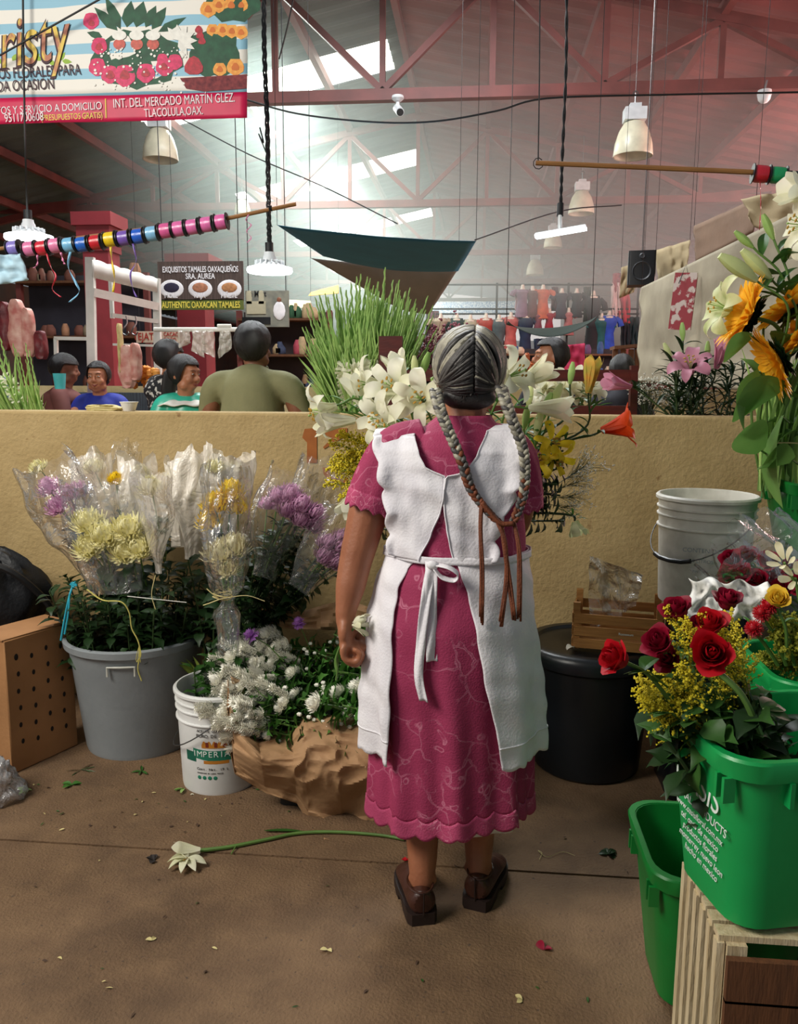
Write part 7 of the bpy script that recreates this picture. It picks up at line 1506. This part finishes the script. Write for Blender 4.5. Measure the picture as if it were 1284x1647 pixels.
for i, a in enumerate((('form in a cream blouse, leftmost of the dress stall', 709, 512, 50, '#b9a28a'), ('form in a dark green dress', 735, 512, 88, '#1f3a36'), ('form in a white and sand blouse', 757, 514, 86, '#b8ad92'), ('form in an orange red blouse', 782, 512, 84, '#b5453a'), ('form in a grey patterned dress', 803, 514, 84, '#59666a'), ('form in a long coral dress', 822, 510, 70, '#c4605c'), ('form in a navy dress right of the coral one', 846, 508, 90, '#22304e'),
    ('form in a pale mauve dress in the upper row', 841, 466, 42, '#8a6a80'), ('form in an orange dress in the upper row', 874, 466, 44, '#d0603a'), ('form in a brown dress in the upper row', 857, 468, 40, '#6a4040'), ('form in a dark blouse in the upper row', 904, 472, 38, '#3a3444'), ('form in a black blouse in the upper row', 928, 472, 36, '#262830'), ('form in a long black dress right of the upper row', 955, 476, 100, '#232026'),
    ('form in a plum blouse above the dark awning', 866, 506, 30, '#8a4a58'), ('form in a crimson blouse above the dark awning', 884, 504, 30, '#a8283c'), ('form in a rose blouse above the dark awning', 915, 503, 34, '#c07878'), ('form in a bright blue patterned dress, lowest right', 980, 508, 72, '#2a4ec0'), ('form in a teal dress beside the blue one', 968, 512, 68, '#1f5c5e'))):
    dress_form(a[0], a[1], a[2], 17.3, a[3], a[4])
for i, (x0, x1, y0, y1, c, nm_) in enumerate(((690, 705, 500, 600, '#7c4a50', 'faded rose'), (830, 838, 470, 500, '#c8a0a8', 'pale pink'), (888, 898, 462, 500, '#5a2c3a', 'wine'), (985, 996, 455, 515, '#e8c8c4', 'cream'), (996, 1012, 452, 520, '#c42840', 'bright red'), (1000, 1012, 512, 560, '#20242c', 'black'), (1013, 1027, 510, 560, '#1a3034', 'dark teal'), (940, 950, 462, 520, '#3c4a40', 'moss'), (1185/1.2, 1000, 440, 470, '#a03040', 'dark red'), (860, 880, 545, 600, '#33415a', 'slate blue'), (942, 962, 540, 600, '#5a3038', 'maroon'), (800, 812, 560, 610, '#203040', 'dark blue'), (1000, 1022, 440, 456, '#d84860', 'coral red'))):
    cloth(nm_+' garment hanging in the dress stall', ((x0, y0, 17.4), (x1, y0, 17.4), (x1+2, y1, 17.4), (x0-1, y1, 17.4)), mat('garment'+c[1:], c, .85, .3, 6), 'hanging_garment', 'garment', 12, 10, .1, i, .04, fold=.05)
rl_ = thing('garment_rail', 'tall dark rail frame carrying the rows of dresses', 'rail', (0, 0, 0))
for py in (458, 497, 505): b = MB(); b.tube([at(688, py, 17.38), at(1028, py, 17.38)], .02, 6); ob('rail', b, M_cable, rl_)
for px in (688, 800, 915, 1028): c = at(px, 455, 17.4); b = MB(); b.tube([c, V((c.x, c.y, 0))], .025, 6); ob('post', b, M_cable, rl_)
cloth('magenta cloth behind the young man with black hair', ((904, 556, 8.8), (941, 552, 8.8), (941, 600, 8.8), (900, 600, 8.8)), mat('magenta_cloth', '#b0244c', .8), 'cloth', 'cloth')
b = MB(); A0, B0 = at(815, 522, 10), at(952, 514, 10)
b.grid(lambda u, v: A0.lerp(B0, u)+V((0, -.5*v, -(.20*math.sin(PI*u)**.8)*(.35+.65*v))), 30, 6); [b.tube([c, V((c.x, c.y, zr(c.x)+.15))], .002, 4, 1) for c in (A0, B0)]; tag(ob('sagging_awning', b, [mat('dark_green_tarp', '#22302a', .8), M_cable], sharp=0, solid=.006), 'dark green sagging awning above the young man', 'awning')
cloth('blue and white scalloped awning far off left of her head', ((690, 486, 26), (832, 484, 26), (836, 504, 25), (686, 506, 25)), mat('blue_white_awning', '#6f8fb4', .7, .3, 8, col2='#d8dee4', thresh=(.48, .52), stretch=(5, 1, 1)), 'far_awning', 'awning', 40, 4, .05)
cloth('small yellow awning left of the gladiolus clump', ((500, 470, 14), (545, 458, 14), (545, 472, 13.6), (496, 476, 13.6)), mat('yellow_tarp', '#e0a02a', .7), 'far_awning', 'awning'); cloth('pale yellow awning under the small yellow one', ((462, 482, 13), (500, 484, 13), (500, 496, 12.6), (462, 494, 12.6)), mat('cream_tarp', '#d0c090', .7), 'far_awning', 'awning')
# shelves of the distant stalls
def stall(label, x0, x1, y0, y1, Y, c, n, cols, gl):
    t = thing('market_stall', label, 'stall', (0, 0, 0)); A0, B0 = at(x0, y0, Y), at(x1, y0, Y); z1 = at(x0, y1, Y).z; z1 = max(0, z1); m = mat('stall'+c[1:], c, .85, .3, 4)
    b = MB(); b.box(((A0.x+B0.x)/2, Y+.25, (A0.z+z1)/2), (B0.x-A0.x, .06, A0.z-z1)); ob('back_panel', b, m, t)
    for x in (A0.x, B0.x): b = MB(); b.box((x, Y, A0.z/2), (.07, .07, A0.z)); ob('post', b, M_red, t)
    for k in range(3): b = MB(); b.box(((A0.x+B0.x)/2, Y+.05, lerp(z1+.1, A0.z-.12, k/2)), (B0.x-A0.x, .3, .03)); ob('shelf', b, M_brown_wood, t)
    for i in range(n):
        k = i % 3; h = rnd(.12, .24); w_ = rnd(.07, .16); cc = random.choice(cols); b = MB(); b.loft([[V((w_/2*r*math.cos(a), .05*r*math.sin(a), z*h)) for a in [j*2*PI/10 for j in range(10)]] for r, z in ((.8, 0), (1, .1), (1, .6), (.7, .85), (.5, 1))])
        tag(ob('goods_bundle', b, mat('goods'+cc[1:], cc, .8, .2, 20), None, (rnd(A0.x+.1, B0.x-.1), Y-.02, lerp(z1+.1, A0.z-.12, k/2)+.016)), gl, 'goods', gl+' group')
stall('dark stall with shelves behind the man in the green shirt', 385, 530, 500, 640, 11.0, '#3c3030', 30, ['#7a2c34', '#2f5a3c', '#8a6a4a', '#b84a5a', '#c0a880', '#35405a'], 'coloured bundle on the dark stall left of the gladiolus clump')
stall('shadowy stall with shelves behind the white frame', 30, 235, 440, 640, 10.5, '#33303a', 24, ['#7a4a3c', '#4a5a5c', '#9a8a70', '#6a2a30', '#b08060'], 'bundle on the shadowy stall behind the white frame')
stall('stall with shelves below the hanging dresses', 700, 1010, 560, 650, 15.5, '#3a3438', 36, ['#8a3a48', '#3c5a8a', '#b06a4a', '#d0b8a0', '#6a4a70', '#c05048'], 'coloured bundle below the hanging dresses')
t = thing('wooden_table', 'rough wooden table end by the canvas sheet', 'table', (0, 0, 0)); b = MB(); b.bar(at(985, 560, 8.4), at(1030, 556, 8.4), .3, .03); ob('top', b, M_brown_wood, t)
for px in (990, 1003, 1016, 1026): b = MB(); c = at(px, 562, 8.35); b.bar(c, (c.x, c.y, 0), .05, .03, up=(0, 1, 0)); ob('board', b, M_brown_wood, t)
b = MB(); c = at(842, 600, 8.6); b.box((c.x, 8.6, c.z/2-.04), (.7, .4, c.z-.08)); tag(ob('far_counter', b, M_wall2), 'pale counter under the heaped gourds far behind the rack', 'counter')
for i in range(9): slab('orange brown gourd heaped at the far counter left of the young man', 818+i*6, 594-(i % 3)*7, 8.6, .06, .16, mat('terracotta', '#b5623a', .7, .2), 'gourd', 'gourd'); 
for o in [o for o in COL.objects if o.name.startswith('gourd')]: o['group'] = 'gourds at the far counter'
# ---------------------------------------------------------------- people behind the wall
def person(label, px, py, Y, yaw, tilt, sk, shirt, hair, sh_w=.19, face_on=True, top=.13, arms=None, hair_kw={}, smile=0, bulk=1, up=.045):
    h = at(px, py, Y); t = thing('person', label, 'person', (h.x, h.y, 0)); z = h.z-.03; Rz = Matrix.Rotation(yaw, 4, 'Z')
    M = Matrix.Translation((0, 0, z))@Rz@Matrix.Rotation(tilt, 4, 'X'); b = MB(); head_mb(b, M); n = z-.10+up
    P = lambda x, y, zz: Rz@V((x, y, zz))
    body_yaw = arms.get('yaw', yaw) if arms else yaw; Rb = Matrix.Rotation(body_yaw, 4, 'Z'); Pb = lambda x, y, zz: Rb@V((x, y, zz))
    limb(b, [(*Pb(0, .03, n-.14), .06), (0, .01, n-.03, .052), (0, .0, n+.03, .05)])
    for s in (-1, 1):
        el = (arms or {}).get('el', (.05, -.06, -.40)); ha = (arms or {}).get('ha', (-.06, -.26, -.40))
        limb(b, [(*Pb(s*(sh_w-.02), .03, n-.135), .05), (*Pb(s*(sh_w+el[0]), el[1], n+el[2]), .04), (*Pb(s*(sh_w+ha[0]), ha[1], n+ha[2]), .026)]); b.ball(Pb(s*(sh_w+ha[0]), ha[1]-.03, n+ha[2]), .035, 10, sc=(1, 1.3, .6))
        for k in range(4): finger(b, [Pb(s*(sh_w+ha[0])+.018*(k-1.5), ha[1]-.05, n+ha[2]), Pb(s*(sh_w+ha[0])+.018*(k-1.5), ha[1]-.085, n+ha[2]-.004), Pb(s*(sh_w+ha[0])+.018*(k-1.5), ha[1]-.105, n+ha[2]-.014)], .0085)
        limb(b, [(*Pb(s*.09, .03, n-.65), .09), (*Pb(s*.09, .02, (n-.65)*.5), .065), (*Pb(s*.09, .03, .09), .045), (*Pb(s*.09, -.06, .04), .035)])
    bo = ob('body', b, sk, t); solidify_body(bo, .008 if face_on else .010, 4)
    c = MB(); limb(c, [(*Pb(0, .03, n-.17), .12*bulk), (*Pb(0, .03, n-.40), .145*bulk), (*Pb(0, .03, n-.66), .15*bulk)], 20); c.ball(Pb(0, .03, n-.17), .15, 18, sc=(1.15, .72, .65), M=None)
    for s in (-1, 1): limb(c, [(*Pb(s*.07, .03, n-.105), .058), (*Pb(s*(sh_w-.02), .03, n-.135), .066), (*Pb(s*(sh_w+.035), -.01, n-.27), .062)])
    so = ob('shirt', c, shirt, t); solidify_body(so, .009, 26)
    if face_on: face(bo, M, smile)
    hair_cap(t, M, hair, **hair_kw); return t, M, n, Pb
S_blue = mat('royal_blue_top', '#1c2f9a', .7, .15, 20, .1, 60); S_teal = mat('teal_satin', '#2fb89a', .35, .15, 8, .2, 20, spec=.8); S_green = mat('olive_tshirt', '#86845f', .85, .08, 8, .15, 80, col2='#7b7a57'); S_dark = mat('dark_tshirt', '#2c2c34', .85); S_pat = mat('black_white_pattern', '#1c1c20', .8, .2, 30, col2='#d0ccc4', thresh=(.55, .6))
t, M, n, Pb = person('woman in a royal blue top smiling behind the wall', 158, 602, 5.9, .10, .05, SK2, S_blue, M_hair, .165, arms=dict(el=(.05, -.10, -.30), ha=(-.10, -.34, -.30)), hair_kw=dict(front=.078, low=-.05, vol=1.03, side=(.55, .82)), smile=1)
t, M, n, Pb = person('woman in a teal satin blouse with white collar, face turned right', 297, 596, 5.0, 1.25, .12, SK2, S_teal, M_hair, .16, arms=dict(yaw=.25, el=(.05, -.08, -.30), ha=(-.10, -.30, -.34)), hair_kw=dict(front=.07, low=-.08, vol=1.05, side=(.55, .85)))
b = MB(); limb(b, [(*(M@V((.0, .11, -.02))), .05), (*(M@V((.0, .12, -.12))), .045), (*(M@V((.02, .11, -.26))), .035), (*(M@V((.04, .10, -.42))), .028)], 12); ob('ponytail', b, M_hair, t)
b = MB(); b.grid(lambda u, v: Pb((.09+.075*v)*math.cos(u*2*PI)*1.15, .03+(.075+.06*v)*math.sin(u*2*PI), n-.095-.035*v-.006*math.sin(u*2*PI*9)*v), 60, 4, cu=True); ob('collar', b, M_white, t, sharp=0, solid=.006)
for s in (-1, 1):
    b = MB()
    for k in range(14): b.ball(Pb(s*.10+rnd(-.03, .03), -.10+rnd(-.01, .01), n-.23+rnd(-.06, .05)), rnd(.008, .014), 6, k % 3)
    ob('flower_embroidery', b, [mat('emb_red', '#c4283c', .7), mat('emb_yellow', '#e8c83a', .7), mat('emb_pink', '#d85a8a', .7)], t)
t, M, n, Pb = person('man in an olive green T-shirt seen from behind', 408, 550, 4.05, PI-.15, .05, SKA, S_green, M_hair, .215, True, arms=dict(yaw=PI-.1, el=(.06, -.02, -.42), ha=(-.02, -.24, -.44)), hair_kw=dict(front=.07, low=-.055, vol=1.06, side=(.4, .7)), bulk=1.25)
b = MB(); b.tube([(.062*math.cos(a), .01+.062*math.sin(a), n-.045+.012*math.sin(a)) for a in [i*2*PI/24 for i in range(25)]], .009, 6); ob('collar', b, S_green, t)
person('young man with black hair in profile facing left', 885, 570, 5.2, -1.35, .0, SK2, S_dark, M_hair, .19, arms=dict(yaw=-.9), hair_kw=dict(front=.078, low=-.05, vol=1.10, side=(.42, .7)))
person('woman with black hair bun and patterned top behind the teal blouse', 272, 570, 5.6, 2.6, .1, SK2, S_pat, M_hair, .15, face_on=False, hair_kw=dict(front=.05, low=-.06, vol=1.1))
person('distant person with black hair beyond the dark red rack post', 1001, 592, 6.2, 2.9, .1, SK2, S_dark, M_hair, .16, face_on=False, hair_kw=dict(front=.05, low=-.06, vol=1.08))
person('person with a ponytail far behind the leaning gladioli', 104, 590, 6.0, 1.9, .1, SKA, mat('rust_top', '#6a3a34', .8), M_hair, .15, face_on=False, hair_kw=dict(front=.05, low=-.06, vol=1.08))
